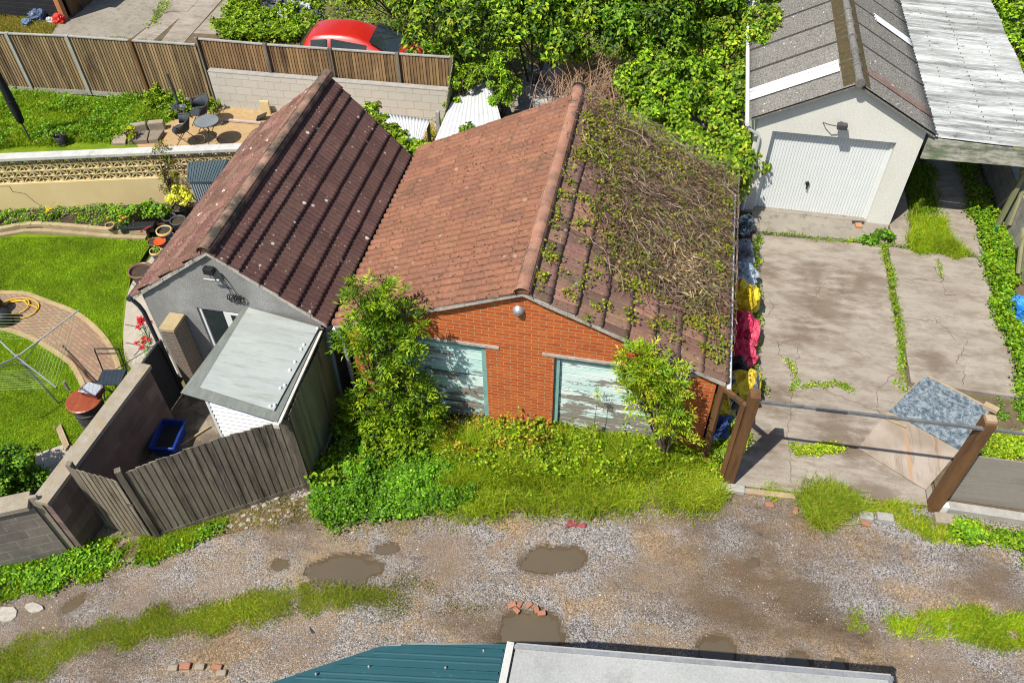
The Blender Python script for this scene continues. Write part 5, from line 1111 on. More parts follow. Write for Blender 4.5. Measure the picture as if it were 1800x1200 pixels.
# closed parasol at left
pa = thing('closed_parasol', 'tall closed black parasol standing in the rough grass at the left edge', 'parasol', (*G2(55, 250), 0))
b = Vector((*G2(55, 250), 0)); top = b+Vector((-.02, 0, 2.6))
m = MB(); m.tube([b, b+Vector((0, 0, 2.65))], .02, 8); m.build('pole', M['darksteel'], pa)
m = MB(); m.tube([b+Vector((0, 0, z)) for z in (.55, .62, .9, 1.4, 2.0, 2.5, 2.62)], [.03, .085, .11, .105, .085, .06, .02], 12); m.build('canopy', m_var('black_canvas', (.008, .009, .012), (.018, .02, .024), 6, .8, .3, 30, False), pa)
m = MB(); m.tube([b+Vector((.0, 0, 1.2)), b+Vector((0, 0, 1.24))], .115, 12); m.build('strap', M['black'], pa)
m = MB(); q = G2(320, 200); m.tube([(*q, .02), (q[0]-.12, q[1]+.1, 1.12)], .035, 8); tag(m.build('metal_prop', M['darksteel'], at=(*q, 0)), 'dark leaning metal post behind the left garden chair', 'post')
M['bag_dark'] = m_bag('dark_bin_bag', (.02, .025, .032), (.07, .08, .095))
def bag(name, label, c, sx, sy, sz, mat, group=None, cat='bag', seed=0, rz=0, knot=True, sharp=.22, par=None):
    t = thing(name, label, cat, (c[0], c[1], c[2]), group); m = MB(); g = np.random.default_rng(seed+50); ph = g.random(9)*6
    nu, nv = 30, 18
    def f(u, v):
        a = u*2*math.pi; e = (v-.5)*math.pi; x, y, z = math.cos(a)*math.cos(e), math.sin(a)*math.cos(e), math.sin(e)
        n = mnoise.noise(Vector((x*1.3+ph[0], y*1.3+ph[1], z*1.3+ph[2]))); rg = abs(mnoise.noise(Vector((x*2.2+ph[3], y*2.2+ph[4], z*2.2+ph[5]))))+.5*abs(mnoise.noise(Vector((x*5+ph[3], y*5+ph[4], z*5)))); r1 = 1+.4*n-sharp*(rg-.3)*1.2
        sq = lambda q_, p_: math.copysign(abs(q_)**p_, q_)
        x, y = sq(x, .8)*r1*sx, sq(y, .8)*r1*sy; z = max(z*r1*sz, -sz*.72)+sz*.72
        return (c[0]+x*math.cos(rz)-y*math.sin(rz), c[1]+x*math.sin(rz)+y*math.cos(rz), c[2]+z)
    m.grid(f, nu, nv, sm=False); m.build('sack', mat, t)
    if knot: m = MB(); zt_ = c[2]+sz*1.6; m.tube([(c[0], c[1], zt_), (c[0]+.02, c[1]+.01, zt_+.06), (c[0]+.05, c[1]+.02, zt_+.11)], [.045, .02, .05], 7); m.build('tied_neck', mat, t)
    return t
bag('bin_bag', 'shiny dark bin bag slumped between the garden chairs and the fence', (*G2(318, 202), .02), .24, .2, .18, M['bag_dark'], seed=3)
# posts, planters and low stone wall
lsw = thing('low_stone_wall', 'low weathered stone retaining wall with paving slabs left of the garden table', 'wall', (*G2(255, 235), 0))
m = MB()
for (px, py, px2, py2) in ((233, 238, 262, 233), (264, 233, 292, 230)):
    a = np.array(G2(px, py)); b_ = np.array(G2(px2, py2)); d = b_-a; nn = np.array([-d[1], d[0]])/np.linalg.norm(d)*.17; m.ob((*a, 0), (*d, 0), (*nn, 0), (0, 0, .27), (rnd.uniform(.8, 1),)*3)
m.build('stones', M['cope_old'], lsw, bevel=.03)
for P4 in ([(227, 256), (261, 254), (265, 237), (239, 240)], [(263, 254), (280, 253), (291, 236), (267, 237)]):
    m = MB(); m.prism([G2(*p) for p in P4], .0, .14, (.55, .50, .47)); m.build('slab', M['flag'], lsw, bevel=.01)
m = MB(); m.prism([G2(197, 257), G2(222, 256), G2(225, 240), G2(203, 242)], 0, .08, (.85, .75, .7)); tag(m.build('step_slab', M['flag'], at=(*G2(210, 250), 0), bevel=.01), 'lone reddish paving slab by the screen block wall', 'slab')
pl = lathe_pot('plant_pot', 'pot of trailing yellow green plant on the low stone wall', 226, 231, .12, .22, M['black'], group=None)
POTS.append(pl)
q = G(112, 255, .0); m = MB(); m.lathe([(.11, 0), (.15, .30), (.16, .30), (.12, .0)], (q[0], q[1], .0), 14); m.tube([(q[0]-.15, q[1], .30), (q[0]-.05, q[1]+.02, .40), (q[0]+.15, q[1], .30)], .006, 5); tag(m.build('bucket', M['black'], at=(q[0], q[1], 0)), 'black bucket in the grass just behind the white wall coping', 'bucket')
a, b_ = G(390, 213, .04), G(458, 219, .04); m = MB(); m.ob(a, np.array(b_)-np.array(a), (.02, .07, 0), (0, 0, .05)); tag(m.build('timber_beam', m_var('pinkish_timber', (.40, .30, .28), (.5, .4, .38), 4, .8, .1, 40, False), at=a), 'pinkish timber beam lying across the sandy gravel', 'beam')
q = G2(468, 203); m = MB(); m.ob((q[0]-.12, q[1]+.02, 0), (.24, .02, 0), (0, .05, 0), (0, 0, .40)); tag(m.build('pale_slab', M['cream'], at=(*q, 0)), 'cream slab leaning upright against the pale block wall', 'slab')
q = G2(462, 212); m = MB(); m.ob((q[0]-.14, q[1]-.1, .03), (.28, .05, .12), (-.05, .20, 0), (0, 0, .03)); tag(m.build('black_board', M['black'], at=(*q, 0)), 'small black board lying beside the upright cream slab', 'board')
m = MB(); q = G2(512, 180); m.tube([(*q, 0), (q[0]+.06, q[1]+.1, .75)], .02, 7); tag(m.build('iron_stake', M['darksteel'], at=(*q, 0)), 'short dark iron stake in front of the pale block wall', 'stake')

# lean-to roofs behind
M['white_corr'] = m_var('white_corrugated', (.50, .52, .54), (.62, .64, .66), 3, .6, .1, 30, False, c3=(.33, .34, .34), s3=3, th3=(.6, .75))
def lean(name, label, A, B_, C_, D, n=12, mat=M['white_corr'], per=.09):
    t = thing(name, label, 'lean-to', (A[0], A[1], 0)); m = MB(); A, B_, C_, D = map(lambda p: np.array(p, float), (A, B_, C_, D)); L = np.linalg.norm(B_-A); k_ = max(4, int(L/per*6))
    m.grid(lambda u, v: tuple((A*(1-u)+B_*u)*(1-v)+(D*(1-u)+C_*u)*v+np.array([0, 0, .009*math.sin(u*L/per*2*math.pi)])), k_, 6); o = m.build('roof_sheet', mat, t)
    s_ = o.modifiers.new('t', 'SOLIDIFY'); s_.thickness = .008
    z = min(A[2], B_[2], C_[2], D[2]); m = MB()
    for p in (A, B_, C_, D): m.cbox((p[0]*.92+.08*(A[0]+C_[0])/2, p[1]*.92+.08*(A[1]+C_[1])/2, 0), .07, .07, p[2]-.05)
    m.build('frame', M['wood_green'], t)
    return t
lean('lean_to_roof', 'bright white corrugated lean-to roof between the brown tiled roof and block wall', G(655, 196, 1.05), G(757, 211, 1.05), G(737, 258, 1.15), G(700, 262, 1.15))
lean('lean_to_roof', 'long white corrugated roof strip behind the brick garage, shaded by the small tree', G(798, 168, 1.05), G(862, 142, 1.05), G(885, 225, 1.25), G(760, 258, 1.25))
M['debris'] = m_var('grey_debris_sheet', (.16, .165, .17), (.30, .30, .30), 2, .9, .5, 20, False, c3=(.42, .42, .42), s3=1.6, th3=(.5, .62))
for (pts, lb) in (([(905, 150), (965, 140), (985, 185), (915, 205)], 'crumpled grey sheet behind the brick garage under the small tree'), ([(950, 150), (1010, 175), (985, 200), (930, 190)], 'tilted pale grey asbestos sheet on the rubble behind the ridge'), ([(925, 118), (985, 112), (1010, 160), (950, 150)], 'dark grey sheet in the shade of the hedge behind the garage')):
    Q = [G(*p, .5+rnd.uniform(0, .4)) for p in pts]; m = MB(); m.slab(Q, (0, 0, .02)); tag(m.build('debris_sheet', M['debris'], at=Q[0]), lb, 'sheet', 'old roofing sheets behind the garage')

# dark shed top left
ds = thing('dark_shed', 'dark boarded shed with orange corner trim at the top left corner', 'shed', (-20.5, 23, 0))
m = MB(); 
for i in range(14): m.ob((-24, 22.35-.01, .02+i*.16), (4.72, .0, 0), (0, .3, 0), (0, -.02, .15))
m.prism([(-24, 22.5), (-19.3, 22.5), (-19.3, 26), (-24, 26)], 0, 2.3); m.build('wall', M['blackboard'], ds)
m = MB(); m.box(-19.30, -19.14, 22.30, 22.48, 0, 2.4); m.build('corner_trim', m_var('orange_trim', (.36, .15, .06), (.44, .2, .09), 4, .7, .1, 40, False), ds)
m = MB(); m.slab([(-24.2, 22.2, 2.42), (-19.0, 22.2, 2.42), (-19.0, 26.2, 2.6), (-24.2, 26.2, 2.6)], (0, 0, .06)); m.build('roof', M['asbestos'], ds)
m = MB(); m.box(-19.14, -19.08, 22.6, 26, 0, 2.3); m.build('side_wall', M['wood_brown'], ds)
TOY = [(47, 40, .16, (.10, .16, .24), 'round blue toy lying left in the litter by the dark shed'), (70, 30, .26, (.06, .09, .16), 'dark blue toy bundle in the litter by the dark shed'), (103, 35, .20, (.55, .04, .03), 'red plastic toy by the orange corner trim'), (88, 35, .12, (.35, .37, .36), 'small grey tub between the blue and red toys'), (132, 14, .22, (.02, .025, .03), 'black bin in the shade right of the orange corner trim'), (68, 22, .12, (.02, .03, .07), 'dark ball on top of the toy bundle')]
for i, (px, py, s, c, lb) in enumerate(TOY):
    m_ = m_var('toy_colour', c, tuple(min(1, x*1.4) for x in c), 6, .4, .2, 20, False); q = G(px, py, .1); bag('garden_toy', lb, (q[0], q[1], 0), s, s*.8, s*.8, m_, 'litter by the dark shed', 'toy', seed=i+20, knot=False, sharp=.4)

# rubbish pile behind the car
for i, (px, py, s, mt, lb) in enumerate(((478, 8, .55, 'bag_dark', 'black bin bag at the left of the rubbish heap'), (505, 14, .5, 'silver', 'torn silver sack in the middle of the rubbish heap'), (535, 20, .42, 'silver', 'silver grey bag at the right of the rubbish heap'), (502, 30, .40, 'whitebag', 'white sack below the rubbish heap'), (470, 20, .16, 'whitebag', 'small white scrap left of the white sack'), (472, 36, .18, 'whitebag', 'white scrap in the weeds below the left bin bag'), (560, 30, .35, 'bag_dark', 'dark bag beside the boot of the red car'), (525, 3, .4, 'bag_dark', 'dark bag at the back of the rubbish heap'))):
    if 'silver' not in M: M['silver'] = m_bag('silver_sack', (.06, .07, .085), (.45, .47, .50)); M['whitebag'] = m_bag('white_sack', (.42, .43, .46), (.65, .66, .68), .6)
    q = G(px, py, .15); bag('rubbish_bag', lb, (q[0], q[1], .0), s*.7, s*.55, s*.55, M[mt], 'rubbish heap behind the fence', seed=i, sharp=.5, knot=i in (0, 6, 7))
m = MB(); a, b_ = Vector(G(535, 33, .3)), Vector(G(568, 42, .3)); m.tube([a, b_], .04, 6); tag(m.build('broken_plank', M['wood_pale'], at=a), 'brown plank sticking out between rubbish heap and red car', 'plank')

# ================================================================== red car
car = thing('red_hatchback', 'red hatchback car parked behind the fence under the hedge', 'car', (-8.9, 20.6, 0))
CO = Vector((-8.92, 20.62, 0)); CANG = R(4)
def cpt(x, y, z): c, s = math.cos(CANG), math.sin(CANG); return (CO.x+x*c-y*s, CO.y+x*s+y*c, z)
# stations: x, belt half width, belt z, roof half width, roof z
ST = [(-1.22, .66, .72, .50, .74), (-1.16, .76, .95, .56, 1.10), (-.98, .80, .92, .50, 1.38), (-.55, .83, .92, .515, 1.46), (.0, .83, .91, .515, 1.475), (.50, .83, .90, .50, 1.42), (1.00, .82, .90, .58, 1.16), (1.40, .80, .94, .66, .99), (1.85, .77, .86, .60, .88), (2.15, .68, .72, .50, .74), (2.25, .55, .58, .4, .60)]
m = MB(); rows = []
for (x, wb, zb, wr, zr) in ST:
    half = [(0, .28), (wb*.9, .28), (wb*1.0, .40), (wb*1.03, .62), (wb, zb), ((wb+wr)/2, (zb+zr)/2+.02), (wr+.025, zr-.06), (wr-.03, zr), (wr*.85, zr+.012), (wr*.5, zr+.022), (0, zr+.026)]
    ring = [(y, z) for (y, z) in half]+[(-y, z) for (y, z) in half[-2:0:-1]]; rows.append([cpt(x, y, z) for (y, z) in ring])
n = len(rows[0]); vs = [p for r_ in rows for p in r_]
m.add(vs, [(i*n+k, i*n+(k+1) % n, (i+1)*n+(k+1) % n, (i+1)*n+k) for i in range(len(rows)-1) for k in range(n)]+[tuple(range(n))[::-1], tuple((len(rows)-1)*n+k for k in range(n))], sm=True)
m.build('body', M['car_red'], car, subsurf=1)
def glass_patch(name, st0, st1, lo_, hi_, sides, sh=.0):
    m = MB()
    for sg in sides:
        pts = []
        for (i, f) in ((st0, lo_), (st1, lo_), (st1, hi_), (st0, hi_)):
            i0 = int(math.floor(i)); fr = i-i0; a = ST[i0]; b = ST[min(i0+1, len(ST)-1)]; s = [a[j]*(1-fr)+b[j]*fr for j in range(5)]
            pts.append(cpt(s[0], sg*((s[1]+(s[3]-s[1])*f)+.012), s[2]+(s[4]-s[2])*f+.008))
        m.slab(pts, tuple(np.array(cpt(0, sg*.008, 0))-np.array(cpt(0, 0, 0))))
    return m.build(name, M['glass'], car)
glass_patch('side_window', 2.3, 3.3, .12, .84, (1, -1)); glass_patch('side_window', 3.5, 5.4, .12, .86, (1, -1))
m = MB(); m.slab([cpt(1.52, -.70, .96), cpt(1.52, .70, .96), cpt(.78, .56, 1.355), cpt(.78, -.56, 1.355)], (.02, 0, .02)); m.build('windscreen', M['glass'], car)
m = MB(); m.slab([cpt(-1.25, -.58, .98), cpt(-1.25, .58, .98), cpt(-1.12, .5, 1.28), cpt(-1.12, -.5, 1.28)], (-.02, 0, .015)); m.build('rear_window', M['glass'], car)
m = MB(); m.tube([cpt(1.50, -.6, .975), cpt(1.2, .1, 1.15)], .01, 5); m.tube([cpt(1.50, .05, .975), cpt(1.2, .5, 1.14)], .01, 5); m.build('wiper', M['black'], car)
m = MB(); m.tube([cpt(-.9, 0, 1.42), cpt(-.75, 0, 1.50)], .008, 5); m.build('aerial', M['black'], car)
for sg in (1, -1):
    m = MB(); m.cbox(cpt(1.08, sg*.93, .93), .12, .18, .12, CANG); m.build('door_mirror', M['black'], car, bevel=.03)
    m = MB(); m.lathe([(0, .01), (.09, .01), (.09, -.04)], cpt(2.0, sg*.55, .68), 10); m.build('headlight', M['upvc'], car)
    for x in (-.85, 1.55):
        def wheel(r, w, mt, nm, par):
            m = MB(); c = cpt(x, sg*.74, .30); d = Vector(cpt(0, sg*w/2, 0))-Vector(cpt(0, 0, 0)); m.tube([Vector(c)-d, Vector(c)+d], r, 20); return m.build(nm, mt, par)
        ty = wheel(.30, .20, M['black'], 'wheel', car); wheel(.19, .215, M['steel'], 'rim', ty)

# ================================================================== rubbish bags along the brick garage
M['bag_blue'] = m_bag('dark_blue_bag', (.02, .035, .055), (.07, .10, .14)); M['bag_grey'] = m_bag('grey_rubble_bag', (.12, .14, .16), (.28, .31, .34), .6); M['bag_yel'] = m_bag('yellow_bag', (.62, .46, .01), (.70, .55, .03), .5)
M['bag_pink'] = m_bag('red_pink_bag', (.55, .03, .09), (.66, .08, .14), .5); M['bag_ybl'] = m_bag('yellow_blue_bag', (.60, .45, .02), (.03, .07, .14), .5); M['bag_nav'] = m_bag('navy_bag', (.012, .03, .12), (.02, .05, .17), .6); M['bag_black'] = m_bag('black_bag', (.012, .013, .016), (.035, .037, .045)); M['bag_sky'] = m_bag('pale_blue_white_bag', (.30, .42, .52), (.58, .62, .66), .5)
BG = [(1309, 395, .21, .20, .26, 'bag_blue', 'dark blue bin bag nearest the white garage in the row beside the brick garage'), (1305, 440, .23, .26, .28, 'bag_grey', 'dark grey sack second from the white garage in the row'), (1309, 482, .27, .28, .34, 'bag_sky', 'pale blue and white sack between the grey sack and yellow sack'),
      (1308, 522, .30, .36, .40, 'bag_yel', 'bright yellow sack in the row beside the brick garage roof'), (1306, 576, .30, .30, .38, 'bag_pink', 'red pink sack just in front of the bright yellow sack'), (1303, 618, .25, .22, .32, 'bag_pink', 'smaller crumpled red sack between the pink and the brown sacks'), (1294, 642, .18, .16, .24, 'bag_black', 'small dark sack wedged between red and yellow blue sacks'),
      (1306, 680, .31, .30, .36, 'bag_ybl', 'yellow and blue sack near the left gatepost'), (1270, 712, .24, .26, .30, 'bag_ybl', 'yellow and navy sack seen through the open timber frame'), (1258, 748, .24, .22, .22, 'bag_nav', 'navy blue sack low behind the open timber frame'), (1318, 560, .10, .22, .12, 'bag_black', 'flat black sack spilling towards the drive beside the pink sack'), (1318, 610, .10, .26, .12, 'bag_black', 'flat black sack spilling towards the drive beside the red sack'), (1283, 700, .18, .2, .3, 'bag_black', 'black sack between the two yellow and blue sacks')]
for i, (px, py, a, b_, c_, mt, lb) in enumerate(BG):
    q = G(px, py, c_*1.1); bag('rubbish_sack', lb, (q[0], q[1], .036), a, b_, c_, M[mt], 'rubbish sacks beside the brick garage', 'sack', seed=60+i, knot=i in (0, 1, 6), sharp=.45)
bag('blue_tarp', 'crumpled bright blue plastic sheet among the weeds at the right edge', (*G2(1796, 560), .02), .28, .34, .22, m_bag('bright_blue_tarp', (.015, .16, .50), (.03, .25, .62), .45), None, 'tarpaulin', seed=90, knot=False, sharp=.8)
q = G(1752, 402, .3); m = MB(); m.tube([(q[0], q[1], .02), (q[0], q[1], .34)], .035, 8); tag(m.build('green_bottle', m_var('green_plastic', (.01, .10, .05), (.02, .15, .07), 3, .3, 0, 30, False), at=(q[0], q[1], 0)), 'dark green plastic bottle upright in the weeds by the carport post', 'bottle')
for (a, b_, lb) in (((1775, 395), (1800, 330), 'weathered grey plank propped against the carport post, lower one'), ((1790, 480), (1800, 400), 'rough timber beam leaning on the right block wall')):
    A_ = Vector(G(*a, .3)); B_ = Vector(G(*b_, 1.1)); m = MB(); m.tube([A_, B_], .05, 6, sm=False); tag(m.build('leaning_timber', M['wood_green'], at=A_), lb, 'timber', 'timbers leaning at the right edge')
# bent planks and timber by yard wall outside
m = MB()
for i in range(3): a = np.array(G(104, 748, .06))+(0, -.045*i, 0); m.ob(a, (.42, -.40, .0), (.02, .03, 0), (0, 0, .02))
tag(m.build('slatted_board', M['wood_pale'], at=G(115, 755, .05)), 'pale slatted board on the lawn against the brown block wall', 'board')
m = MB()
for i in range(4): m.slab([G(40+i*9, 858-i*3, .10), G(66+i*5, 835-i*5, .20+.02*i), G(72+i*5, 838-i*5, .2+.02*i), G(48+i*9, 862-i*3, .10)], (0, 0, .01))
tag(m.build('grey_slates', m_var('blue_grey_sheet', (.17, .22, .26), (.26, .32, .36), 5, .6, .2, 30, False), at=G(55, 850, .1)), 'blue grey plastic strips piled between shrub and block wall corner', 'strips')

# ================================================================== vegetation
GR = [(.11, .20, .007), (.17, .27, .010), (.25, .34, .014), (.06, .12, .006)]
GRY = [(.22, .33, .012), (.31, .40, .016), (.13, .24, .010), (.36, .37, .03)]
CLOV = [(.075, .20, .007), (.115, .27, .010), (.17, .33, .014), (.05, .13, .006)]
DRYC = [(.28, .20, .10), (.38, .29, .16), (.18, .12, .06)]
def clump_pts(blobs, n, sub=.30, subn=None, up=.35, hemi=-.35):
    P = []; N = []; T = []
    A = np.array([b[3]*b[4]+b[4]*b[5]+b[3]*b[5] for b in blobs]); A = A/A.sum()
    for b, a in zip(blobs, A):
        k = max(8, int(n*a)); c = np.array(b[:3]); r = np.array(b[3:6]); ns = subn or max(6, int(1.15*(b[3]*b[4]+b[4]*b[5]+b[3]*b[5])/(sub*sub)))
        d = unit(rng.normal(size=(ns*2, 3))); d = d[d[:, 2] > hemi][:ns]; sc_ = c+d*r*rng.uniform(.55, 1.12, (len(d), 1)); st = rng.normal(1, .22, len(d))
        i = rng.integers(0, len(d), k); e = unit(rng.normal(size=(k, 3))+d[i]*.9+np.array([0, 0, up])); rr = sub*rng.uniform(.35, 1.1, (k, 1))*rng.uniform(.7, 1.3, (len(d), 1))[i]
        P.append(sc_[i]+e*rr*np.array([1, 1, .8])); N.append(unit(e*.8+np.array([0, 0, .55])+rng.normal(0, .45, (k, 3)))); T.append(st[i])
    return np.vstack(P), np.vstack(N), np.concatenate(T)
def bush(root, blobs, n, size, cols, sub=.3, asp=.55, stems=True, mat=None, nm='foliage', wts=None, trunk=None, zmin=.03, jit=.2):
    P, N, T = clump_pts(blobs, n, sub); ok = P[:, 2] > zmin; P, N, T = P[ok], N[ok], T[ok]
    C = pal(len(P), cols, jit, wts)*np.clip(T, .6, 1.5)[:, None]
    S = size*rng.uniform(.6, 1.25, len(P)); o = leaves(nm, P, N, S, C, mat or M['leaf'], root, asp=asp)
    if stems:
        m = MB(); b0 = W0[root.name] if trunk is None else Vector(trunk)
        for b in blobs:
            t = Vector((b[0], b[1], b[2]+b[5]*.3)); mid = (b0+t)/2+Vector((rnd.uniform(-.1, .1), rnd.uniform(-.1, .1), 0)); m.tube([b0, mid, t], [.05*max(b[5], .4), .03*max(b[5], .4), .01], 6)
            for k in range(4):
                e = t+Vector((rnd.gauss(0, 1)*b[3], rnd.gauss(0, 1)*b[4], rnd.uniform(-.2, .8)*b[5]))*.6; m.tube([mid, (mid+e)/2+Vector((0, 0, .05)), e], [.02, .012, .004], 5)
        m.build('trunk' if nm == 'crown' else 'stem', M['bark'], root)
    return o
M['bark'] = m_var('bark', (.10, .075, .05), (.17, .13, .09), 9, .95, .5, 40, False)

def sprigs(P, D, L, nl, ls, cols, name, parent, asp=.30):
    """pinnate compound leaves: P base, D direction, L length"""
    n = len(P); D = unit(D); side = unit(np.cross(D, np.array([0, 0, 1.])+rng.normal(0, .2, (n, 3)))); up = np.cross(side, D)
    PP = []; NN = []; TT = []; CC = []; SS = []; C0 = pal(n, cols, .16)
    for k in range(nl):
        t = .25+.75*(k//2)/(nl//2); s = (1 if k % 2 else -1)
        if k == nl-1: s = 0; t = 1
        PP.append(P+D*(L*t)[:, None]-np.array([0, 0, 1])*(L*t*t*.28)[:, None]); TT.append(unit(D*.55+side*s*.85+rng.normal(0, .12, (n, 3)))); NN.append(unit(up+rng.normal(0, .25, (n, 3)))); CC.append(C0*rng.uniform(.85, 1.15, (n, 1))); SS.append(ls*rng.uniform(.75, 1.15, n)*(1-.25*abs(t-.6)))
    return leaves(name, np.vstack(PP), np.vstack(NN), np.concatenate(SS), np.vstack(CC), M['leaf'], parent, asp=asp, T=np.vstack(TT), fold=.12)

def ash(name, label, base, blobs, ns, cols=GR, L=.26, ls=.115, cat='sapling'):
    t = thing(name, label, cat, base, None); P, N, T = clump_pts(blobs, ns, .16, up=.2)
    ok = (P[:, 2] > .1); P, N = P[ok], N[ok]; D = unit(N*np.array([1, 1, .5])+np.array([0, 0, .25])+rng.normal(0, .25, P.shape))
    sprigs(P, D, L*rng.uniform(.7, 1.15, len(P)), 9, ls, cols, 'foliage', t)
    m = MB(); b0 = Vector(base)
    for b in blobs:
        e = Vector(b[:3]); mid = (b0+e)/2+Vector((rnd.gauss(0, .05), rnd.gauss(0, .05), .1)); m.tube([b0, mid, e, e+Vector((0, 0, b[5]*.6))], [.03, .02, .012, .005], 6)
        for k in range(5): q = e+Vector((rnd.gauss(0, .7)*b[3], rnd.gauss(0, .7)*b[4], rnd.uniform(-.3, .8)*b[5])); m.tube([mid.lerp(e, .5), q], [.012, .004], 5)
    m.build('stem', M['bark'], t); return t
# saplings in front of the brick garage doors
def sap(px, py, r, rz=None): q = GY(px, py, 8.32+.34*min(1, max(0, (780-py)/200))); return (q[0], q[1], max(.15, q[2]), r*.84, r*.68, (rz or r)*.92)
SAP1 = [('ash_sapling', (645, 520, .19)), (0, (685, 522, .15)), (0, (640, 555, .25)), (0, (685, 560, .26)), (0, (718, 572, .22)), (0, (632, 600, .24)), (0, (672, 600, .28)), (0, (722, 600, .22)), (0, (655, 640, .26)), (0, (700, 636, .26)), (0, (668, 680, .27)), (0, (715, 680, .28)), (0, (735, 705, .24)), (0, (640, 720, .26)), (0, (690, 720, .30)), (0, (748, 728, .24)), (0, (625, 745, .22)), (0, (665, 758, .26)), (0, (720, 755, .28)), (0, (615, 600, .12))]
ash('ash_sapling', 'tall bushy ash sapling growing against the left garage door', (-3.95, 8.5, 0), [sap(*b[1]) for b in SAP1], 1000, [(.11, .20, .007), (.17, .28, .010), (.26, .36, .014), (.06, .13, .006)])
ash('ash_sapling', 'smaller yellow green ash sapling hiding the right end of the peeling white door', (.85, 8.8, 0), [sap(*b) for b in ((1108, 640, .17), (1140, 650, .22), (1162, 668, .2), (1115, 672, .20), (1150, 690, .26), (1180, 692, .17), (1125, 705, .15), (1160, 722, .24), (1185, 725, .15), (1178, 755, .15), (1185, 775, .12))], 480, GRY+GR[1:3], L=.22, ls=.10)
t = thing('ash_seedling', 'tiny seedling sprig in front of the peeling white door', 'seedling', (-.45, 8.8, 0))
sprigs(np.array([(-.45, 8.85, 1.45)]*9)+rng.normal(0, .04, (9, 3)), rng.normal(0, 1, (9, 3))+np.array([0, -.3, .4]), np.full(9, .13), 7, .06, GRY, 'foliage', t); m = MB(); m.tube([(-.45, 8.85, .1), (-.43, 8.85, 1.45)], [.008, .004], 5); m.build('stem', M['bark'], t)
t = thing('small_ash_tree', 'slender bright green tree rising through the white lean-to roof', 'tree', (-4.2, 19.1, 0))
bush(t, [(*G(882, 70, 2.5), .22, .2, .45), (*G(885, 105, 2.1), .28, .25, .35), (*G(872, 140, 1.7), .32, .28, .3), (*G(898, 155, 1.4), .28, .25, .28), (*G(882, 178, 1.2), .30, .25, .22), (*G(862, 120, 1.9), .22, .2, .3)], 4200, .10, GR+[(.17, .34, .015)], .16, .4, nm='crown')

# large trees and hedge behind
HB = [(-.42, .30), ]
def px_blob(px, py, z, r, rz=None): q = G(px, py, z); return (*q, r, r*.9, rz or r*.8)
TREES = [('hedge_tree', 'large dark leaved tree overhanging the red car bonnet', [px_blob(655, -25, 2.2, .75), px_blob(752, 12, 2.2, .9), px_blob(770, 60, 1.9, .85), px_blob(715, -40, 2.6, 1.1), px_blob(745, 95, 1.2, .45), px_blob(800, 5, 2.6, 1.0), px_blob(620, -35, 2.3, 1.0)], 17000, [(.06, .13, .006), (.12, .23, .012), (.20, .31, .015), (.03, .07, .005), (.28, .34, .02)], .15),
    ('hedge_tree', 'broad leafy tree at the top centre above the slender bright tree', [px_blob(850, 40, 2.6, 1.0), px_blob(930, 20, 2.8, 1.1), px_blob(1000, 10, 2.8, 1.1), px_blob(960, 70, 2.3, .8), px_blob(880, -40, 3.2, 1.2), px_blob(1000, 60, 2.2, .7), px_blob(815, 110, 1.2, .35), px_blob(800, 140, .9, .25)], 21000, [(.05, .12, .006), (.12, .23, .012), (.20, .31, .015), (.03, .07, .005), (.28, .34, .02)], .15),
    ('hedge_tree', 'dark shaded tree at the top right of the hedge beside the asbestos roof', [px_blob(1080, 10, 2.8, 1.1), px_blob(1150, 15, 2.8, 1.0), px_blob(1120, 60, 2.4, .7), px_blob(1220, -10, 2.8, 1.0), px_blob(1070, 35, 2.5, .5), px_blob(1180, 50, 2.3, .6)], 15000, [(.05, .12, .006), (.10, .20, .01), (.18, .28, .014), (.03, .07, .005)], .15)]
for nm_, lb, bl_, n_l, cols_, sz in TREES:
    b0 = bl_[0]; t = thing(nm_, lb, 'tree', (bl_[1][0], bl_[1][1]+.6, 0), 'trees of the rear hedge'); bush(t, bl_, n_l, sz, cols_, .34, .5, nm='crown', jit=.22)
def shrub(name, label, blobs, n, size, cols, sub=.25, asp=.7, group=None, cat='bush', base=None, nm='foliage', jit=.2, z=0):
    b0 = blobs[0]; t = thing(name, label, cat, base or (b0[0], b0[1], z), group); bush(t, blobs, n, size, cols, sub, asp, nm=nm, jit=jit); return t
BRM = [(.12, .24, .01), (.19, .32, .015), (.27, .37, .022), (.06, .14, .008), (.34, .36, .06)]
shrub('bramble_bush', 'large bright green bramble bush rising behind the vine covered roof', [px_blob(1160, 110, 1.9, .8), px_blob(1130, 150, 1.6, .6), px_blob(1200, 150, 1.7, .8), px_blob(1160, 200, 1.4, .7), px_blob(1230, 190, 1.4, .7), px_blob(1190, 240, 1.2, .55), px_blob(1120, 200, 1.2, .45)], 16000, .11, BRM[:4])
shrub('bramble_bush', 'tall bramble hedge climbing the left side of the white garage', [px_blob(1280, 90, 1.8, .75), px_blob(1270, 150, 1.6, .7), px_blob(1295, 210, 1.5, .5), px_blob(1285, 260, 1.35, .5), px_blob(1240, 60, 2.0, .7), px_blob(1300, 40, 2.1, .7), px_blob(1300, 290, 1.2, .4), px_blob(1290, 330, .95, .30), px_blob(1300, 150, 1.6, .5)], 17000, .11, BRM)
shrub('bramble_bush', 'arm of bramble spilling over the grey corrugated roof', [px_blob(1335, 30, 2.75, .35, .2), px_blob(1345, 60, 2.6, .30, .16), px_blob(1330, 75, 2.55, .28, .18), px_blob(1362, 35, 2.8, .22, .12), px_blob(1340, 5, 2.8, .4, .2)], 3000, .10, BRM, base=(*G2(1300, 100), 0))
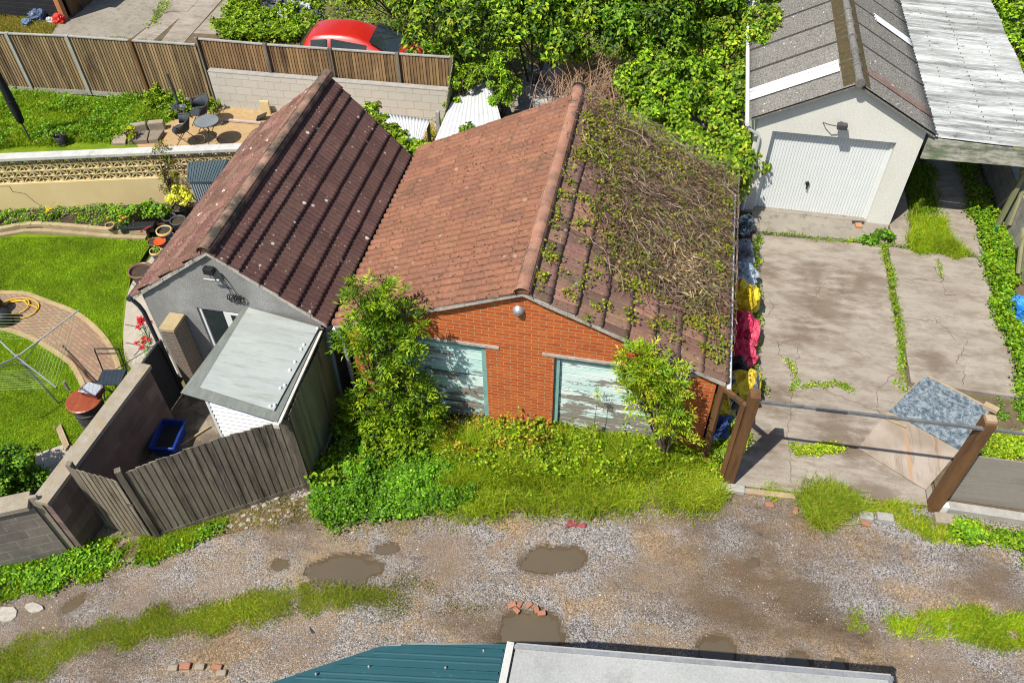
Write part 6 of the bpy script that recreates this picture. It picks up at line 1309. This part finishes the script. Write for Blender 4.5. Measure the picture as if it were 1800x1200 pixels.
shrub('bramble_bush', 'yellow green bramble hanging over the back of the vine covered roof', [px_blob(1215, 268, 1.9, .42), px_blob(1150, 245, 2.1, .35), px_blob(1105, 235, 2.5, .26), px_blob(1265, 290, 1.7, .36), px_blob(1290, 300, 1.3, .3), px_blob(1275, 320, 1.5, .2)], 9000, .095, BRM)
shrub('hedge_bush', 'light green bushes in the top right corner beyond the carport', [px_blob(1770, -10, .9, .9), px_blob(1800, 30, .9, 1.0), px_blob(1800, 90, .8, .8), px_blob(1815, 150, .8, .7), px_blob(1760, -60, 1, 1.0), px_blob(1850, 60, 1, 1.2)], 14000, .12, BRM[:3]+[(.06, .14, .008)])
# vine over the gap between the brown and white roofs
shrub('creeper', 'green creeper growing over the back corner of the dark brown roof', [px_blob(668, 210, 2.25, .16, .10), px_blob(680, 228, 2.2, .2, .12), px_blob(700, 248, 2.15, .2, .12), px_blob(720, 262, 2.05, .2, .12), px_blob(738, 262, 1.95, .15, .12), px_blob(655, 195, 2.3, .12, .1), px_blob(725, 278, 1.8, .12, .10)], 3800, .08, GR+GRY[:2], .10, cat='creeper', base=(-5.4, 14.8, 0))
shrub('creeper', 'green ivy trailing along the return fence by the white roof strip', [px_blob(795, 185, 1.0, .16), px_blob(790, 215, .8, .13), px_blob(812, 150, 1.3, .3), px_blob(825, 130, 1.4, .3), px_blob(783, 235, .5, .12)], 2600, .08, GR+GRY[:1], .12, cat='creeper')
shrub('creeper', 'small green seedling plants on the white roof strip edge', [px_blob(825, 225, 1.3, .12, .06), px_blob(815, 228, 1.3, .1, .06)], 260, .07, GR, .07, cat='seedling')

# vine mat over the right slope of the brick garage
def slope_pt(x, y, h=0): t = (x+1.71)/3.27; return (x, y, 3.49-1.40*t+.045+h)
vm = thing('dead_vine', 'tangle of dead brown vine stems covering the right slope of the brick garage roof', 'creeper', (.4, 12.5, 2.6))
VINE = [(-1.2, 14.9), (-1.05, 13.6), (-.95, 12.4), (-.75, 11.4), (-.35, 10.7), (.15, 10.3), (.7, 10.25), (1.2, 10.2), (1.5, 10.5), (1.6, 14.2), (.8, 14.6)]
def dens(x, y): return vn(x, y, .6, 31)
V = []; F = []; C = []; cnt = 0
q = sample(VINE, 1500, .5)
for i, (x, y) in enumerate(q):
    a = rng.normal(-.9, .75); z = rng.uniform(0, .16); n = int(rng.integers(6, 16)); st = rng.uniform(.05, .085); curl = rng.normal(0, .16); r = float(rng.choice([.0018, .0026, .0038, .0055])) if i > 30 else .009
    pts = []
    for k in range(n):
        pts.append(slope_pt(min(x, 1.66), min(y, 14.7), z+.02)); a += curl+rng.normal(0, .22); x += math.cos(a)*st; y += math.sin(a)*st; z = float(np.clip(z+rng.normal(0, .025), 0, .24))
    pts = np.array(pts); d = np.gradient(pts, axis=0); s1 = unit(np.cross(d, [0, 0, 1.])); s2 = unit(np.cross(d, s1)); c = pal(1, [(.13, .085, .065), (.19, .135, .10), (.27, .20, .155), (.085, .06, .042), (.36, .28, .22)], .15)[0]
    for k, (u_, w_) in enumerate(((1, 0), (-.5, .87), (-.5, -.87))): V.append(pts+(s1*u_+s2*w_)*r)
    b = cnt; cnt += 3*n
    for k in range(3): j = b+k*n+np.arange(n-1); l = b+((k+1) % 3)*n+np.arange(n-1); F.append(np.stack([j, j+1, l+1, l], 1)); C.append(np.tile(c, (n-1, 1)))
np_mesh('stem', np.vstack(V), np.vstack(F), np.vstack(C), M['dry'], vm)
q = sample(VINE, 24000, .45); hh = rng.uniform(.0, .10, len(q)); P = np.array([slope_pt(x, y, h) for (x, y), h in zip(q, hh)]); P = P[(P[:, 0] < 1.58) & (P[:, 1] < 14.4)]; N = rng.normal(0, .5, P.shape)+np.array([.4, 0, 1])
leaves('dead_leaf', P, N, rng.uniform(.03, .07, len(P)), pal(len(P), [(.105, .062, .040), (.15, .09, .06), (.07, .045, .03), (.19, .13, .085), (.10, .10, .02)], .2), M['dry'], vm, asp=.6)
# straw coloured heap in the mat
c0 = slope_pt(*G2(1205, 480, 2.5), .0); n = 1100; V = rng.normal(0, 1, (n, 3))*np.array([.20, .30, .05])
P = np.array(c0)+V; P[:, 2] = np.array([slope_pt(x, y, 0)[2] for x, y in P[:, :2]])+rng.uniform(.03, .17, n)
leaves('straw', P, rng.normal(0, .7, (n, 3))+np.array([.3, 0, 1]), rng.uniform(.08, .2, n), pal(n, [(.50, .38, .22), (.62, .50, .32), (.36, .26, .14)], .15), M['dry'], vm, asp=.06)
iv = thing('ivy', 'yellow green ivy sprouting along the ridge and lower edge of the vine covered roof', 'ivy', (0, 11, 2.6))
Q = []
for (y, n) in ((0, 0),): pass
for i in range(46): yy = rng.uniform(9.0, 14.6); Q.append((-1.50+rng.normal(0, .05)+.12*(yy > 12.5), yy, .8+.5*(yy > 13)))
qq = sample([(-1.4, 9.1), (1.5, 9.05), (1.6, 14), (-.9, 14.6)], 330, .2)
for (x, y) in qq:
    if dens(x, y) > .42 or rng.random() < .25: Q.append((x, y, 1))
qq = sample([(.9, 9.3), (1.5, 9.2), (1.55, 13.8), (1.1, 13.5)], 80, .1)
for (x, y) in qq: Q.append((x, y, 1.1))
qq = sample([(-1.3, 12.6), (-.2, 12.8), (1.0, 14.0), (.2, 14.7), (-1.2, 14.8)], 110, .1)
for (x, y) in qq: Q.append((x, y, 1.2))
qq = sample(VINE, 45, .3)
for (x, y) in qq: Q.append((x, y, 1.25))
P = []
for (x, y, s) in Q:
    k = int(rng.integers(8, 26)*s); e = rng.normal(0, .055*s, (k, 2)); P += [slope_pt(x+a, y+b, rng.uniform(.02, .12*s)) for a, b in e]
P = np.array(P); P = P[(P[:, 0] > -1.72) & (P[:, 0] < 1.60)]
leaves('foliage', P, rng.normal(0, .45, P.shape)+np.array([.2, -.1, 1]), rng.uniform(.03, .062, len(P)), pal(len(P), [(.20, .24, .012), (.27, .29, .02), (.12, .18, .01), (.30, .22, .03), (.09, .13, .01)], .2), M['leaf'], iv, asp=.8)

# weeds, clover and grass -----------------------------------------------------
def weeds(label, poly, n, hmax, size, cols, name='weeds', cat='weeds', asp=.75, edge=.12, hs=.5, dens_s=None, base=0, wts=None, seed=1, up=.8):
    q = sample(poly, n, edge)
    if dens_s: q = q[vn(q[:, 0], q[:, 1], dens_s, seed+40)*.65+vn(q[:, 0], q[:, 1], dens_s*.3, seed+41)*.35 > .30+.26*rng.random(len(q))]
    hm = hmax*(.35+.9*vn(q[:, 0], q[:, 1], hs, seed)*vn(q[:, 0], q[:, 1], hs*.35, seed+1)*1.6); z = base+hm*(1-rng.random(len(q))**2.2*.85)
    P = np.stack([q[:, 0], q[:, 1], z], 1); N = rng.normal(0, .42, P.shape)+np.array([0, 0, up])
    o = leaves(name, P, N, size*rng.uniform(.55, 1.3, len(P)), pal(len(P), cols, .2, wts)*(.8+.45*vn(q[:, 0], q[:, 1], .5, seed+9))[:, None], M['leaf'], asp=asp)
    return tag(o, label, cat, kind='stuff')
def grass(label, poly, n, h, w_, cols, name='grass', edge=.1, base=.0, dens_s=None, seed=1, lean=.6, hv=.6, th=.42, cat='grass'):
    q = sample(poly, n, edge)
    if dens_s: q = q[vn(q[:, 0], q[:, 1], dens_s, seed+40)*.7+vn(q[:, 0], q[:, 1], dens_s*.3, seed+41)*.3 > th-.14+.28*rng.random(len(q))]
    hh = h*(1-hv*vn(q[:, 0], q[:, 1], .45, seed))*rng.uniform(.5, 1.2, len(q)); P = np.stack([q[:, 0], q[:, 1], np.full(len(q), base)], 1)
    return tag(blades(name, P, hh, w_*rng.uniform(.6, 1.3, len(q)), pal(len(q), cols, .2)*(.75+.5*vn(q[:, 0], q[:, 1], .6, seed+9))[:, None], M['grass'], lean=lean), label, cat, kind='stuff')
pp = lambda *pts: [G2(*p) for p in pts]
weeds('dense low clover patch in front of the shed side fence', pp((548, 868), (562, 932), (620, 925), (700, 905), (820, 890), (850, 850), (800, 800), (760, 770), (640, 770), (585, 800)), 30000, .24, .046, CLOV, 'clover', 'clover', asp=.95, hs=.45)
weeds('dark green nettles and creeper between the ash sapling and the side fence', [(-5.0, 7.0), (-4.9, 8.9), (-3.2, 8.9), (-3.2, 8.0), (-4.2, 7.5)], 7000, .40, .075, GR, 'weeds', seed=3)
weeds('tall mixed weeds in front of the brick pillar and white door', pp((760, 765), (880, 735), (1000, 745), (1100, 765), (1200, 790), (1225, 800), (1200, 850), (1000, 850), (800, 850)), 17000, .30, .038, GRY+GR[1:3]+[(.30, .19, .03), (.14, .24, .015)], 'weeds', seed=5, hs=.4, edge=.25)
grass('long bright grass along the lane edge in front of the brick garage', pp((720, 850), (900, 815), (1100, 800), (1230, 815), (1262, 862), (1245, 888), (1100, 900), (950, 900), (740, 900)), 30000, .24, .012, GRY+GR[1:3]+[(.34, .38, .05)], seed=5, lean=1.1, edge=.22, hv=.8)
grass('long grass mixed through the weeds at the brick garage doors', pp((780, 780), (1000, 765), (1200, 800), (1225, 830), (800, 860)), 30000, .46, .011, GRY+GR[1:3], seed=15, lean=.9, edge=.2)
weeds('taller nettle clumps among the weeds before the garages', pp((790, 770), (1000, 760), (1200, 800), (1225, 840), (900, 850), (790, 830)), 5000, .5, .055, GR+GRY[:2], 'nettles', seed=65, hs=.3, dens_s=.3)
weeds('rusty red and yellow docks in the verge before the brick garage', pp((760, 760), (900, 750), (980, 760), (960, 800), (780, 810)), 2200, .42, .06, [(.34, .22, .03), (.42, .30, .04), (.28, .13, .03), (.2, .27, .02)], 'docks', seed=66, hs=.3, dens_s=.25)
weeds('broad leaved weeds at the foot of the brick pillar between the doors', pp((850, 735), (1000, 725), (1010, 760), (860, 765)), 1700, .35, .08, GR+[(.3, .16, .03)], seed=16)
weeds('dense green bindweed at the left of the white door', pp((965, 725), (1010, 722), (1005, 750), (965, 755)), 900, .75, .08, GR, seed=17)
grass('grass tuft strip in the middle of the lane at the left', pp((-40, 1150), (150, 1105), (300, 1075), (400, 1052), (520, 1035), (640, 1030), (700, 1040), (560, 1075), (400, 1095), (200, 1135), (60, 1185), (-40, 1215)), 56000, .055, .009, [(.20, .30, .012), (.28, .34, .018), (.13, .21, .010), (.33, .29, .07)], seed=7, dens_s=.5, edge=.16, th=.25, lean=1.0)
grass('thin grass fading out along the lane centre', pp((520, 1020), (860, 1030), (860, 1065), (700, 1075), (480, 1085)), 9000, .06, .009, [(.20, .23, .03), (.28, .25, .08), (.12, .16, .015)], seed=8, dens_s=.4, edge=.2, th=.52)
grass('grass strip in the lane at the right edge', pp((1560, 1085), (1640, 1075), (1800, 1088), (1850, 1100), (1850, 1150), (1760, 1140), (1640, 1125), (1580, 1110)), 22000, .11, .010, GRY+GR[1:2], seed=9, edge=.15, dens_s=.5, th=.28, lean=.9)
grass('wispy grass tufts left of the right hand strip', pp((1480, 1070), (1600, 1075), (1600, 1120), (1500, 1110)), 2600, .08, .009, GRY, seed=10, dens_s=.3, th=.55)
grass('green verge grass below the dark block wall', pp((-40, 1030), (0, 995), (120, 968), (200, 945), (300, 930), (380, 912), (400, 915), (380, 935), (330, 965), (200, 1003), (60, 1040), (-40, 1062)), 26000, .13, .012, GR[1:3]+GRY[:2], seed=11, edge=.1, dens_s=.5, th=.30, lean=.9)
weeds('low broad leaved weeds below the dark block wall', pp((-40, 1030), (0, 1000), (140, 965), (330, 935), (400, 925), (360, 955), (200, 1000), (60, 1038), (-40, 1055)), 6500, .13, .055, CLOV+GRY[:1], seed=12, dens_s=.4)
grass('dry straw and yellow flowered weeds under the grey fence', pp((280, 945), (400, 900), (530, 850), (560, 880), (540, 920), (420, 935), (320, 960)), 6000, .08, .010, [(.36, .27, .12), (.26, .26, .05), (.18, .22, .02), (.30, .2, .09)], seed=13, dens_s=.35, th=.40, lean=1.0)
def grass_at(label, P2, h, w_, cols, name, seed=1, lean=.9, base=0, cat='grass'):
    n = len(P2); hh = h*rng.uniform(.45, 1.15, n); P = np.stack([P2[:, 0], P2[:, 1], np.full(n, base)], 1)
    return tag(blades(name, P, hh, w_*rng.uniform(.6, 1.3, n), pal(n, cols, .2)*(.75+.5*vn(P2[:, 0], P2[:, 1], .3, seed))[:, None], M['grass'], lean=lean), label, cat, kind='stuff')
TUFT = pp((1405, 870), (1440, 858), (1490, 862), (1510, 880), (1490, 905), (1460, 935), (1430, 930), (1415, 900))
cs = [(1450, 882, .16, 2300), (1428, 888, .11, 1100), (1478, 885, .12, 1200), (1442, 915, .09, 1100), (1460, 902, .10, 1000), (1500, 892, .08, 400)]
q = np.vstack([np.array(G2(a, b))+rng.normal(0, s_, (k, 2)) for a, b, s_, k in cs]); grass_at('large ragged grass tuft growing at the drive edge', q, .25, .010, [(.20, .30, .015), (.28, .35, .025), (.12, .20, .010), (.36, .36, .07)], 'grass_tuft', 14, 1.3)
grass('yellowing grass from the tuft to the right gatepost', pp((1490, 878), (1560, 885), (1625, 893), (1640, 905), (1720, 920), (1760, 940), (1700, 955), (1620, 950), (1560, 905), (1500, 895)), 9000, .15, .011, GRY+[(.38, .33, .08)], seed=18, dens_s=.3, th=.38, lean=.9)
weeds('green weeds in front of the concrete kerb at the right edge', pp((1640, 920), (1740, 930), (1830, 940), (1840, 975), (1760, 962), (1680, 955)), 5200, .20, .05, CLOV+GRY[:2], seed=19, dens_s=.35)
weeds('bright weeds spilling down the right edge of the lane', pp((1770, 940), (1850, 950), (1850, 1010), (1790, 1000)), 1500, .16, .05, GRY, seed=20, dens_s=.3)
grass('thin grass by the drive edge stones', pp((1325, 852), (1400, 860), (1400, 880), (1330, 868)), 1800, .09, .01, GRY, seed=21, dens_s=.2)
# driveway joints
def joint(label, line, wpx, n, h, size=.035, seed=1, kind_='w', cols=GRY+CLOV[:2], edge=.07):
    L_ = [np.array(G2(*p)) for p in line]; poly = []; back = []
    for i, p in enumerate(L_):
        d = L_[min(i+1, len(L_)-1)]-L_[max(i-1, 0)]; d = d/np.linalg.norm(d); nn = np.array([-d[1], d[0]])*(wpx[i] if isinstance(wpx, list) else wpx); poly.append(tuple(p+nn)); back.append(tuple(p-nn))
    P4 = poly+back[::-1]
    if 'w' in kind_: weeds(label, P4, n, h, size, cols, seed=seed, edge=edge, base=.03, hs=.15)
    if 'g' in kind_: grass(label.replace('weeds', 'grass'), P4, n, h, .009, cols, seed=seed, edge=edge, base=.03)
joint('green weeds filling the long joint down the middle of the drive', [(1553, 432), (1560, 470), (1566, 520), (1578, 580), (1585, 640), (1588, 676)], [.05, .08, .05, .09, .05, .06], 2200, .07, .032, 31)
joint('green weeds along the cross joint below the white garage step', [(1340, 412), (1400, 416), (1470, 424), (1545, 432), (1640, 437), (1712, 452)], [.03, .05, .04, .06, .03, .03], 1600, .06, .03, 32)
joint('weeds in the curved crack near the gateway', [(1400, 684), (1440, 678), (1470, 677), (1500, 690)], [.02, .04, .04, .05], 420, .06, .035, 33)
joint('weeds in the branching crack on the left of the drive', [(1380, 634), (1392, 650), (1398, 672), (1390, 690)], [.02, .04, .03, .02], 260, .05, .035, 34)
joint('flat green weeds across the crack behind the gateway shadow', [(1395, 785), (1398, 800), (1440, 792), (1485, 796)], [.05, .08, .12, .03], 1300, .09, .04, 35, cols=GRY)
joint('tiny weeds in the crack on the right drive slab', [(1646, 458), (1650, 475), (1654, 495)], [.02, .04, .02], 130, .05, .03, 36)
joint('weeds along the shadowed foot of the sacks at the drive edge', [(1330, 420), (1326, 470), (1328, 520), (1330, 600), (1325, 650), (1330, 700)], [.05, .08, .05, .05, .08, .14], 1500, .14, .05, 37, cols=GR+GRY[:1])
joint('thin weeds between the old slab and drive right of the gateway', [(1570, 670), (1590, 690), (1600, 700)], [.03, .04, .02], 120, .05, .035, 38)
shrub('dock_plant', 'dark green leafy plant at the corner of the white garage', [(*G(1552, 412, .12), .19, .15, .13), (*G(1530, 425, .08), .16, .12, .09)], 520, .085, CLOV, .08, cat='weed', base=(*G2(1552, 416), 0))
grass('long yellow flowered grass strip between the carport wheel tracks', pp((1604, 392), (1655, 392), (1680, 440), (1700, 455), (1600, 440)), 9500, .36, .011, GRY+GR[1:3], seed=41, lean=.9, edge=.12)
grass('shaded grass under the carport', pp((1590, 290), (1640, 292), (1660, 392), (1600, 395)), 4200, .16, .012, GR, seed=42)
weeds('shaded weeds between the tracks under the carport', pp((1685, 290), (1715, 292), (1750, 380), (1705, 380)), 2600, .16, .05, GR, seed=43)
weeds('thick green weeds down the right side of the drive', pp((1705, 375), (1750, 378), (1795, 460), (1775, 520), (1790, 600), (1830, 700), (1795, 702), (1770, 620), (1745, 540), (1728, 450)), 13000, .26, .06, CLOV+GR+[(.22, .33, .012)], seed=44, hs=.4)
weeds('weeds and ground ivy right of the gateway behind the plywood hoarding', pp((1745, 765), (1830, 765), (1830, 812), (1720, 805)), 4200, .12, .05, GRY+CLOV[:1], seed=45)
weeds('green weeds at the slab corner below the drive on the right', pp((1755, 705), (1830, 705), (1830, 760), (1760, 740)), 1500, .12, .05, CLOV, seed=46, dens_s=.3)
weeds('grass and weeds inside the open timber frame', [(1.50, 8.75), (1.75, 8.5), (1.95, 8.8), (2.3, 9.6), (1.9, 9.9), (1.5, 9.2)], 1900, .2, .06, GRY+GR[:2], seed=47)
grass('yellow grass left of the left gatepost', pp((1190, 830), (1258, 840), (1262, 885), (1200, 895)), 5000, .32, .012, [(.36, .40, .04), (.30, .35, .03), (.2, .3, .02)], seed=48, lean=1.0)
# garden lawn and upper garden
vis = pp((-60, 415), (262, 418), (235, 470), (215, 560), (212, 610), (240, 660), (180, 700), (330, 640), (0, 900), (-60, 900))
LW = [G2(-60, 418), G2(270, 420), G2(238, 470), G2(222, 510), G2(214, 560), G2(214, 605), G2(240, 655), (-8.6, 8.1), (-8.6, 5.4), (-9.6, 4.9), G2(-60, 950)]
q = sample(LW, 150000); keep = ~inpoly(q[:, 0], q[:, 1], PATH) & ~inpoly(q[:, 0], q[:, 1], [G2(62, 800), G2(120, 780), G2(135, 790), (-8.65, 6.0), (-8.7, 5.2), G2(66, 830)]); q = q[keep]
cl = pal(len(q), [(.16, .30, .006), (.22, .35, .008), (.28, .37, .010), (.11, .23, .006), (.34, .33, .04)], .16, [.3, .3, .2, .14, .06])*(.45+.6*vn(q[:, 0], q[:, 1], .75, 51)+.5*vn(q[:, 0], q[:, 1], .16, 52))[:, None]
tag(blades('lawn_grass', np.stack([q[:, 0], q[:, 1], np.full(len(q), .018)], 1), rng.uniform(.018, .045, len(q)), rng.uniform(.007, .014, len(q)), cl, M['grass'], lean=1.1), 'short mown grass of the garden lawn', 'grass', kind='stuff')
RL = pp((-60, 160), (60, 165), (160, 178), (260, 172), (330, 185), (300, 210), (230, 235), (200, 250), (0, 262), (-60, 266))
grass('rough tall grass between the rear fence and the screen block wall', RL, 60000, .20, .014, [(.17, .31, .01), (.25, .36, .014), (.36, .40, .03), (.11, .22, .008)], seed=53, lean=.9)
weeds('bright broad leaved weeds in the rough grass at the top left', RL, 9000, .28, .07, [(.10, .24, .008), (.07, .17, .007), (.16, .28, .012)], seed=54, dens_s=.7)
grass('grass at the foot of the dark shed', pp((-60, 30), (110, 30), (88, 58), (-60, 56)), 12000, .14, .012, [(.36, .27, .09), (.22, .26, .03), (.30, .22, .08)], seed=55)
weeds('green weeds around the rubbish heap', pp((410, 10), (470, -10), (560, 0), (560, 75), (400, 75), (380, 60)), 13000, .38, .10, GR+GRY[:1], seed=56)
weeds('green weeds at the slab joints of the far driveway', pp((270, 20), (290, 0), (300, 10), (275, 45), (262, 50)), 700, .08, .05, GR, seed=57)
grass('grass line behind the rear fence posts', pp((190, 66), (340, 74), (340, 82), (190, 72)), 2500, .07, .01, GR, seed=58)
weeds('undergrowth on the ground beneath the rear hedge', [G2(560, 60), G2(900, 120), G2(1320, 230), G2(1320, 20), G2(1100, -120), G2(600, -120)], 26000, .5, .10, GR, seed=59)
weeds('low green weeds at the foot of the rear fence by the chairs', pp((265, 165), (335, 195), (375, 190), (388, 200), (350, 200), (300, 215), (262, 190)), 4200, .45, .075, GR+GRY[:1], seed=60, hs=.3)
grass('dry grass stems on the rubble behind the garage', pp((960, 130), (1080, 110), (1100, 200), (1050, 190), (1000, 180)), 3600, .75, .008, [(.36, .28, .18), (.26, .2, .13), (.42, .34, .22)], name='dry_stems', seed=61, lean=.8, cat='dead stems')
weeds('seedlings rooted in the white roof joint by the block wall', [G2(752, 235), G2(770, 235), G2(772, 262), G2(752, 262)], 500, .5, .05, [(.30, .26, .03), (.14, .22, .015)], seed=62)
# individual garden plants
shrub('yellow_shrub', 'round yellow variegated shrub in the dark pot by the garage eaves', [px_blob(315, 345, .75, .20, .19), px_blob(322, 350, .72, .15, .14), px_blob(305, 352, .7, .12, .1)], 900, .07, [(.55, .52, .06), (.62, .58, .14), (.38, .42, .04)], .09, .8, cat='shrub', base=(*G2(315, 362, .35), .35))
shrub('wall_climber', 'straggly reddish green climber growing up the screen block wall', [px_blob(287, 262, 1.5, .18, .12), px_blob(290, 285, 1.25, .2, .14), px_blob(297, 310, 1.0, .18, .16), px_blob(300, 330, .7, .16, .18)], 900, .06, [(.16, .13, .03), (.12, .15, .02), (.24, .13, .06), (.17, .24, .02)], .12, .5, cat='climber', base=(*G2(300, 358), 0))
shrub('leafy_plants', 'leafy green bean plants in the black trough', [px_blob(215, 375, .35, .2, .14), px_blob(240, 372, .38, .22, .16), px_blob(265, 370, .38, .22, .16), px_blob(285, 372, .38, .18, .15)], 1500, .07, CLOV+GRY[:1], .12, .8, cat='plants', base=(*G2(245, 385, .2), .2))
def flowers(name, label, px, py, z, col_, n, spread, size, stem=.18, cat='flowers', leafn=120):
    q = G(px, py, z); t = thing(name, label, cat, (q[0], q[1], max(0, z-stem))); P = np.array(q)+rng.normal(0, 1, (n, 3))*np.array([spread, spread, spread*.4]); k = 6
    a = np.arange(k)/k*2*np.pi; T = np.stack([np.cos(a), np.sin(a), np.full(k, .35)], 1)
    for p in P: leaves('bloom', np.tile(p, (k, 1)), np.tile([0, 0, 1.], (k, 1))+rng.normal(0, .2, (k, 3)), np.full(k, size), pal(k, col_, .12), M['leaf'], t, asp=.6, T=T)
    L_ = np.array(q)+rng.normal(0, 1, (leafn, 3))*np.array([spread*1.2, spread*1.2, stem*.4])-np.array([0, 0, stem*.5]); leaves('foliage', L_, rng.normal(0, .5, L_.shape)+np.array([0, 0, .7]), rng.uniform(.04, .07, leafn), pal(leafn, CLOV, .2), M['leaf'], t, asp=.4)
    m = MB()
    for p in P: m.tube([(q[0]+rnd.gauss(0, .03), q[1]+rnd.gauss(0, .03), max(.03, z-stem)), tuple(p)], .004, 4)
    m.build('stem', M['grass'] if False else bpy.data.materials['green_plastic'], t); return t
flowers('marigold', 'orange marigolds in the bed by the tan rimmed pot', 212, 384, .42, [(.75, .30, .01), (.80, .42, .02)], 7, .08, .045)
flowers('marigold', 'yellow orange marigolds at the far left of the flower bed', 82, 372, .35, [(.75, .42, .02), (.78, .55, .03)], 6, .10, .045)
flowers('red_lily', 'tall crimson lilies against the garage downpipe, upper clump', 246, 566, .75, [(.42, .01, .03), (.50, .02, .06)], 9, .06, .085, .6, leafn=40)
flowers('red_lily', 'tall crimson lilies beside the black side gate, lower clump', 252, 600, .55, [(.42, .01, .03), (.45, .02, .05)], 5, .05, .08, .5, leafn=90)
flowers('seedling_pot_plant', 'green and yellow seedlings filling the small blue pot', 273, 438, .30, [(.45, .45, .05), (.3, .4, .04)], 5, .04, .03, .08, cat='seedlings', leafn=60)
shrub('potted_plant', 'yellow green trailing plant in the pot on the stone wall', [px_blob(226, 226, .35, .14, .1), px_blob(232, 240, .2, .1, .1)], 420, .055, GRY+[(.55, .45, .03)], .07, .6, cat='plant', base=(*G2(226, 231, .24), .24))
BED = pp((-60, 385), (0, 380), (150, 368), (200, 365), (210, 395), (180, 400), (60, 396), (-60, 408))
weeds('small bedding plants dotted through the dark flower bed', BED, 5200, .09, .045, CLOV+GRY[:2]+[(.25, .28, .30)], 'bedding_plants', 'bedding plants', seed=63, base=.10, dens_s=.14)
shrub('laurel_bush', 'dense dark green laurel bush in the lawn corner by the block wall', [px_blob(10, 835, .55, .42, .4), px_blob(35, 815, .5, .32, .32), px_blob(-30, 830, .6, .5, .4), px_blob(45, 840, .35, .22, .22), px_blob(0, 870, .35, .35, .25)], 9000, .06, [(.06, .16, .008), (.10, .22, .012), (.16, .28, .02), (.035, .10, .006)], .14, .7, cat='bush')
shrub('weed_tuft', 'small green weed growing by the brick pillar and grey wall', [(*G(347, 628, .3), .05, .05, .08)], 60, .05, GRY, .05, cat='weed')
shrub('dead_bramble', 'bare grey brown bramble stems standing behind the brick garage ridge', [px_blob(1020, 150, .9, .6, .5), px_blob(1050, 130, 1.0, .5, .5)], 500, .06, [(.25, .14, .10), (.2, .17, .1)], .3, .5, cat='bramble')
m = MB()
q0 = [G(rnd.gauss(1030, 38), rnd.uniform(140, 215), rnd.uniform(.8, 1.25)) for _ in range(420)]
for q in q0: a = rnd.uniform(0, 6.28); l = rnd.uniform(.4, 1.2); m.tube([q, (q[0]+math.cos(a)*l*.2, q[1]+math.sin(a)*l*.2, q[2]+l*.6), (q[0]+math.cos(a)*l*.6, q[1]+math.sin(a)*l*.6, q[2]+l*.85)], [.009, .007, .003], 4, (1.0, .8, .65))
tag(m.build('bramble_stems', m_var('dead_cane', (.30, .24, .19), (.46, .38, .31), 9, .9, 0, 30, True), at=q0[0]), 'arching dead grey canes over the rubble behind the garage ridge', 'dead canes', kind='stuff')
# scattered straw and leaf litter in the lane side and yard
q = sample(pp((540, 900), (760, 905), (1260, 900), (1300, 890), (1260, 915), (900, 925), (560, 945)), 2500, .1); h, wt = lane_h(q[:, 0], q[:, 1])
tag(leaves('leaf_litter', np.stack([q[:, 0], q[:, 1], h+.012], 1), rng.normal(0, .3, (len(q), 3))+np.array([0, 0, 1]), rng.uniform(.02, .05, len(q)), pal(len(q), DRYC+[(.2, .25, .03)], .2), M['dry'], asp=.3), 'dry leaf litter where the verge meets the lane', 'litter', kind='stuff')
